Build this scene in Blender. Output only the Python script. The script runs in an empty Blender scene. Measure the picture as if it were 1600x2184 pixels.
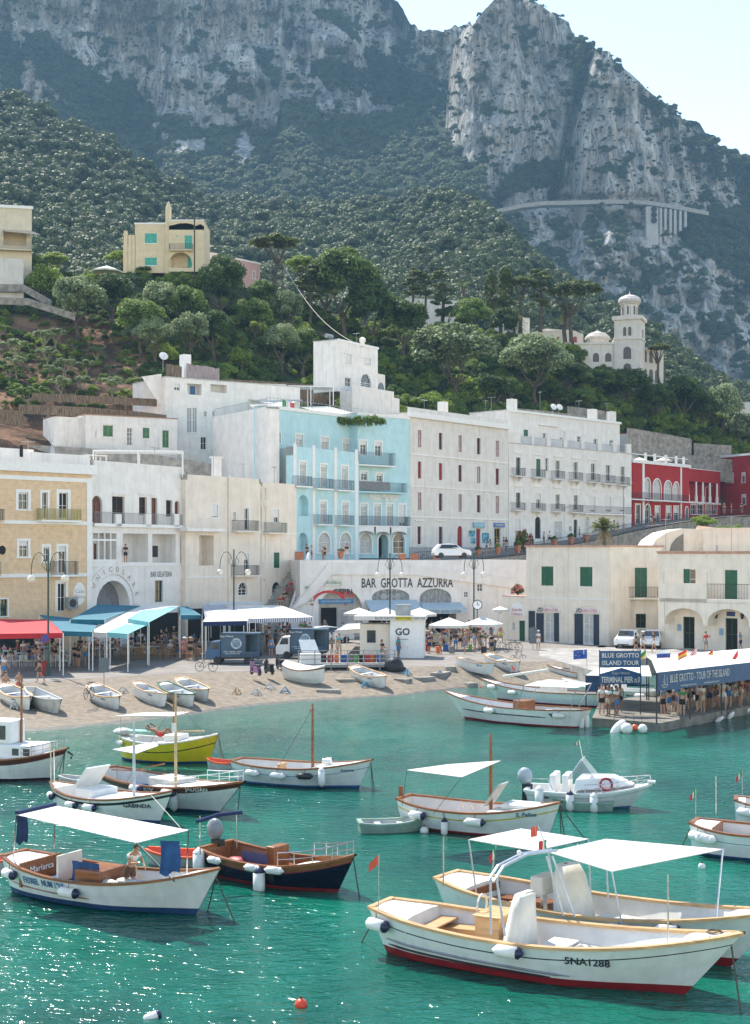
import bpy, bmesh, math, random
import numpy as np
from mathutils import Vector, Matrix, noise as mnoise
from math import radians as R, sin, cos, pi, tan, atan2, sqrt
random.seed(7); np.random.seed(7)
scene = bpy.context.scene
# ---------------------------------------------------------------- camera, sky, sun, exposure
F, HZ, H = 3100.0, 1180.0, 9.8          # focal length and horizon in photo pixels, eye height in metres
cd = bpy.data.cameras.new("camera"); cam = bpy.data.objects.new("camera", cd)
scene.collection.objects.link(cam); scene.camera = cam
cam.location = (0, 0, H); cam.rotation_euler = (R(90), 0, 0)
cd.sensor_fit = 'VERTICAL'; cd.sensor_height = 24; cd.lens = F/2184*24
cd.shift_y = (HZ-1092)/2184; cd.clip_start = .5; cd.clip_end = 20000
SUN_EL = R(54); SUN_DIR = Vector((-.55, .83, 0)).normalized()      # horizontal direction towards the sun
sv = Vector((SUN_DIR.x*cos(SUN_EL), SUN_DIR.y*cos(SUN_EL), sin(SUN_EL)))
sl = bpy.data.lights.new("sun", 'SUN'); sl.energy = 3.1; sl.angle = R(.5); sl.color = (1, .93, .82)
so = bpy.data.objects.new("sun", sl); scene.collection.objects.link(so)
so.rotation_euler = sv.to_track_quat('Z', 'Y').to_euler()
wd = bpy.data.worlds.new("World"); scene.world = wd; wd.use_nodes = True
wn = wd.node_tree.nodes; bg = wn['Background']
sk = wn.new('ShaderNodeTexSky'); sk.sky_type = 'NISHITA'; sk.sun_disc = False
sk.sun_elevation = SUN_EL; sk.sun_rotation = atan2(SUN_DIR.x, SUN_DIR.y)
sk.air_density = 1.0; sk.dust_density = .1; sk.ozone_density = 1.5; sk.altitude = 0
tn = wn.new('ShaderNodeMixRGB'); tn.blend_type = 'MULTIPLY'; tn.inputs[0].default_value = 1; tn.inputs[2].default_value = (1.0, .865, .73, 1)
wd.node_tree.links.new(sk.outputs[0], tn.inputs[1]); wd.node_tree.links.new(tn.outputs[0], bg.inputs[0]); bg.inputs[1].default_value = .15
scene.view_settings.view_transform = 'Standard'; scene.view_settings.look = 'None'
scene.view_settings.exposure = 1.58; scene.view_settings.gamma = 1
# ---------------------------------------------------------------- helpers
COL = scene.collection
def W(px, py, Y): return Vector(((px-800)*Y/F, Y, H+(HZ-py)*Y/F))
def G(px, py, z=0.0):
    Y = F*(H-z)/(py-HZ); return Vector(((px-800)*Y/F, Y, z))
def tag(o, label=None, cat=None, group=None, kind=None):
    if label: o['label'] = label
    if cat: o['category'] = cat
    if group: o['group'] = group
    if kind: o['kind'] = kind
    return o
def empty(name, loc, rz=0, label=None, cat=None, group=None):
    o = bpy.data.objects.new(name, None); COL.objects.link(o)
    o.location = loc; o.rotation_euler = (0, 0, rz); o.empty_display_size = .2
    return tag(o, label, cat, group)
class MB:
    def __init__(s): s.v = []; s.f = []; s.m = []; s.T = Matrix()
    def add(s, vs, fs, mi=0):
        n = len(s.v); T = s.T; s.v += [T @ Vector(v) for v in vs]
        s.f += [tuple(i+n for i in f) for f in fs]; s.m += [mi]*len(fs); return s
    def box(s, x0, y0, z0, x1, y1, z1, mi=0):
        return s.add([(x0,y0,z0),(x1,y0,z0),(x1,y1,z0),(x0,y1,z0),(x0,y0,z1),(x1,y0,z1),(x1,y1,z1),(x0,y1,z1)],
              [(0,3,2,1),(4,5,6,7),(0,1,5,4),(1,2,6,5),(2,3,7,6),(3,0,4,7)], mi)
    def tube(s, pts, r, n=6, mi=0):
        pts = [Vector(p) for p in pts]; k = len(pts)
        if not isinstance(r, (list, tuple)): r = [r]*k
        vs = []; 
        for i, p in enumerate(pts):
            d = (pts[min(i+1,k-1)]-pts[max(i-1,0)])
            if d.length < 1e-9: d = Vector((0,0,1))
            d.normalize(); a = Vector((0,0,1)) if abs(d.z) < .9 else Vector((1,0,0))
            u = d.cross(a).normalized(); w = d.cross(u)
            vs += [p+u*(cos(2*pi*j/n)*r[i])+w*(sin(2*pi*j/n)*r[i]) for j in range(n)]
        fs = [(i*n+j, i*n+(j+1)%n, (i+1)*n+(j+1)%n, (i+1)*n+j) for i in range(k-1) for j in range(n)]
        fs += [tuple(range(n))[::-1], tuple((k-1)*n+j for j in range(n))]
        return s.add(vs, fs, mi)
    def lathe(s, prof, n=12, mi=0, c=(0,0,0)):
        k = len(prof); vs = [(c[0]+r*cos(2*pi*j/n), c[1]+r*sin(2*pi*j/n), c[2]+z) for r, z in prof for j in range(n)]
        fs = [(i*n+j, i*n+(j+1)%n, (i+1)*n+(j+1)%n, (i+1)*n+j) for i in range(k-1) for j in range(n)]
        fs += [tuple(range(n))[::-1], tuple((k-1)*n+j for j in range(n))]
        return s.add(vs, fs, mi)
    def ball(s, c, rx, ry=None, rz=None, n=10, mi=0):
        ry = rx if ry is None else ry; rz = rx if rz is None else rz; m = max(4, n//2+1)
        vs = [(c[0]+rx*sin(pi*i/m)*cos(2*pi*j/n), c[1]+ry*sin(pi*i/m)*sin(2*pi*j/n), c[2]-rz*cos(pi*i/m)) for i in range(1, m) for j in range(n)]
        fs = [(i*n+j, i*n+(j+1)%n, (i+1)*n+(j+1)%n, (i+1)*n+j) for i in range(m-2) for j in range(n)]
        a = len(vs); vs += [(c[0],c[1],c[2]-rz),(c[0],c[1],c[2]+rz)]
        fs += [(a, (j+1)%n, j) for j in range(n)]+[(a+1, (m-2)*n+j, (m-2)*n+(j+1)%n) for j in range(n)]
        return s.add(vs, fs, mi)
    def prism(s, poly, z0, z1, mi=0):                     # polygon in x,y extruded in z
        n = len(poly); return s.add([(x,y,z0) for x,y in poly]+[(x,y,z1) for x,y in poly],
            [tuple(range(n))[::-1], tuple(range(n, 2*n))]+[(i,(i+1)%n,n+(i+1)%n,n+i) for i in range(n)], mi)
    def prismy(s, poly, y0, y1, mi=0):                    # polygon in x,z extruded in y
        n = len(poly); return s.add([(x,y0,z) for x,z in poly]+[(x,y1,z) for x,z in poly],
            [tuple(range(n)), tuple(range(n, 2*n))[::-1]]+[((i+1)%n,i,n+i,n+(i+1)%n) for i in range(n)], mi)
    def sheet(s, rows, mi=0, thick=0):                    # grid of points, optionally thickened in z
        k = len(rows); n = len(rows[0]); vs = [p for r in rows for p in r]
        fs = [(i*n+j, i*n+j+1, (i+1)*n+j+1, (i+1)*n+j) for i in range(k-1) for j in range(n-1)]
        if thick:
            a = len(vs); vs = list(vs)+[(p[0],p[1],p[2]-thick) for p in vs]
            fs += [tuple(i+a for i in f)[::-1] for f in fs]
            b = [i for i in range(n)]+[i*n+n-1 for i in range(1,k)]+[(k-1)*n+j for j in range(n-2,-1,-1)]+[i*n for i in range(k-2,0,-1)]
            fs += [(b[i], b[(i+1)%len(b)], b[(i+1)%len(b)]+a, b[i]+a) for i in range(len(b))]
        return s.add(vs, fs, mi)
    def build(s, name, mats, parent=None, smooth=False, bev=0):
        me = bpy.data.meshes.new(name); me.from_pydata([tuple(v) for v in s.v], [], s.f)
        if not isinstance(mats, (list, tuple)): mats = [mats]
        for m in mats: me.materials.append(m)
        if len(mats) > 1: me.polygons.foreach_set('material_index', s.m)
        if smooth: me.polygons.foreach_set('use_smooth', [True]*len(me.polygons))
        o = bpy.data.objects.new(name, me); COL.objects.link(o)
        if parent is not None: o.parent = parent
        if bev:
            b = o.modifiers.new('bevel', 'BEVEL'); b.width = bev; b.segments = 2; b.limit_method = 'ANGLE'
        return o
def copytree(o, parent=None, loc=None, rz=None, sc=None):
    c = o.copy(); COL.objects.link(c)
    if parent is not None: c.parent = parent
    if loc is not None: c.location = loc
    if rz is not None: c.rotation_euler = (0, 0, rz)
    if sc is not None: c.scale = (sc, sc, sc) if not isinstance(sc, (tuple, list)) else sc
    for ch in KIDS(o): copytree(ch, c)
    return c
def KIDS(o): return [x for x in bpy.data.objects if x.parent == o]
def rot(rx=0, ry=0, rz=0): return Matrix.Rotation(rz, 4, 'Z') @ Matrix.Rotation(ry, 4, 'Y') @ Matrix.Rotation(rx, 4, 'X')
def TR(x, y, z): return Matrix.Translation((x, y, z))
TXT = {}
def text(s, size, name, mat, parent, M, align='CENTER', width=None, ext=.004, bold=0.0):
    """flat lettering mesh in the local xz plane of matrix M, reading along +x, facing -y"""
    cu = bpy.data.curves.new('t', 'FONT'); cu.body = s; cu.size = size; cu.align_x = align; cu.align_y = 'CENTER'
    cu.extrude = ext; cu.offset = bold; cu.resolution_u = 2
    t = bpy.data.objects.new('t', cu); COL.objects.link(t)
    bpy.context.view_layer.update()
    me = bpy.data.meshes.new_from_object(t.evaluated_get(bpy.context.evaluated_depsgraph_get()))
    bpy.data.objects.remove(t); bpy.data.curves.remove(cu); me.name = name
    sx = 1
    if width and len(me.vertices):
        xs = [v.co.x for v in me.vertices]; sx = width/max(1e-6, max(xs)-min(xs))
    me.transform(M @ rot(rx=pi/2) @ Matrix.Scale(sx, 4, (1,0,0)))
    me.materials.clear(); me.materials.append(mat)
    o = bpy.data.objects.new(name, me); COL.objects.link(o)
    if parent is not None: o.parent = parent
    return o
# ---------------------------------------------------------------- numpy noise
_perm = np.random.permutation(256); _perm = np.concatenate([_perm]*3); _g = np.random.rand(256)*2-1
def vn(x, y, z=None):
    z = np.zeros_like(x) if z is None else z
    xi = np.floor(x).astype(int); yi = np.floor(y).astype(int); zi = np.floor(z).astype(int)
    fx, fy, fz = x-xi, y-yi, z-zi; u, v, w = [t*t*t*(t*(t*6-15)+10) for t in (fx, fy, fz)]
    def h(a, b, c): return _g[_perm[_perm[_perm[(xi+a) & 255]+((yi+b) & 255)]+((zi+c) & 255)] & 255]
    def L(a, b, t): return a+(b-a)*t
    return L(L(L(h(0,0,0),h(1,0,0),u),L(h(0,1,0),h(1,1,0),u),v), L(L(h(0,0,1),h(1,0,1),u),L(h(0,1,1),h(1,1,1),u),v), w)
def fbm(x, y, z=None, o=4):
    r = 0; a = 1; t = 0
    for i in range(o):
        r = r+a*vn(x*2**i+17*i, y*2**i+9*i, None if z is None else z*2**i+5*i); t += a; a *= .5
    return r/t
# ---------------------------------------------------------------- materials
MATS = {}
def mat(name, col, rough=.6, var=.12, scale=3., bump=.0, bscale=20., metal=0., spec=.5, col2=None, streak=0., trans=0., alpha=1., emis=None, stretch=(1,1,1), thr=None, coord='Object'):
    if name in MATS: return MATS[name]
    m = bpy.data.materials.new(name); m.use_nodes = True; nt = m.node_tree; N = nt.nodes; L = nt.links.new
    b = N['Principled BSDF']; b.inputs['Roughness'].default_value = rough; b.inputs['Metallic'].default_value = metal
    b.inputs['Specular IOR Level'].default_value = spec; b.inputs['Alpha'].default_value = alpha
    b.inputs['Transmission Weight'].default_value = trans
    tc = N.new('ShaderNodeTexCoord'); mp = N.new('ShaderNodeMapping'); mp.inputs['Scale'].default_value = stretch
    L(tc.outputs[coord], mp.inputs['Vector'])
    n = N.new('ShaderNodeTexNoise'); n.inputs['Scale'].default_value = scale; n.inputs['Detail'].default_value = 5
    L(mp.outputs[0], n.inputs['Vector'])
    cr = N.new('ShaderNodeValToRGB'); c = Vector(col[:3])
    c2 = Vector(col2) if col2 else c*(1-var*2.2)
    cr.color_ramp.elements[0].color = (*c2, 1); cr.color_ramp.elements[1].color = (*(c if col2 else c*(1+var*.5)), 1)
    cr.color_ramp.elements[0].position, cr.color_ramp.elements[1].position = thr or (.3, .7)
    L(n.outputs[0], cr.inputs[0]); out = cr.outputs[0]
    if streak:
        mp2 = N.new('ShaderNodeMapping'); mp2.inputs['Scale'].default_value = (1.6, 1.6, .12); L(tc.outputs['Object'], mp2.inputs['Vector'])
        n2 = N.new('ShaderNodeTexNoise'); n2.inputs['Scale'].default_value = 1.6; n2.inputs['Detail'].default_value = 7; n2.inputs['Roughness'].default_value = .7
        L(mp2.outputs[0], n2.inputs['Vector'])
        r2 = N.new('ShaderNodeValToRGB'); r2.color_ramp.elements[0].position = .52; r2.color_ramp.elements[1].position = .75
        r2.color_ramp.elements[0].color = (0,0,0,1); r2.color_ramp.elements[1].color = (streak,)*3+(1,); L(n2.outputs[0], r2.inputs[0])
        mx = N.new('ShaderNodeMixRGB'); mx.inputs[2].default_value = (c.x*.35+.03, c.y*.34+.03, c.z*.33+.03, 1)
        L(r2.outputs[0], mx.inputs[0]); L(out, mx.inputs[1]); out = mx.outputs[0]
    L(out, b.inputs['Base Color'])
    if bump:
        n3 = N.new('ShaderNodeTexNoise'); n3.inputs['Scale'].default_value = bscale; n3.inputs['Detail'].default_value = 4
        L(mp.outputs[0], n3.inputs['Vector']); bp = N.new('ShaderNodeBump'); bp.inputs['Strength'].default_value = bump; bp.inputs['Distance'].default_value = .02
        L(n3.outputs[0], bp.inputs['Height']); L(bp.outputs[0], b.inputs['Normal'])
    if emis: b.inputs['Emission Color'].default_value = (*emis[:3], 1); b.inputs['Emission Strength'].default_value = emis[3]
    MATS[name] = m; return m
def stucco(name, col, streak=.35, var=.06): return mat(name, col, rough=.9, var=var, scale=.9, bump=.25, bscale=9, spec=.2, streak=streak)
def leafmat(name, c1, c2, tr=.25):
    if name in MATS: return MATS[name]
    m = bpy.data.materials.new(name); m.use_nodes = True; nt = m.node_tree; N = nt.nodes; L = nt.links.new
    b = N['Principled BSDF']; b.inputs['Roughness'].default_value = .55; b.inputs['Specular IOR Level'].default_value = .25
    g = N.new('ShaderNodeNewGeometry'); oi = N.new('ShaderNodeObjectInfo')
    tc = N.new('ShaderNodeTexCoord'); n = N.new('ShaderNodeTexNoise'); n.inputs['Scale'].default_value = .7; L(tc.outputs['Object'], n.inputs['Vector'])
    ad = N.new('ShaderNodeMath'); ad.operation = 'ADD'; L(g.outputs['Random Per Island'], ad.inputs[0]); L(n.outputs[0], ad.inputs[1])
    a2 = N.new('ShaderNodeMath'); a2.operation = 'MULTIPLY_ADD'; L(oi.outputs['Random'], a2.inputs[0]); a2.inputs[1].default_value = .5; L(ad.outputs[0], a2.inputs[2])
    mr = N.new('ShaderNodeMapRange'); mr.inputs[1].default_value = .5; mr.inputs[2].default_value = 1.6; L(a2.outputs[0], mr.inputs[0])
    cr = N.new('ShaderNodeValToRGB'); cr.color_ramp.elements[0].color = (*c1, 1); cr.color_ramp.elements[1].color = (*c2, 1)
    L(mr.outputs[0], cr.inputs[0]); L(cr.outputs[0], b.inputs['Base Color'])
    t = N.new('ShaderNodeBsdfTranslucent'); L(cr.outputs[0], t.inputs[0]); mx = N.new('ShaderNodeMixShader'); mx.inputs[0].default_value = tr
    L(b.outputs[0], mx.inputs[1]); L(t.outputs[0], mx.inputs[2]); L(mx.outputs[0], N['Material Output'].inputs[0])
    MATS[name] = m; return m
WHITE = mat('white_paint', (.8,.79,.77), rough=.45, var=.04)
# ================================================================ THE SETTING: mountains, hills, sea, quay
def ip(xs, ys): return lambda x: np.interp(x, xs, ys)
def relief(name, px, PY, YY, mats, disp=None, veg=None, back=None):
    """terrain surface given as rows of (photo column, photo row, distance); real positions, real slopes. Rows bottom to top."""
    nr, nc = PY.shape; X = (px[None, :]-800)*YY/F; Z = H+(HZ-PY)*YY/F; Y = YY.copy()
    if disp is not None:
        d = disp(X, Y, Z, PY); s = (Y+d)/Y; X = X*s; Z = H+(Z-H)*s; Y = Y*s
    if back:                                              # the far side of the ridge, falling away behind it
        for bd, bz in back:
            X = np.vstack([X, X[nr-1:nr]*(1+bd/YY[-1:])]); Y = np.vstack([Y, YY[-1:]+bd]); Z = np.vstack([Z, Z[nr-1:nr]-bz])
    R_, C_ = X.shape; co = np.stack([X, Y, Z], -1).reshape(-1, 3)
    i = np.arange(R_*C_).reshape(R_, C_); q = np.stack([i[:-1,:-1], i[:-1,1:], i[1:,1:], i[1:,:-1]], -1).reshape(-1, 4)
    me = bpy.data.meshes.new(name); me.vertices.add(len(co)); me.vertices.foreach_set('co', co.ravel())
    me.loops.add(q.size); me.loops.foreach_set('vertex_index', q.ravel()); me.polygons.add(len(q))
    me.polygons.foreach_set('loop_start', np.arange(0, q.size, 4)); me.update(calc_edges=True); me.validate()
    me.polygons.foreach_set('use_smooth', [True]*len(me.polygons)); me.materials.append(mats)
    if veg is not None:
        v = np.ones((R_, C_)); v[:nr] = veg
        at = me.attributes.new('veg', 'FLOAT', 'POINT'); at.data.foreach_set('value', v.ravel())
    o = bpy.data.objects.new(name, me); COL.objects.link(o); tag(o, kind='structure')
    return o, X[:nr], Y[:nr], Z[:nr]
def inpoly(px, py, poly):
    r = np.zeros(px.shape, bool); n = len(poly)
    for i in range(n):
        (x1, y1), (x2, y2) = poly[i], poly[(i+1) % n]
        c = ((y1 > py) != (y2 > py)) & (px < (x2-x1)*(py-y1)/(y2-y1+1e-9)+x1); r ^= c
    return r
def rockmat():
    m = bpy.data.materials.new('limestone_cliff'); m.use_nodes = True; nt = m.node_tree; N = nt.nodes; L = nt.links.new
    b = N['Principled BSDF']; b.inputs['Roughness'].default_value = .95; b.inputs['Specular IOR Level'].default_value = .1
    tc = N.new('ShaderNodeTexCoord')
    def nz(scale, st, det=8, rg=.6):
        mp = N.new('ShaderNodeMapping'); mp.inputs['Scale'].default_value = st; L(tc.outputs['Object'], mp.inputs['Vector'])
        n = N.new('ShaderNodeTexNoise'); n.inputs['Scale'].default_value = scale; n.inputs['Detail'].default_value = det; n.inputs['Roughness'].default_value = rg
        L(mp.outputs[0], n.inputs['Vector']); return n.outputs[0]
    def ramp(f, stops):
        r = N.new('ShaderNodeValToRGB'); e = r.color_ramp.elements
        while len(e) < len(stops): e.new(.5)
        for k, (p, c) in enumerate(stops): e[k].position = p; e[k].color = (*c, 1)
        L(f, r.inputs[0]); return r.outputs[0]
    def mix(f, a, c, mode='MIX'):
        x = N.new('ShaderNodeMixRGB'); x.blend_type = mode
        for k, t in enumerate((f, a, c)):
            if isinstance(t, (int, float)): x.inputs[k].default_value = t
            elif isinstance(t, tuple): x.inputs[k].default_value = (*t, 1)
            else: L(t, x.inputs[k])
        return x.outputs[0]
    base = ramp(nz(.05, (1,1,.25)), [(.32,(.2,.19,.18)),(.47,(.52,.5,.46)),(.62,(.76,.73,.67))])
    ochre = ramp(nz(.018, (1,1,.5)), [(.5,(0,0,0)),(.72,(.75,.75,.75))]); base = mix(ochre, base, (.42,.3,.2))
    stk = ramp(nz(.3, (1,1,.16), 9, .75), [(.43,(.25,.26,.28)),(.54,(1,1,1))]); base = mix(.8, base, stk, 'MULTIPLY')
    pits = ramp(nz(.3, (1,1,.6), 9, .85), [(.4,(.2,.24,.2)),(.46,(1,1,1))]); base = mix(.85, base, pits, 'MULTIPLY')
    at = N.new('ShaderNodeAttribute'); at.attribute_name = 'veg'
    vg = ramp(nz(.12, (1,1,1)), [(.35,(.018,.03,.014)),(.65,(.055,.075,.03))])
    L(mix(at.outputs['Fac'], base, vg), b.inputs['Base Color'])
    bp = N.new('ShaderNodeBump'); bp.inputs['Strength'].default_value = .9; bp.inputs['Distance'].default_value = 5
    L(nz(.16, (1,1,.45), 12, .75), bp.inputs['Height']); L(bp.outputs[0], b.inputs['Normal']); return m
ROCK = rockmat()
sstep = lambda a, b, x: (lambda t: t*t*(3-2*t))(np.clip((x-a)/(b-a), 0, 1))
VEGPTS = []      # (x, y, z, scale) of shrubs and trees that grow on the mountains
def scatter(X, Y, Z, mask, n, smin, smax, sink=.3, dens=None):
    idx = np.argwhere(mask); k = np.random.randint(0, len(idx), n)
    for r, c in idx[k]:
        s = random.uniform(smin, smax); VEGPTS.append((X[r,c]+random.uniform(-3,3), Y[r,c]+random.uniform(-3,1), Z[r,c]-sink*s, s))
# --- left mountain: wooded foot slope in the shadow of a limestone wall
px = np.arange(-130, 1040, 2.6)
sil = ip([-130,700,760,785,800,812,830,850,870,900,925,945,960,1000,1015,1040], [-260,-140,-50,0,8,5,22,45,65,66,62,68,60,55,60,70])
cl = ip([-130,0,60,130,180,240,330,345,400,410,455,520,590,603,665,690,760,800,860,950,1040], [170,195,215,218,228,287,287,250,242,268,278,270,278,215,210,252,240,245,228,218,220])
clb = cl(px)+6*fbm(px*.05, px*0, o=3); yb = 560+0*px
Yc = ip([-130,300,700,900,1040], [1010,1060,1080,1100,1110])(px)
top = sil(px)+4*fbm(px*.08, px*0+3, o=3)
v1 = np.linspace(0, 1, 70)[:-1, None]; v2 = np.linspace(0, 1, 150)[:, None]
PY = np.vstack([yb+(clb-yb)*v1, clb+(top-clb)*v2]); YY = np.vstack([760+(Yc-760)*v1, Yc+(clb-top)*.16*v2+0*px])
def dispA(X, Y, Z, P):
    w = sstep(-14, 14, clb[None]-P); f = fbm(X*.018, Z*.004, Y*.004, 4); fl = np.abs(fbm(X*.05+3, Z*.008, o=4)); lg = fbm(X*.012+9, Z*.03, o=4)
    big = ip([-130,120,330,400,470,590,610,660,700,770,800,860,1040],[0,0,20,-16,-10,-26,24,20,-12,-16,20,14,10])(px)[None]
    return w*(f*34+fl*34+lg*20+big*.8+fbm(X*.13, Z*.05, o=4)*9)+(1-w)*fbm(X*.02, Y*.02, o=3)*10
PX = px[None]+0*PY
polyA = [[(40,70),(110,75),(165,130),(240,180),(262,250),(250,300),(180,260),(120,200),(70,140)], [(538,95),(575,105),(603,170),(600,200),(560,150)],
         [(662,130),(730,125),(775,150),(785,190),(700,192),(662,160)], [(660,20),(705,25),(750,45),(768,95),(745,75),(700,50)],
         [(776,95),(800,100),(860,140),(955,205),(955,240),(790,215)], [(235,150),(280,170),(340,250),(320,300),(235,290)], [(395,100),(420,75),(420,110),(400,115)],
         [(0,60),(30,80),(60,110),(40,200),(0,190)], [(480,170),(520,180),(555,200),(540,215),(480,200)], [(270,240),(310,235),(335,262),(300,262)]]
nv = fbm(PX*.05, PY*.055, o=4); hgt = np.clip((clb[None]-PY)/200, -1, 2)
wob = (12*fbm(PX*.06, PY*.06+40, o=3), 12*fbm(PX*.06+50, PY*.06, o=3))
vegA = sstep(.2, .34, nv-.16*np.clip(hgt, 0, 1.3)+.02)
for p in polyA: vegA = np.maximum(vegA, inpoly(PX+wob[0], PY+wob[1], p)*1.)
vegA = np.where(PY > clb[None]+wob[0]*.8, 1, vegA)
for p in [[(370,300),(435,296),(432,328),(372,322)], [(493,320),(502,300),(522,272),(534,290),(548,318),(536,342),(505,348)], [(345,280),(360,276),(362,292),(348,296)]]:
    vegA = np.where(inpoly(PX+wob[0]*.5, PY+wob[1]*.5, p), .15, vegA)
_, X, Y, Z = relief('cliff', px, PY, YY, ROCK, dispA, vegA, [(25, -6), (60, 10), (240, 140), (300, 420)])
scatter(X, Y, Z, (vegA > .6) & (PY > clb[None]+4) & (PY < 520), 2500, 2.6, 5.2)
scatter(X, Y, Z, (vegA > .6) & (PY < clb[None]+4), 1500, 1.2, 3.4)
scatter(X, Y, Z, (vegA < .4) & (PY < clb[None]-5), 1500, .6, 1.8)
# --- right mountain: the big rock face, the road and the broken slopes under it
px = np.arange(905, 1760, 2.2)
xs_ = [905,925,932,945,955,962,975,990,1008,1020,1040,1055,1090,1135,1150,1180,1210,1225,1255,1265,1300,1310,1330,1350,1375,1400,1430,1450,1480,1510,1530,1565,1600,1760]
ys_ = [470,405,370,300,200,120,85,62,55,36,15,-2,-6,-2,8,30,45,75,92,105,108,130,145,160,185,210,225,255,275,300,312,325,345,420]
top = ip(xs_, ys_)(px)+2.5*fbm(px*.15, px*0+8, o=3)
Ym = ip([905,935,975,1010,1100,1215,1245,1300,1450,1600,1760], [1080,1050,980,955,950,985,950,930,965,1010,1040])(px)
road = ip([905,1040,1110,1160,1280,1380,1420,1500,1600,1760], [480,455,441,436,434,435,440,455,470,490])(px)
v0 = np.linspace(0, 1, 110)[:-1, None]; v2 = np.linspace(0, 1, 150)[:, None]
yb = ip([905,1100,1400,1760], [700,740,860,960])(px); rt = np.maximum(road, top+3)
PY = np.vstack([yb+(rt-yb)*v0, rt+(top-rt)*v2])
Yr = Ym-8; YY = np.vstack([850+(Yr-850)*(v0*.75+.25*v0**2), Yr+8+(rt-top)*.13*v2])
PX = px[None]+0*PY
def dispB(X, Y, Z, P):
    w = sstep(-6, 8, rt[None]-P-4); g = np.exp(-((PX-(1262-(P-100)*.26))/9)**2)*22*sstep(60, 140, P)
    e = np.clip((P-road[None])/200, 0, 1)
    f = fbm(X*.014+5, Z*.005, Y*.004, 4)*34+np.abs(fbm(X*.05, Z*.009, o=4))*26+fbm(X*.13, Z*.05, o=4)*8+fbm(X*.012, Z*.03, o=4)*14
    lo = fbm(X*.02, Z*.03, o=4)*30+np.abs(fbm(X*.06, Z*.04, o=4))*22
    cave = np.exp(-((P-424)/9.)**2)*sstep(1150,1190,PX)*(1-sstep(1370,1420,PX))*12
    return np.clip(w, 0, 1)*(f*.9+g+cave)+(1-w)*lo*sstep(3, 40, P-road[None])
nv = fbm(PX*.05+20, PY*.05+7, o=4); n2 = fbm(PX*.02+3, PY*.02+70, o=3)
wob = (12*fbm(PX*.06+9, PY*.06+40, o=3), 12*fbm(PX*.06+50, PY*.06+9, o=3))
right = sstep(0, 60, PX-(1225+(PY-60)*.75)); below = sstep(0, 20, PY-road[None])
vegB = sstep(.27, .42, nv-.04+right*.3+below*.16+.35*below*n2)
for p in [[(1065,380),(1120,345),(1190,340),(1185,395),(1140,400),(1075,430),(1060,410)], [(1230,60),(1265,105),(1250,200),(1230,240),(1222,150)], [(1440,450),(1600,440),(1600,600),(1530,560),(1450,520)],
          [(1020,440),(1100,445),(1110,470),(1030,470)], [(1010,400),(1075,420),(1075,450),(1000,450)]]:
    vegB = np.maximum(vegB, inpoly(PX+wob[0], PY+wob[1], p)*1.)
for p in [[(1420,640),(1500,560),(1560,600),(1600,700),(1600,790),(1480,780),(1400,700)], [(1120,450),(1380,445),(1380,500),(1140,520)]]:
    vegB = np.where(inpoly(PX+wob[0], PY+wob[1], p), vegB*sstep(.0, .3, nv+.05), vegB)
_, X, Y, Z = relief('mountain', px, PY, YY, ROCK, dispB, vegB, [(20, -3), (60, 15), (220, 150), (280, 400)])
scatter(X, Y, Z, (vegB > .6) & (PY > road[None]+3), 1900, 1.6, 4.2)
scatter(X, Y, Z, (vegB > .6) & (PY < road[None]-4), 1500, 1.2, 3.4)
scatter(X, Y, Z, (vegB < .4), 1700, .6, 1.8)
# ridge trees
for x, y, s in [(1524,300,6),(1548,322,5),(1565,338,6),(1590,340,7),(1500,300,3.5),(1440,235,3),(1022,25,2.5),(990,52,2.5)]:
    p = W(x, y+4, 985); VEGPTS.append((p.x, p.y, p.z-1, s*.8))
# --- wooded hill between the town and the cliffs
px = np.arange(-130, 1760, 6.)
sx = [-130,0,80,150,230,300,400,450,560,650,760,870,935,980,1030,1060,1100,1160,1240,1330,1400,1500,1600,1760]
sy = [150,203,232,265,310,368,408,432,436,442,432,432,408,418,452,474,512,575,632,678,728,800,862,950]
top = ip(sx, sy)(px)+3*fbm(px*.02, px*0, o=2); yb = ip([-130,0,500,800,1100,1400,1760], [760,760,760,800,850,960,1050])(px)
Yt = ip([-130,0,300,450,900,1060,1300,1760], [600,610,600,640,640,560,500,470])(px)
v = np.linspace(0, 1, 120)[:, None]; PY = yb+(top-yb)*v; YY = 290+(Yt-290)*v**1.25
HILL = mat('hill_soil', (.06,.07,.03), rough=1, var=.3, scale=.05)
PX = px[None]+0*PY
_, X, Y, Z = relief('hill', px, PY, YY, HILL, lambda X, Y, Z, P: fbm(X*.02, Y*.02, o=3)*9*sstep(0, .2, v), None, [(40, 18), (90, 60), (120, 200)])
FORPTS = []
nfor = 0
vis = PY < ip([-130,0,450,700,1000,1250,1400,1760],[620,620,640,700,700,760,860,960])(px)[None]
idx = np.argwhere(vis)
wts = (YY[vis]**1.0); wts = wts/wts.sum()
for r, c in idx[np.random.choice(len(idx), 3600, p=wts)]:
    s = random.choice([random.uniform(1.8, 3), random.uniform(2.8, 4.4), random.uniform(3.4, 5.6)]); FORPTS.append((X[r,c]+random.uniform(-2,2), Y[r,c]+random.uniform(-2,2), Z[r,c]-.1*s, s))
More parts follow.
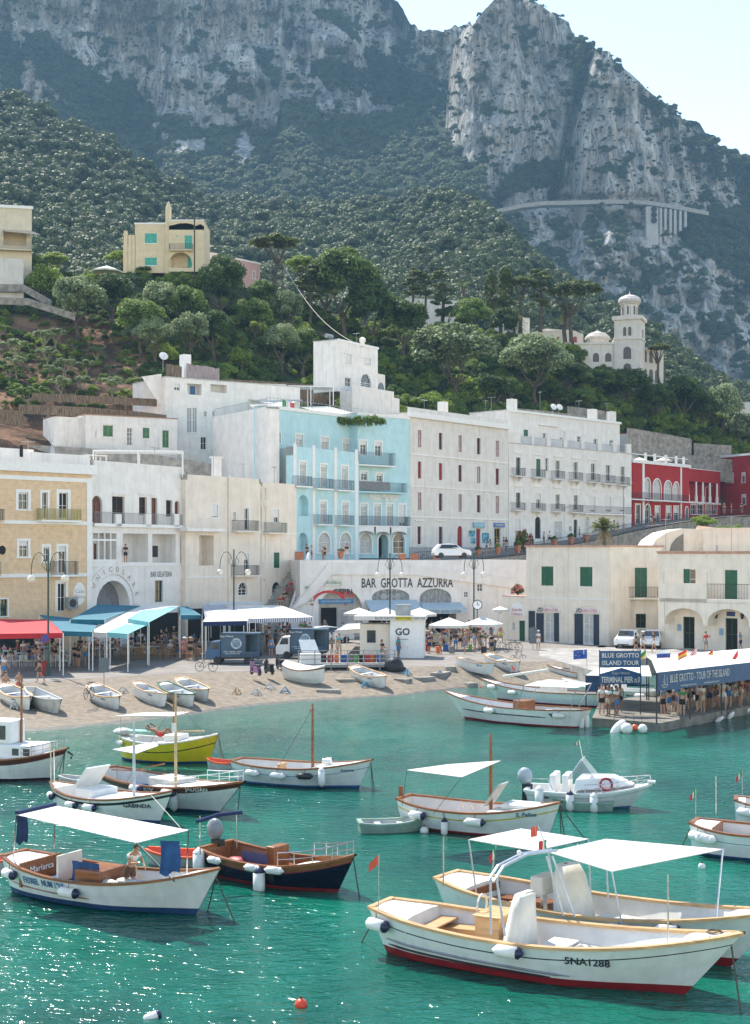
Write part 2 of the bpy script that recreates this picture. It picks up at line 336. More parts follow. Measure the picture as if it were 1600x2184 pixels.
# --- near hillside of the town
nx = [-130,0,200,300,450,560,650,800,1000,1200,1300,1400,1500,1600,1760]
ntop = ip(nx, [585,590,585,582,590,625,655,690,705,745,800,840,885,905,930])
nYt = ip(nx, [222,222,226,226,226,232,240,248,255,262,262,262,268,275,285])
nbot = ip([-130,0,300,450,870,1100,1350,1600,1760], [1030,1010,1000,960,930,960,1020,1060,1070])
nYb = ip([-130,0,300,450,870,1100,1350,1600,1760], [150,153,168,184,200,218,240,262,268])
def hillY(x, y):
    v = np.clip((y-nbot(x))/(ntop(x)-nbot(x)), -.2, 1.1); return float(nYb(x)+(nYt(x)-nYb(x))*v)
px = np.arange(-130, 1760, 6.); v = np.linspace(-.15, 1, 110)[:, None]
PY = nbot(px)+(ntop(px)-nbot(px))*v; YY = nYb(px)+(nYt(px)-nYb(px))*v; PX = px[None]+0*PY
terr = (1-sstep(290, 380, PX-(PY-700)*.3))*sstep(655, 690, PY)
m = bpy.data.materials.new('hillside_soil'); m.use_nodes = True; nt = m.node_tree; N = nt.nodes; L = nt.links.new
n = N.new('ShaderNodeTexNoise'); n.inputs['Scale'].default_value = .25; n.inputs['Detail'].default_value = 9; tc = N.new('ShaderNodeTexCoord'); L(tc.outputs['Object'], n.inputs['Vector'])
c1 = N.new('ShaderNodeValToRGB'); c1.color_ramp.elements[0].color = (.025,.04,.015,1); c1.color_ramp.elements[1].color = (.10,.10,.05,1); c1.color_ramp.elements[0].position = .35; c1.color_ramp.elements[1].position = .7
c2 = N.new('ShaderNodeValToRGB'); c2.color_ramp.elements[0].color = (.07,.045,.03,1); c2.color_ramp.elements[1].color = (.25,.145,.09,1); c2.color_ramp.elements[0].position = .38; c2.color_ramp.elements[1].position = .66
at = N.new('ShaderNodeAttribute'); at.attribute_name = 'veg'; mx = N.new('ShaderNodeMixRGB'); b = N['Principled BSDF']; b.inputs['Roughness'].default_value = 1; b.inputs['Specular IOR Level'].default_value = .1
L(n.outputs[0], c1.inputs[0]); L(n.outputs[0], c2.inputs[0]); L(at.outputs['Fac'], mx.inputs[0]); L(c1.outputs[0], mx.inputs[1]); L(c2.outputs[0], mx.inputs[2]); L(mx.outputs[0], b.inputs['Base Color'])
bp = N.new('ShaderNodeBump'); bp.inputs['Distance'].default_value = .5; n2 = N.new('ShaderNodeTexNoise'); n2.inputs['Scale'].default_value = 1.2; n2.inputs['Detail'].default_value = 8; L(tc.outputs['Object'], n2.inputs['Vector']); L(n2.outputs[0], bp.inputs['Height']); L(bp.outputs[0], b.inputs['Normal'])
relief('hillside', px, PY, YY, m, lambda X, Y, Z, P: fbm(X*.1, Z*.1, o=3)*1.2+terr*1.6*(np.abs((Z*.33) % 1-.5)*2-.5), terr, [(30, 8), (70, 40)])
# --- sea
def watermat():
    m = bpy.data.materials.new('sea_water'); m.use_nodes = True; nt = m.node_tree; N = nt.nodes; L = nt.links.new
    b = N['Principled BSDF']; b.inputs['Roughness'].default_value = .1; b.inputs['IOR'].default_value = 1.33; b.inputs['Specular IOR Level'].default_value = .5
    tc = N.new('ShaderNodeTexCoord')
    def nz(scale, st, det, rg=.55, dist=0):
        mp = N.new('ShaderNodeMapping'); mp.inputs['Scale'].default_value = st; mp.inputs['Rotation'].default_value = (0,0,R(-8)); L(tc.outputs['Object'], mp.inputs['Vector'])
        n = N.new('ShaderNodeTexNoise'); n.inputs['Scale'].default_value = scale; n.inputs['Detail'].default_value = det; n.inputs['Roughness'].default_value = rg; n.inputs['Distortion'].default_value = dist
        L(mp.outputs[0], n.inputs['Vector']); return n.outputs[0]
    # the water gets paler over the shallow sand by the shore and over bright patches of sea bed
    at = N.new('ShaderNodeAttribute'); at.attribute_name = 'veg'
    deep = N.new('ShaderNodeValToRGB'); e = deep.color_ramp.elements; e[0].position = .36; e[1].position = .64; e[0].color = (.0,.06,.046,1); e[1].color = (.002,.138,.092,1)
    L(nz(.12, (1,.6,1), 5, .6), deep.inputs[0])
    mx = N.new('ShaderNodeMixRGB'); L(at.outputs['Fac'], mx.inputs[0]); L(deep.outputs[0], mx.inputs[1]); mx.inputs[2].default_value = (.06,.14,.105,1); L(mx.outputs[0], b.inputs['Base Color'])
    h = N.new('ShaderNodeMath'); h.operation = 'MULTIPLY_ADD'; L(nz(1.5, (1,1.7,1), 3, .5, .6), h.inputs[0]); h.inputs[1].default_value = .7
    h2 = N.new('ShaderNodeMath'); h2.operation = 'MULTIPLY'; L(nz(5, (1,1.5,1), 3, .5, .4), h2.inputs[0]); h2.inputs[1].default_value = .2; L(h2.outputs[0], h.inputs[2])
    bp = N.new('ShaderNodeBump'); bp.inputs['Strength'].default_value = 1; bp.inputs['Distance'].default_value = .19; L(h.outputs[0], bp.inputs['Height']); L(bp.outputs[0], b.inputs['Normal'])
    return m
SHORE = [(-130,1580),(0,1562),(110,1558),(200,1550),(300,1538),(420,1522),(520,1508),(640,1497),(760,1490),(860,1484),(930,1474),(1010,1466),(1100,1462),(1250,1462),(1750,1455)]
shx = ip([a for a, b in SHORE], [b for a, b in SHORE])
px = np.concatenate([np.arange(-1400, -130, 60), np.arange(-130, 1740, 8.), np.arange(1740, 3000, 60)]); Yw = np.concatenate([np.arange(-30, 28, 6), 28*1.0125**np.arange(0, 150)])
X = (px[None]-800)*np.maximum(Yw, 28)[:, None]/F*1.0; Yg = Yw[:, None]+0*X; PYg = HZ+H*F/np.maximum(Yg, 1); Zg = .03*fbm(X*.35, Yg*.5, o=3)+.02*fbm(X*1.3, Yg*1.6, o=2)
sh = np.exp(-np.maximum(PYg-shx(px)[None], 0)/30.)
co = np.stack([X, Yg, Zg], -1).reshape(-1, 3); R_, C_ = X.shape; i = np.arange(R_*C_).reshape(R_, C_)
q = np.stack([i[:-1,:-1], i[:-1,1:], i[1:,1:], i[1:,:-1]], -1).reshape(-1, 4)
me = bpy.data.meshes.new('water'); me.vertices.add(len(co)); me.vertices.foreach_set('co', co.ravel()); me.loops.add(q.size); me.loops.foreach_set('vertex_index', q.ravel()); me.polygons.add(len(q))
me.polygons.foreach_set('loop_start', np.arange(0, q.size, 4)); me.update(calc_edges=True); me.polygons.foreach_set('use_smooth', [True]*len(me.polygons)); me.materials.append(watermat())
at = me.attributes.new('veg', 'FLOAT', 'POINT'); at.data.foreach_set('value', sh.ravel())
water = bpy.data.objects.new('water', me); COL.objects.link(water); tag(water, kind='structure')
# --- quay and slipway: one sheet rising out of the water to the paved quay
QZ = 1.3
SAND = mat('beach_sand', (.27,.225,.175), rough=.95, scale=2.5, var=.16, bump=.6, bscale=14, spec=.15)
SAND2 = mat('wet_sand', (.13,.12,.095), rough=.5, scale=2, var=.25, bump=.6, bscale=9, spec=.4)
PAVE = mat('quay_paving', (.26,.235,.21), rough=.9, scale=.6, var=.12, bump=.4, bscale=14, spec=.2)
CONC = mat('concrete', (.4,.38,.35), rough=.95, scale=1.2, var=.2, bump=.5, bscale=8, spec=.2, streak=.4)
STONE = mat('rubble_stone', (.34,.31,.27), rough=.95, scale=1.5, var=.22, bump=1., bscale=3, spec=.1)
quay_edge = ip([-130,0,140,250,420,560,700,900,1000,1150,1750], [1470,1462,1450,1443,1435,1430,1425,1422,1418,1410,1410])   # photo row where slipway meets paving
bm_ = MB(); xs = np.arange(-130, 1260, 12.); rows = []
for k in range(26):
    t = k/25; row = []
    for x in xs:
        a = G(x, shx(x), 0); b = G(x, float(quay_edge(x)), QZ); dirn = b-a
        p = a+dirn*(t*1.12-.12); zz = (t*1.12-.12); p.z = QZ*zz if zz < 1 else QZ
        p.z += .05*mnoise.noise((p.x*.8, p.y*.8, 3))*(1-abs(2*t-1)); p.z = min(p.z, QZ-.004) if t == 1 else p.z; row.append(p)
    rows.append(row)
b0 = MB(); b0.sheet(rows[:5]); tag(b0.build('beach', SAND2, smooth=True), kind='structure')
b0 = MB(); b0.sheet(rows[4:]); tag(b0.build('slipway', SAND, smooth=True), kind='structure')
b0 = MB(); row1 = [Vector((p.x, p.y, QZ)) for p in rows[-1]]; row2 = [Vector((p.x*1.9, 175, QZ)) for p in rows[-1]]
b0.sheet([row1, row2])
b0.sheet([[G(1240, 1404, QZ), G(1750, 1404, QZ)], [Vector((G(1240,1410,QZ).x*1.9,175,QZ)), Vector((90,175,QZ))]])
tag(b0.build('quay', PAVE), kind='structure')
# ================================================================ TREES
def leafmesh(name, clumps, nleaf, size, mats, flat=.0, squash=1., up=.35, elong=1., jit=.55):
    """crown of many small leaf faces spread over clumps [(x,y,z,r)]"""
    cl = np.array(clumps); w = cl[:,3]**2; k = np.random.choice(len(cl), nleaf, p=w/w.sum())
    d = np.random.normal(size=(nleaf, 3)); d /= np.linalg.norm(d, axis=1)[:, None]; d[:,2] = np.where(d[:,2] < -.35, -d[:,2]*.6, d[:,2])
    rr = cl[k,3]*np.random.uniform(.62, 1.06, nleaf); c = cl[k,:3]+d*rr[:, None]*np.array([1,1,squash])
    nrm = d+np.random.normal(size=(nleaf,3))*jit+np.array([0,0,up]); nrm /= np.linalg.norm(nrm, axis=1)[:, None]
    a = np.cross(nrm, np.random.normal(size=(nleaf,3))); a /= np.linalg.norm(a, axis=1)[:, None]; b = np.cross(nrm, a)
    s = size*np.random.uniform(.55, 1.3, nleaf)[:, None]; b = b*elong
    co = np.stack([c-a*s-b*s*.5, c+a*s*.6-b*s, c+a*s+b*s*.5, c-a*s*.6+b*s], 1).reshape(-1, 3)
    me = bpy.data.meshes.new(name); me.vertices.add(len(co)); me.vertices.foreach_set('co', co.ravel()); me.loops.add(nleaf*4)
    me.loops.foreach_set('vertex_index', np.arange(nleaf*4)); me.polygons.add(nleaf); me.polygons.foreach_set('loop_start', np.arange(0, nleaf*4, 4)); me.update(calc_edges=True)
    me.materials.append(mats); return me
def dome(n, rx=.75, rz=.6, r0=.22, r1=.4, z0=0., seed=0):
    rs = random.Random(seed); out = [(0,0,z0,.55*rx)]
    for i in range(n):
        t = rs.uniform(0, 2*pi); ph = rs.uniform(-.25, 1.0); ph = math.asin(min(1, max(-1, ph))); q = rs.uniform(.75, 1.1)
        out.append((rx*cos(t)*cos(ph)*q, rx*sin(t)*cos(ph)*q, z0+rz*sin(ph)*q, rs.uniform(r0, r1)))
    return out
GREENS = {
 'dark': leafmat('leaf_dark', (.018,.038,.01), (.11,.17,.04), .4), 'mid': leafmat('leaf_mid', (.035,.07,.014), (.22,.31,.065), .45),
 'bright': leafmat('leaf_bright', (.1,.17,.02), (.36,.46,.08), .5), 'olive': leafmat('leaf_olive', (.08,.11,.045), (.33,.4,.2), .4),
 'pine': leafmat('leaf_pine', (.03,.055,.014), (.18,.22,.05), .4), 'forest': leafmat('leaf_forest', (.022,.036,.012), (.125,.16,.05), .3),
 'palm': leafmat('leaf_palm', (.05,.07,.02), (.2,.22,.07), .3), 'dry': leafmat('leaf_dry', (.16,.12,.06), (.38,.3,.17), .2), 'flower': leafmat('leaf_flower', (.3,.02,.05), (.6,.08,.14), .3)}
BARK = mat('bark', (.13,.1,.075), rough=1, scale=4, var=.3, bump=.8, bscale=8, stretch=(1,1,.3)); BARKL = mat('pale_bark', (.33,.28,.21), rough=1, scale=4, var=.25)
CROWNS = {}
def crown(kind, seed, col):
    key = (kind, seed, col)
    if key in CROWNS: return CROWNS[key]
    g = GREENS[col]; rs = random.Random(seed)
    if kind == 'broad': me = leafmesh('crown', dome(26, .72, .62, .2, .36, .1, seed), 9000, .034, g)
    elif kind == 'forest': me = leafmesh('crown', dome(15, .66, .5, .26, .42, .25, seed), 2600, .06, g, up=.1, jit=.22)
    elif kind == 'bush': me = leafmesh('crown', dome(18, .7, .6, .25, .38, .45, seed), 5200, .042, g)
    elif kind == 'olive': me = leafmesh('crown', dome(14, .72, .5, .16, .3, .1, seed), 3600, .045, g, elong=.6)
    elif kind == 'umbrella':
        c = [(rs.uniform(-1,1), rs.uniform(-1,1), 0, 0) for _ in range(90)]; c = [(x*.9, y*.9, .26*(1-x*x-y*y)+rs.uniform(-.05,.04), rs.uniform(.13,.24)) for x, y, _, _ in c if x*x+y*y < .95]
        me = leafmesh('crown', c, 14000, .028, g, squash=.7, up=.8)
    elif kind == 'pine':
        c = []
        for i in range(34):
            z = rs.uniform(-1, 1); m = .62*(1-max(0, z)**2*.6)*(1 if z > -.4 else .8); t = rs.uniform(0, 2*pi); q = rs.uniform(.3, 1)
            c.append((m*q*cos(t), m*q*sin(t), z, rs.uniform(.14, .27)))
        me = leafmesh('crown', c, 8500, .035, g, squash=.5, up=.6)
    elif kind == 'cypress':
        c = []
        for i in range(44):
            z = rs.uniform(-1, 1); m = .2*(1-abs(z-.0)**2.2)+.03; t = rs.uniform(0, 2*pi); c.append((m*cos(t), m*sin(t), z, rs.uniform(.09, .15)))
        me = leafmesh('crown', c, 7500, .026, g, squash=1.5, up=.3)
    CROWNS[key] = me; return me
def trunkmesh(h, r, rad, seed, spread=.6, z0=.0):
    """tapered trunk splitting in limbs that reach into a crown of radius rad centred at height h"""
    rs = random.Random(seed); mb = MB(); f = .55*h if spread < .9 else .62*h
    lean = Vector((rs.uniform(-.1,.1)*h, rs.uniform(-.1,.1)*h, 0)); p0 = Vector((0,0,-1.0)); p1 = Vector((0,0,f))+lean
    mb.tube([p0, Vector((0,0,.1)), p1*.5+Vector((rs.uniform(-.04,.04)*h,0,0)), p1], [r*1.35, r*1.1, r*.85, r*.7], 7)
    for i in range(5):
        t = 2*pi*i/5+rs.uniform(-.4,.4); q = rad*spread*rs.uniform(.6,1); e = Vector((lean.x+q*cos(t), lean.y+q*sin(t), h+rad*rs.uniform(.0,.4)))
        mid = (p1*.45+e*.55)+Vector((0,0,-rad*.08)); mb.tube([p1-Vector((0,0,.1)), mid, e], [r*.55, r*.36, r*.14], 5)
    return mb
TREEGROUPS = {}
def tree(kind, cx, ybase, ytop, wpx, col, label, Y=None, seed=None, name='tree', cat='tree', group=None, trunkfrac=.25, bark=None, sq=1.):
    seed = seed if seed is not None else random.randint(0, 3)
    Y = hillY(cx, min(ybase, 1000))-.5 if Y is None else Y
    b = W(cx, ybase, Y); s = F/Y; hh = (ybase-ytop)/s; rad = wpx/s/2
    root = empty(name, b, 0, label, cat, group)
    if kind == 'cypress' or kind == 'pine': cz = hh*(.5+trunkfrac/2); vz = hh*(1-trunkfrac)/2; cs = (rad/(.33 if kind=='cypress' else .8), rad/(.33 if kind=='cypress' else .8), vz/1.08)
    elif kind == 'umbrella': cz = hh-rad*.2; cs = (rad, rad, rad*sq)
    elif kind == 'bush': cz = 0; cs = (rad, rad, hh/1.3)
    else: vz = hh*(1-trunkfrac)/2; cz = hh-vz*.98-.1*vz; cs = (rad*.96, rad*.96, vz/.86)
    c = bpy.data.objects.new('crown', crown(kind, seed % (2 if kind != 'broad' else 4), col)); COL.objects.link(c); c.parent = root; c.location = (0,0,cz); c.scale = cs; c.rotation_euler = (0,0,random.uniform(0,6.28))
    if kind == 'bush': mb = trunkmesh(max(.4, hh*.3), .08*rad+.03, rad, seed, .4)
    elif kind in ('pine', 'cypress'):
        mb = MB(); r = .045*hh if kind == 'pine' else .03*hh; mb.tube([(0,0,-1),(r*.5,0,hh*.4),(0,0,hh*.93)], [r*.8, r*.6, r*.12], 7)
        if kind == 'pine':
            for i in range(9):
                t = i*2.4; z = hh*(trunkfrac+.05+(.85-trunkfrac)*i/9); mb.tube([(0,0,z),(rad*.6*cos(t), rad*.6*sin(t), z+rad*.12)], [r*.3, r*.1], 4)
    else: mb = trunkmesh(cz-(0 if kind == 'umbrella' else .35*cs[2]), .022*hh+.05*min(rad, 3), rad, seed, .95 if kind == 'umbrella' else .55)
    mb.build('trunk', bark or BARK, root); return root
def palm(cx, ybase, ytop, wpx, label, Y=None, skirt=False, n=46, group=None):
    Y = hillY(cx, min(ybase, 1000))-.5 if Y is None else Y
    b = W(cx, ybase, Y); s = F/Y; hh = (ybase-ytop)/s; rad = wpx/s/2; root = empty('palm_tree', b, 0, label, 'palm tree', group); th = hh-rad*.75
    rs = random.Random(int(cx)); mb = MB(); mb.tube([(0,0,-1),(.05*hh*rs.uniform(-1,1),0,th*.5),(0,0,th)], [.04*hh+.12,.03*hh+.1,.03*hh+.14], 8); mb.build('trunk', BARK, root)
    cr = MB(); dry = MB()
    for i in range(n):
        t = rs.uniform(0, 2*pi); el = rs.uniform(-.5, 1.35); L_ = rad*rs.uniform(.8, 1.08); pts = []
        isd = skirt and el < .15; drop = L_*(.55 if not isd else 1.1)
        if isd: el = rs.uniform(-.9, -.1); L_ *= .8
        for k in range(7):
            u = k/6; r = L_*u*cos(el)*(1-.12*u); z = L_*u*sin(el)-drop*u*u*(.7 if not isd else .5); pts.append(Vector((r*cos(t), r*sin(t), th+z)))
        side = Vector((-sin(t), cos(t), 0)); tgt = dry if isd else cr; wd_ = L_*.16
        for k in range(6):
            for sgn in (1, -1):
                for q in range(3):
                    p = pts[k].lerp(pts[k+1], q/3); d = (pts[k+1]-pts[k]); d.normalize(); ww = wd_*(1-.75*abs((k+q/3)/6-.4)); tip = p+side*sgn*ww+d*ww*1.0-Vector((0,0,ww*.5))
                    tgt.add([p, p+d*L_*.035, tip], [(0,1,2)])
    cr.build('crown', GREENS['palm'], root)
    if skirt: dry.build('dead_fronds', GREENS['dry'], root)
    return root
# --- forest stuff: crowns of three real trees scattered over the slopes
def gnscatter(name, pts, srcs, kind='stuff', mat_=None):
    me = bpy.data.meshes.new(name); me.from_pydata([(a,b,c) for a,b,c,d in pts], [], [])
    at = me.attributes.new('scl', 'FLOAT', 'POINT'); at.data.foreach_set('value', [d for a,b,c,d in pts])
    o = bpy.data.objects.new(name, me); COL.objects.link(o); tag(o, kind=kind)
    g = bpy.data.node_groups.new(name, 'GeometryNodeTree'); g.interface.new_socket('Geometry', in_out='INPUT', socket_type='NodeSocketGeometry'); g.interface.new_socket('Geometry', in_out='OUTPUT', socket_type='NodeSocketGeometry')
    N = g.nodes; L = g.links.new; gi = N.new('NodeGroupInput'); go = N.new('NodeGroupOutput'); j = N.new('GeometryNodeJoinGeometry')
    for s_ in srcs:
        oi = N.new('GeometryNodeObjectInfo'); oi.inputs['Object'].default_value = s_; oi.inputs['As Instance'].default_value = True; L(oi.outputs['Geometry'], j.inputs[0])
    ins = N.new('GeometryNodeInstanceOnPoints'); ins.inputs['Pick Instance'].default_value = True; L(gi.outputs[0], ins.inputs['Points']); L(j.outputs[0], ins.inputs['Instance'])
    ri = N.new('FunctionNodeRandomValue'); ri.data_type = 'INT'; ri.inputs['Min'].default_value = 0; ri.inputs['Max'].default_value = len(srcs)-1; L([x for x in ri.outputs if x.type == 'INT'][0], ins.inputs['Instance Index'])
    rv = N.new('FunctionNodeRandomValue'); rv.data_type = 'FLOAT_VECTOR'; rv.inputs['Min'].default_value = (-.15,-.15,0); rv.inputs['Max'].default_value = (.15,.15,6.28); L([x for x in rv.outputs if x.type == 'VECTOR'][0], ins.inputs['Rotation'])
    na = N.new('GeometryNodeInputNamedAttribute'); na.data_type = 'FLOAT'; na.inputs['Name'].default_value = 'scl'; L([x for x in na.outputs if x.type == 'VALUE'][0], ins.inputs['Scale'])
    L(ins.outputs[0], go.inputs[0]); md = o.modifiers.new('scatter', 'NODES'); md.node_group = g; return o
src = []
for i, (x, y, w) in enumerate([(90,470,44),(560,486,40),(905,560,40)]):
    Yh = [470, 480, 400][i]; t = tree('forest', x, y, y-w*.85, w, 'forest', ['round holm oak on the wooded slope above the terraced garden', 'round holm oak on the wooded slope right of the cream villa', 'round holm oak on the wooded slope above the umbrella pines'][i], Y=Yh, seed=i, trunkfrac=.2)
    src.append(t.children[0] if t.children else [k for k in KIDS(t) if k.name.startswith('crown')][0])
CROWNS[('forest', 2, 'forest')] = None; del CROWNS[('forest', 2, 'forest')]
gnscatter('forest', FORPTS, src); gnscatter('mountain_shrubs', VEGPTS, src)
# ================================================================ BUILDINGS
GLASS = mat('window_glass', (.03,.04,.05), rough=.08, var=.2, scale=1, spec=.8); CURT = mat('curtain', (.55,.55,.52), rough=.8, var=.1)
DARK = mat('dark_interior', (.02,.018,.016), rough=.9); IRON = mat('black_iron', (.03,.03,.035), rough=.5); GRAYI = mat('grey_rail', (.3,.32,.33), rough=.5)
GREENP = mat('green_shutter_paint', (.02,.12,.06), rough=.5, var=.15); REDP = mat('red_shutter_paint', (.33,.02,.03), rough=.5, var=.12); BROWNP = mat('brown_door', (.16,.055,.03), rough=.5)
TERRA = mat('terracotta', (.5,.2,.11), rough=.85, var=.15); PINKT = mat('tile_edge', (.55,.33,.24), rough=.85, var=.15); BLIND = mat('roller_blind', (.7,.7,.69), rough=.6, var=.03)
GREYST = mat('grey_render', (.42,.41,.4), rough=.9, streak=.3); CANVAS = mat('white_canvas', (.64,.62,.58), rough=.85, var=.06, bump=.2, bscale=2)
class TRB:          # each moulding, pilaster or sill is a part of its own
    def __init__(s, bld): s.b = bld; s.f = 0
    def box(s, x0, y0, z0, x1, y1, z1):
        m = MB(); m.box(x0, y0, z0, x1, y1, z1); return m.build('pilaster' if z1-z0 > x1-x0 else 'moulding', s.b.trim, s.b.root)
def pieces(name, m_, root, boxes):
    for q in boxes: k = MB(); k.box(*q); k.build(name, m_, root)
class Bld:
    def __init__(s, name, label, cat, a, b, zb, zt, mats, depth=8., q=(0,0,1), group=None, trim=WHITE):
        s.q = q; (ax, aY), (bx, bY) = a, b; A = W(ax, HZ, aY); B = W(bx, HZ, bY); A.z = B.z = zb
        s.A = A; s.L = (B-A).length; s.ang = atan2(B.y-A.y, B.x-A.x); s.zb = zb; s.h = zt-zb; s.depth = depth; s.mats = mats; s.trim = trim
        s.root = empty(name, A, s.ang, label, cat, group); s.ops = []; s.u = (B-A).normalized(); s.n = Vector((-s.u.y, s.u.x, 0)); s.tr = TRB(s)
    def P(s, px, py, off=0.0):            # photo point on the wall plane (off = metres behind it) -> local x, z
        ox, oy, sc = s.q; px = ox+px*sc; py = oy+py*sc
        rx, rz = (px-800)/F, (HZ-py)/F; o = s.A+s.n*off-Vector((0,0,s.zb))
        det = rx*(-s.u.y)+s.u.x; t = (o.x*(-s.u.y)+s.u.x*o.y)/det
        p = Vector((rx*t, t, H+rz*t)); d = p-o; return d.x*s.u.x+d.y*s.u.y, p.z-s.zb
    def rect(s, x0, y0, x1, y1, off=0.):
        u0, z1 = s.P(x0, y0, off); u1, _ = s.P(x1, y0, off); _, z0 = s.P((x0+x1)/2, y1, off); _, z1 = s.P((x0+x1)/2, y0, off); return u0, z0, u1, z1
    def op(s, u0, z0, u1, z1, arch=0., rev=.25): s.ops.append((u0, z0, u1, z1, arch, rev))
    def win(s, x0, y0, x1, y1, kind='window', arch=0, trim=.12, frame=None, glass=None, sh=None, roll=0., rev=.2, sill=1, trimmat=None, nx=2, nz=2, nm=None, openf=0, pane=None):
        u0, z0, u1, z1 = s.rect(x0, y0, x1, y1)
        z0 = max(z0, .02); ar = (u1-u0)/2 if arch else 0; ar = min(ar, (z1-z0)*.7); s.op(u0, z0, u1, z1, ar, rev)
        def edge(m, w=0.):   # outline of the opening from bottom left over the top, grown by w
            if not arch: return [(u0-w+m, z0-(0)), (u0-w+m, z1+w-m), (u1+w-m, z1+w-m), (u1+w-m, z0)]
            c = (u0+u1)/2; r = (u1-u0)/2+w-m; k = ar/((u1-u0)/2)
            return [(c-r, z0)]+[(c-r*cos(pi*i/10), z1-ar+r*sin(pi*i/10)*k) for i in range(11)]+[(c+r, z0)]
        if trim:
            a, b = edge(0, 0), edge(0, trim); t = MB()
            for i in range(len(a)-1):
                y = -.04; q = [(a[i][0], y, a[i][1]), (b[i][0], y, b[i][1]), (b[i+1][0], y, b[i+1][1]), (a[i+1][0], y, a[i+1][1])]
                t.add(q+[(x, .01, z) for x, _, z in q], [(0,1,2,3), (1,5,6,2), (0,3,7,4)])
            t.hold = 1
        else: t = MB()
        if sill and kind != 'door' and z0 > .3: t.box(u0-.12-trim, -.1, z0-.09, u1+.12+trim, .02, z0-.003 if not trim else z0)
        nm = nm or ('door' if kind == 'door' else 'window'); fm = frame or s.trim; y = rev-.02; mb = MB(); fw = .06
        if kind == 'void':
            if t.f: t.build('surround', s.trim, s.root)
            return
        zt = z1-ar
        mb.box(u0+.002, y-.05, z0+.002, u0+fw, y, zt); mb.box(u1-fw, y-.05, z0+.002, u1-.002, y, zt); mb.box(u0+fw, y-.05, z0+.002, u1-fw, y, z0+fw); mb.box(u0+fw, y-.05, zt-(fw if not arch else fw/2), u1-fw, y, zt-.002 if not arch else zt+fw/2)
        for i in range(1, nx): c = u0+(u1-u0)*i/nx; mb.box(c-.025, y-.045, z0+fw, c+.025, y-.005, zt-fw)
        for i in range(1, nz): c = z0+(zt-z0)*i/nz; mb.box(u0+fw, y-.042, c-.02, u1-fw, y-.008, c+.02)
        if arch:
            c = (u0+u1)/2; r = (u1-u0)/2; k = ar/r
            mb.tube([(c-r*.97*cos(pi*i/10), y-.02, zt+r*.97*sin(pi*i/10)*k) for i in range(11)], .035, 4)
            for tt in (.25, .5, .75): mb.tube([(c, y-.02, zt), (c-r*.95*cos(pi*tt), y-.02, zt+r*.95*sin(pi*tt)*k)], .02, 4)
        f = mb.build(nm, fm, s.root)
        if t.f: t.build('surround', s.trim, f)
        g = MB(); 
        if arch:
            c = (u0+u1)/2; r = (u1-u0)/2; k = ar/r; g.prismy([(u0, z0), (u1, z0)]+[(c+r*cos(pi*i/12), zt+r*sin(pi*i/12)*k) for i in range(13)], y+.002, y+.03)
        else: g.box(u0, y+.002, z0, u1, y+.03, z1)
        g.build('pane' if kind != 'shutter' else 'backing', glass or GLASS, f)
        if roll:
            h_ = (z1-z0)*roll; m = MB(); m.box(u0+.02, y-.1, z1-h_, u1-.02, y-.06, z1-.004); n = int(h_/.09)
            for i in range(n): m.box(u0+.02, y-.115, z1-h_+i*h_/n, u1-.02, y-.1, z1-h_+i*h_/n+.05)
            m.build('blind', BLIND, f)
        if sh:      # closed louvred shutter leaves
            for a, b in ((u0+.02, (u0+u1)/2-.01), ((u0+u1)/2+.01, u1-.02)):
                if kind == 'shutter1' and a > u0+.1: continue
                m = MB(); yy = .03; m.box(a, yy+.02, z0+.02, b, yy+.05, z1-.02)
                for X0, X1 in ((a, a+.06), (b-.06, b)): m.box(X0, yy-.01, z0+.02, X1, yy+.02, z1-.02)
                n = max(4, int((z1-z0)/.14)); zs = [z0+.06+(z1-z0-.12)*i/n for i in range(n)]
                for z_ in zs: m.box(a+.06, yy-.005, z_, b-.06, yy+.02, z_+(z1-z0)/n*.55)
                m.build('shutter', sh, f)
        return f
    def balcony(s, x0, x1, yt, yf, depth=.9, rail=None, slab=None, br=0, step=.13, solid=None):
        o = -depth; u0, zf = s.P(x0, yf, o); u1, _ = s.P(x1, yf, o); _, zf = s.P((x0+x1)/2, yf, o); _, zt = s.P((x0+x1)/2, yt, o); rail = rail or IRON
        zt = max(zt, zf+.8); m = MB(); m.box(u0, o, zf-.16, u1, -.002, zf)
        if br:
            for i in range(br): c = u0+(u1-u0)*(i+.5)/br; m.prismy([(c-.09, zf-.165), (c+.09, zf-.165), (c+.09, zf-.2), (c-.09, zf-.2)], o+.1, -.002); m.add([(c-.09,-.002,zf-.2),(c+.09,-.002,zf-.2),(c+.09,o+.15,zf-.2),(c-.09,o+.15,zf-.2),(c-.09,-.002,zf-.75),(c+.09,-.002,zf-.75)], [(0,1,2,3),(4,5,2,3),(0,3,4),(1,5,2)])
        bl = m.build('balcony', slab or s.mats[0], s.root); r = MB(); y = o+.04
        if solid: r.box(u0, o, zf+.002, u1, o+.1, zt); r.box(u0, o+.1, zf+.002, u0+.1, -.004, zt); r.box(u1-.1, o+.1, zf+.002, u1, -.004, zt); r.build('parapet', solid, bl); return bl
        r.box(u0+.02, y-.02, zt-.03, u1-.02, y+.02, zt); r.box(u0+.02, y-.012, zf+.06, u1-.02, y+.012, zf+.08)
        for uu in (u0+.04, u1-.04): r.box(uu-.02, y+.02, zt-.03, uu+.02, -.004, zt)
        k = max(2, int((u1-u0)/step))
        for i in range(k+1): c = u0+.03+(u1-u0-.06)*i/k; r.box(c-.011, y-.011, zf+.002, c+.011, y+.011, zt-.03)
        for i in range(1, int(depth/step)):
            for uu in (u0+.04, u1-.04): r.box(uu-.011, y+i*step-.011, zf+.002, uu+.011, y+i*step+.011, zt-.03)
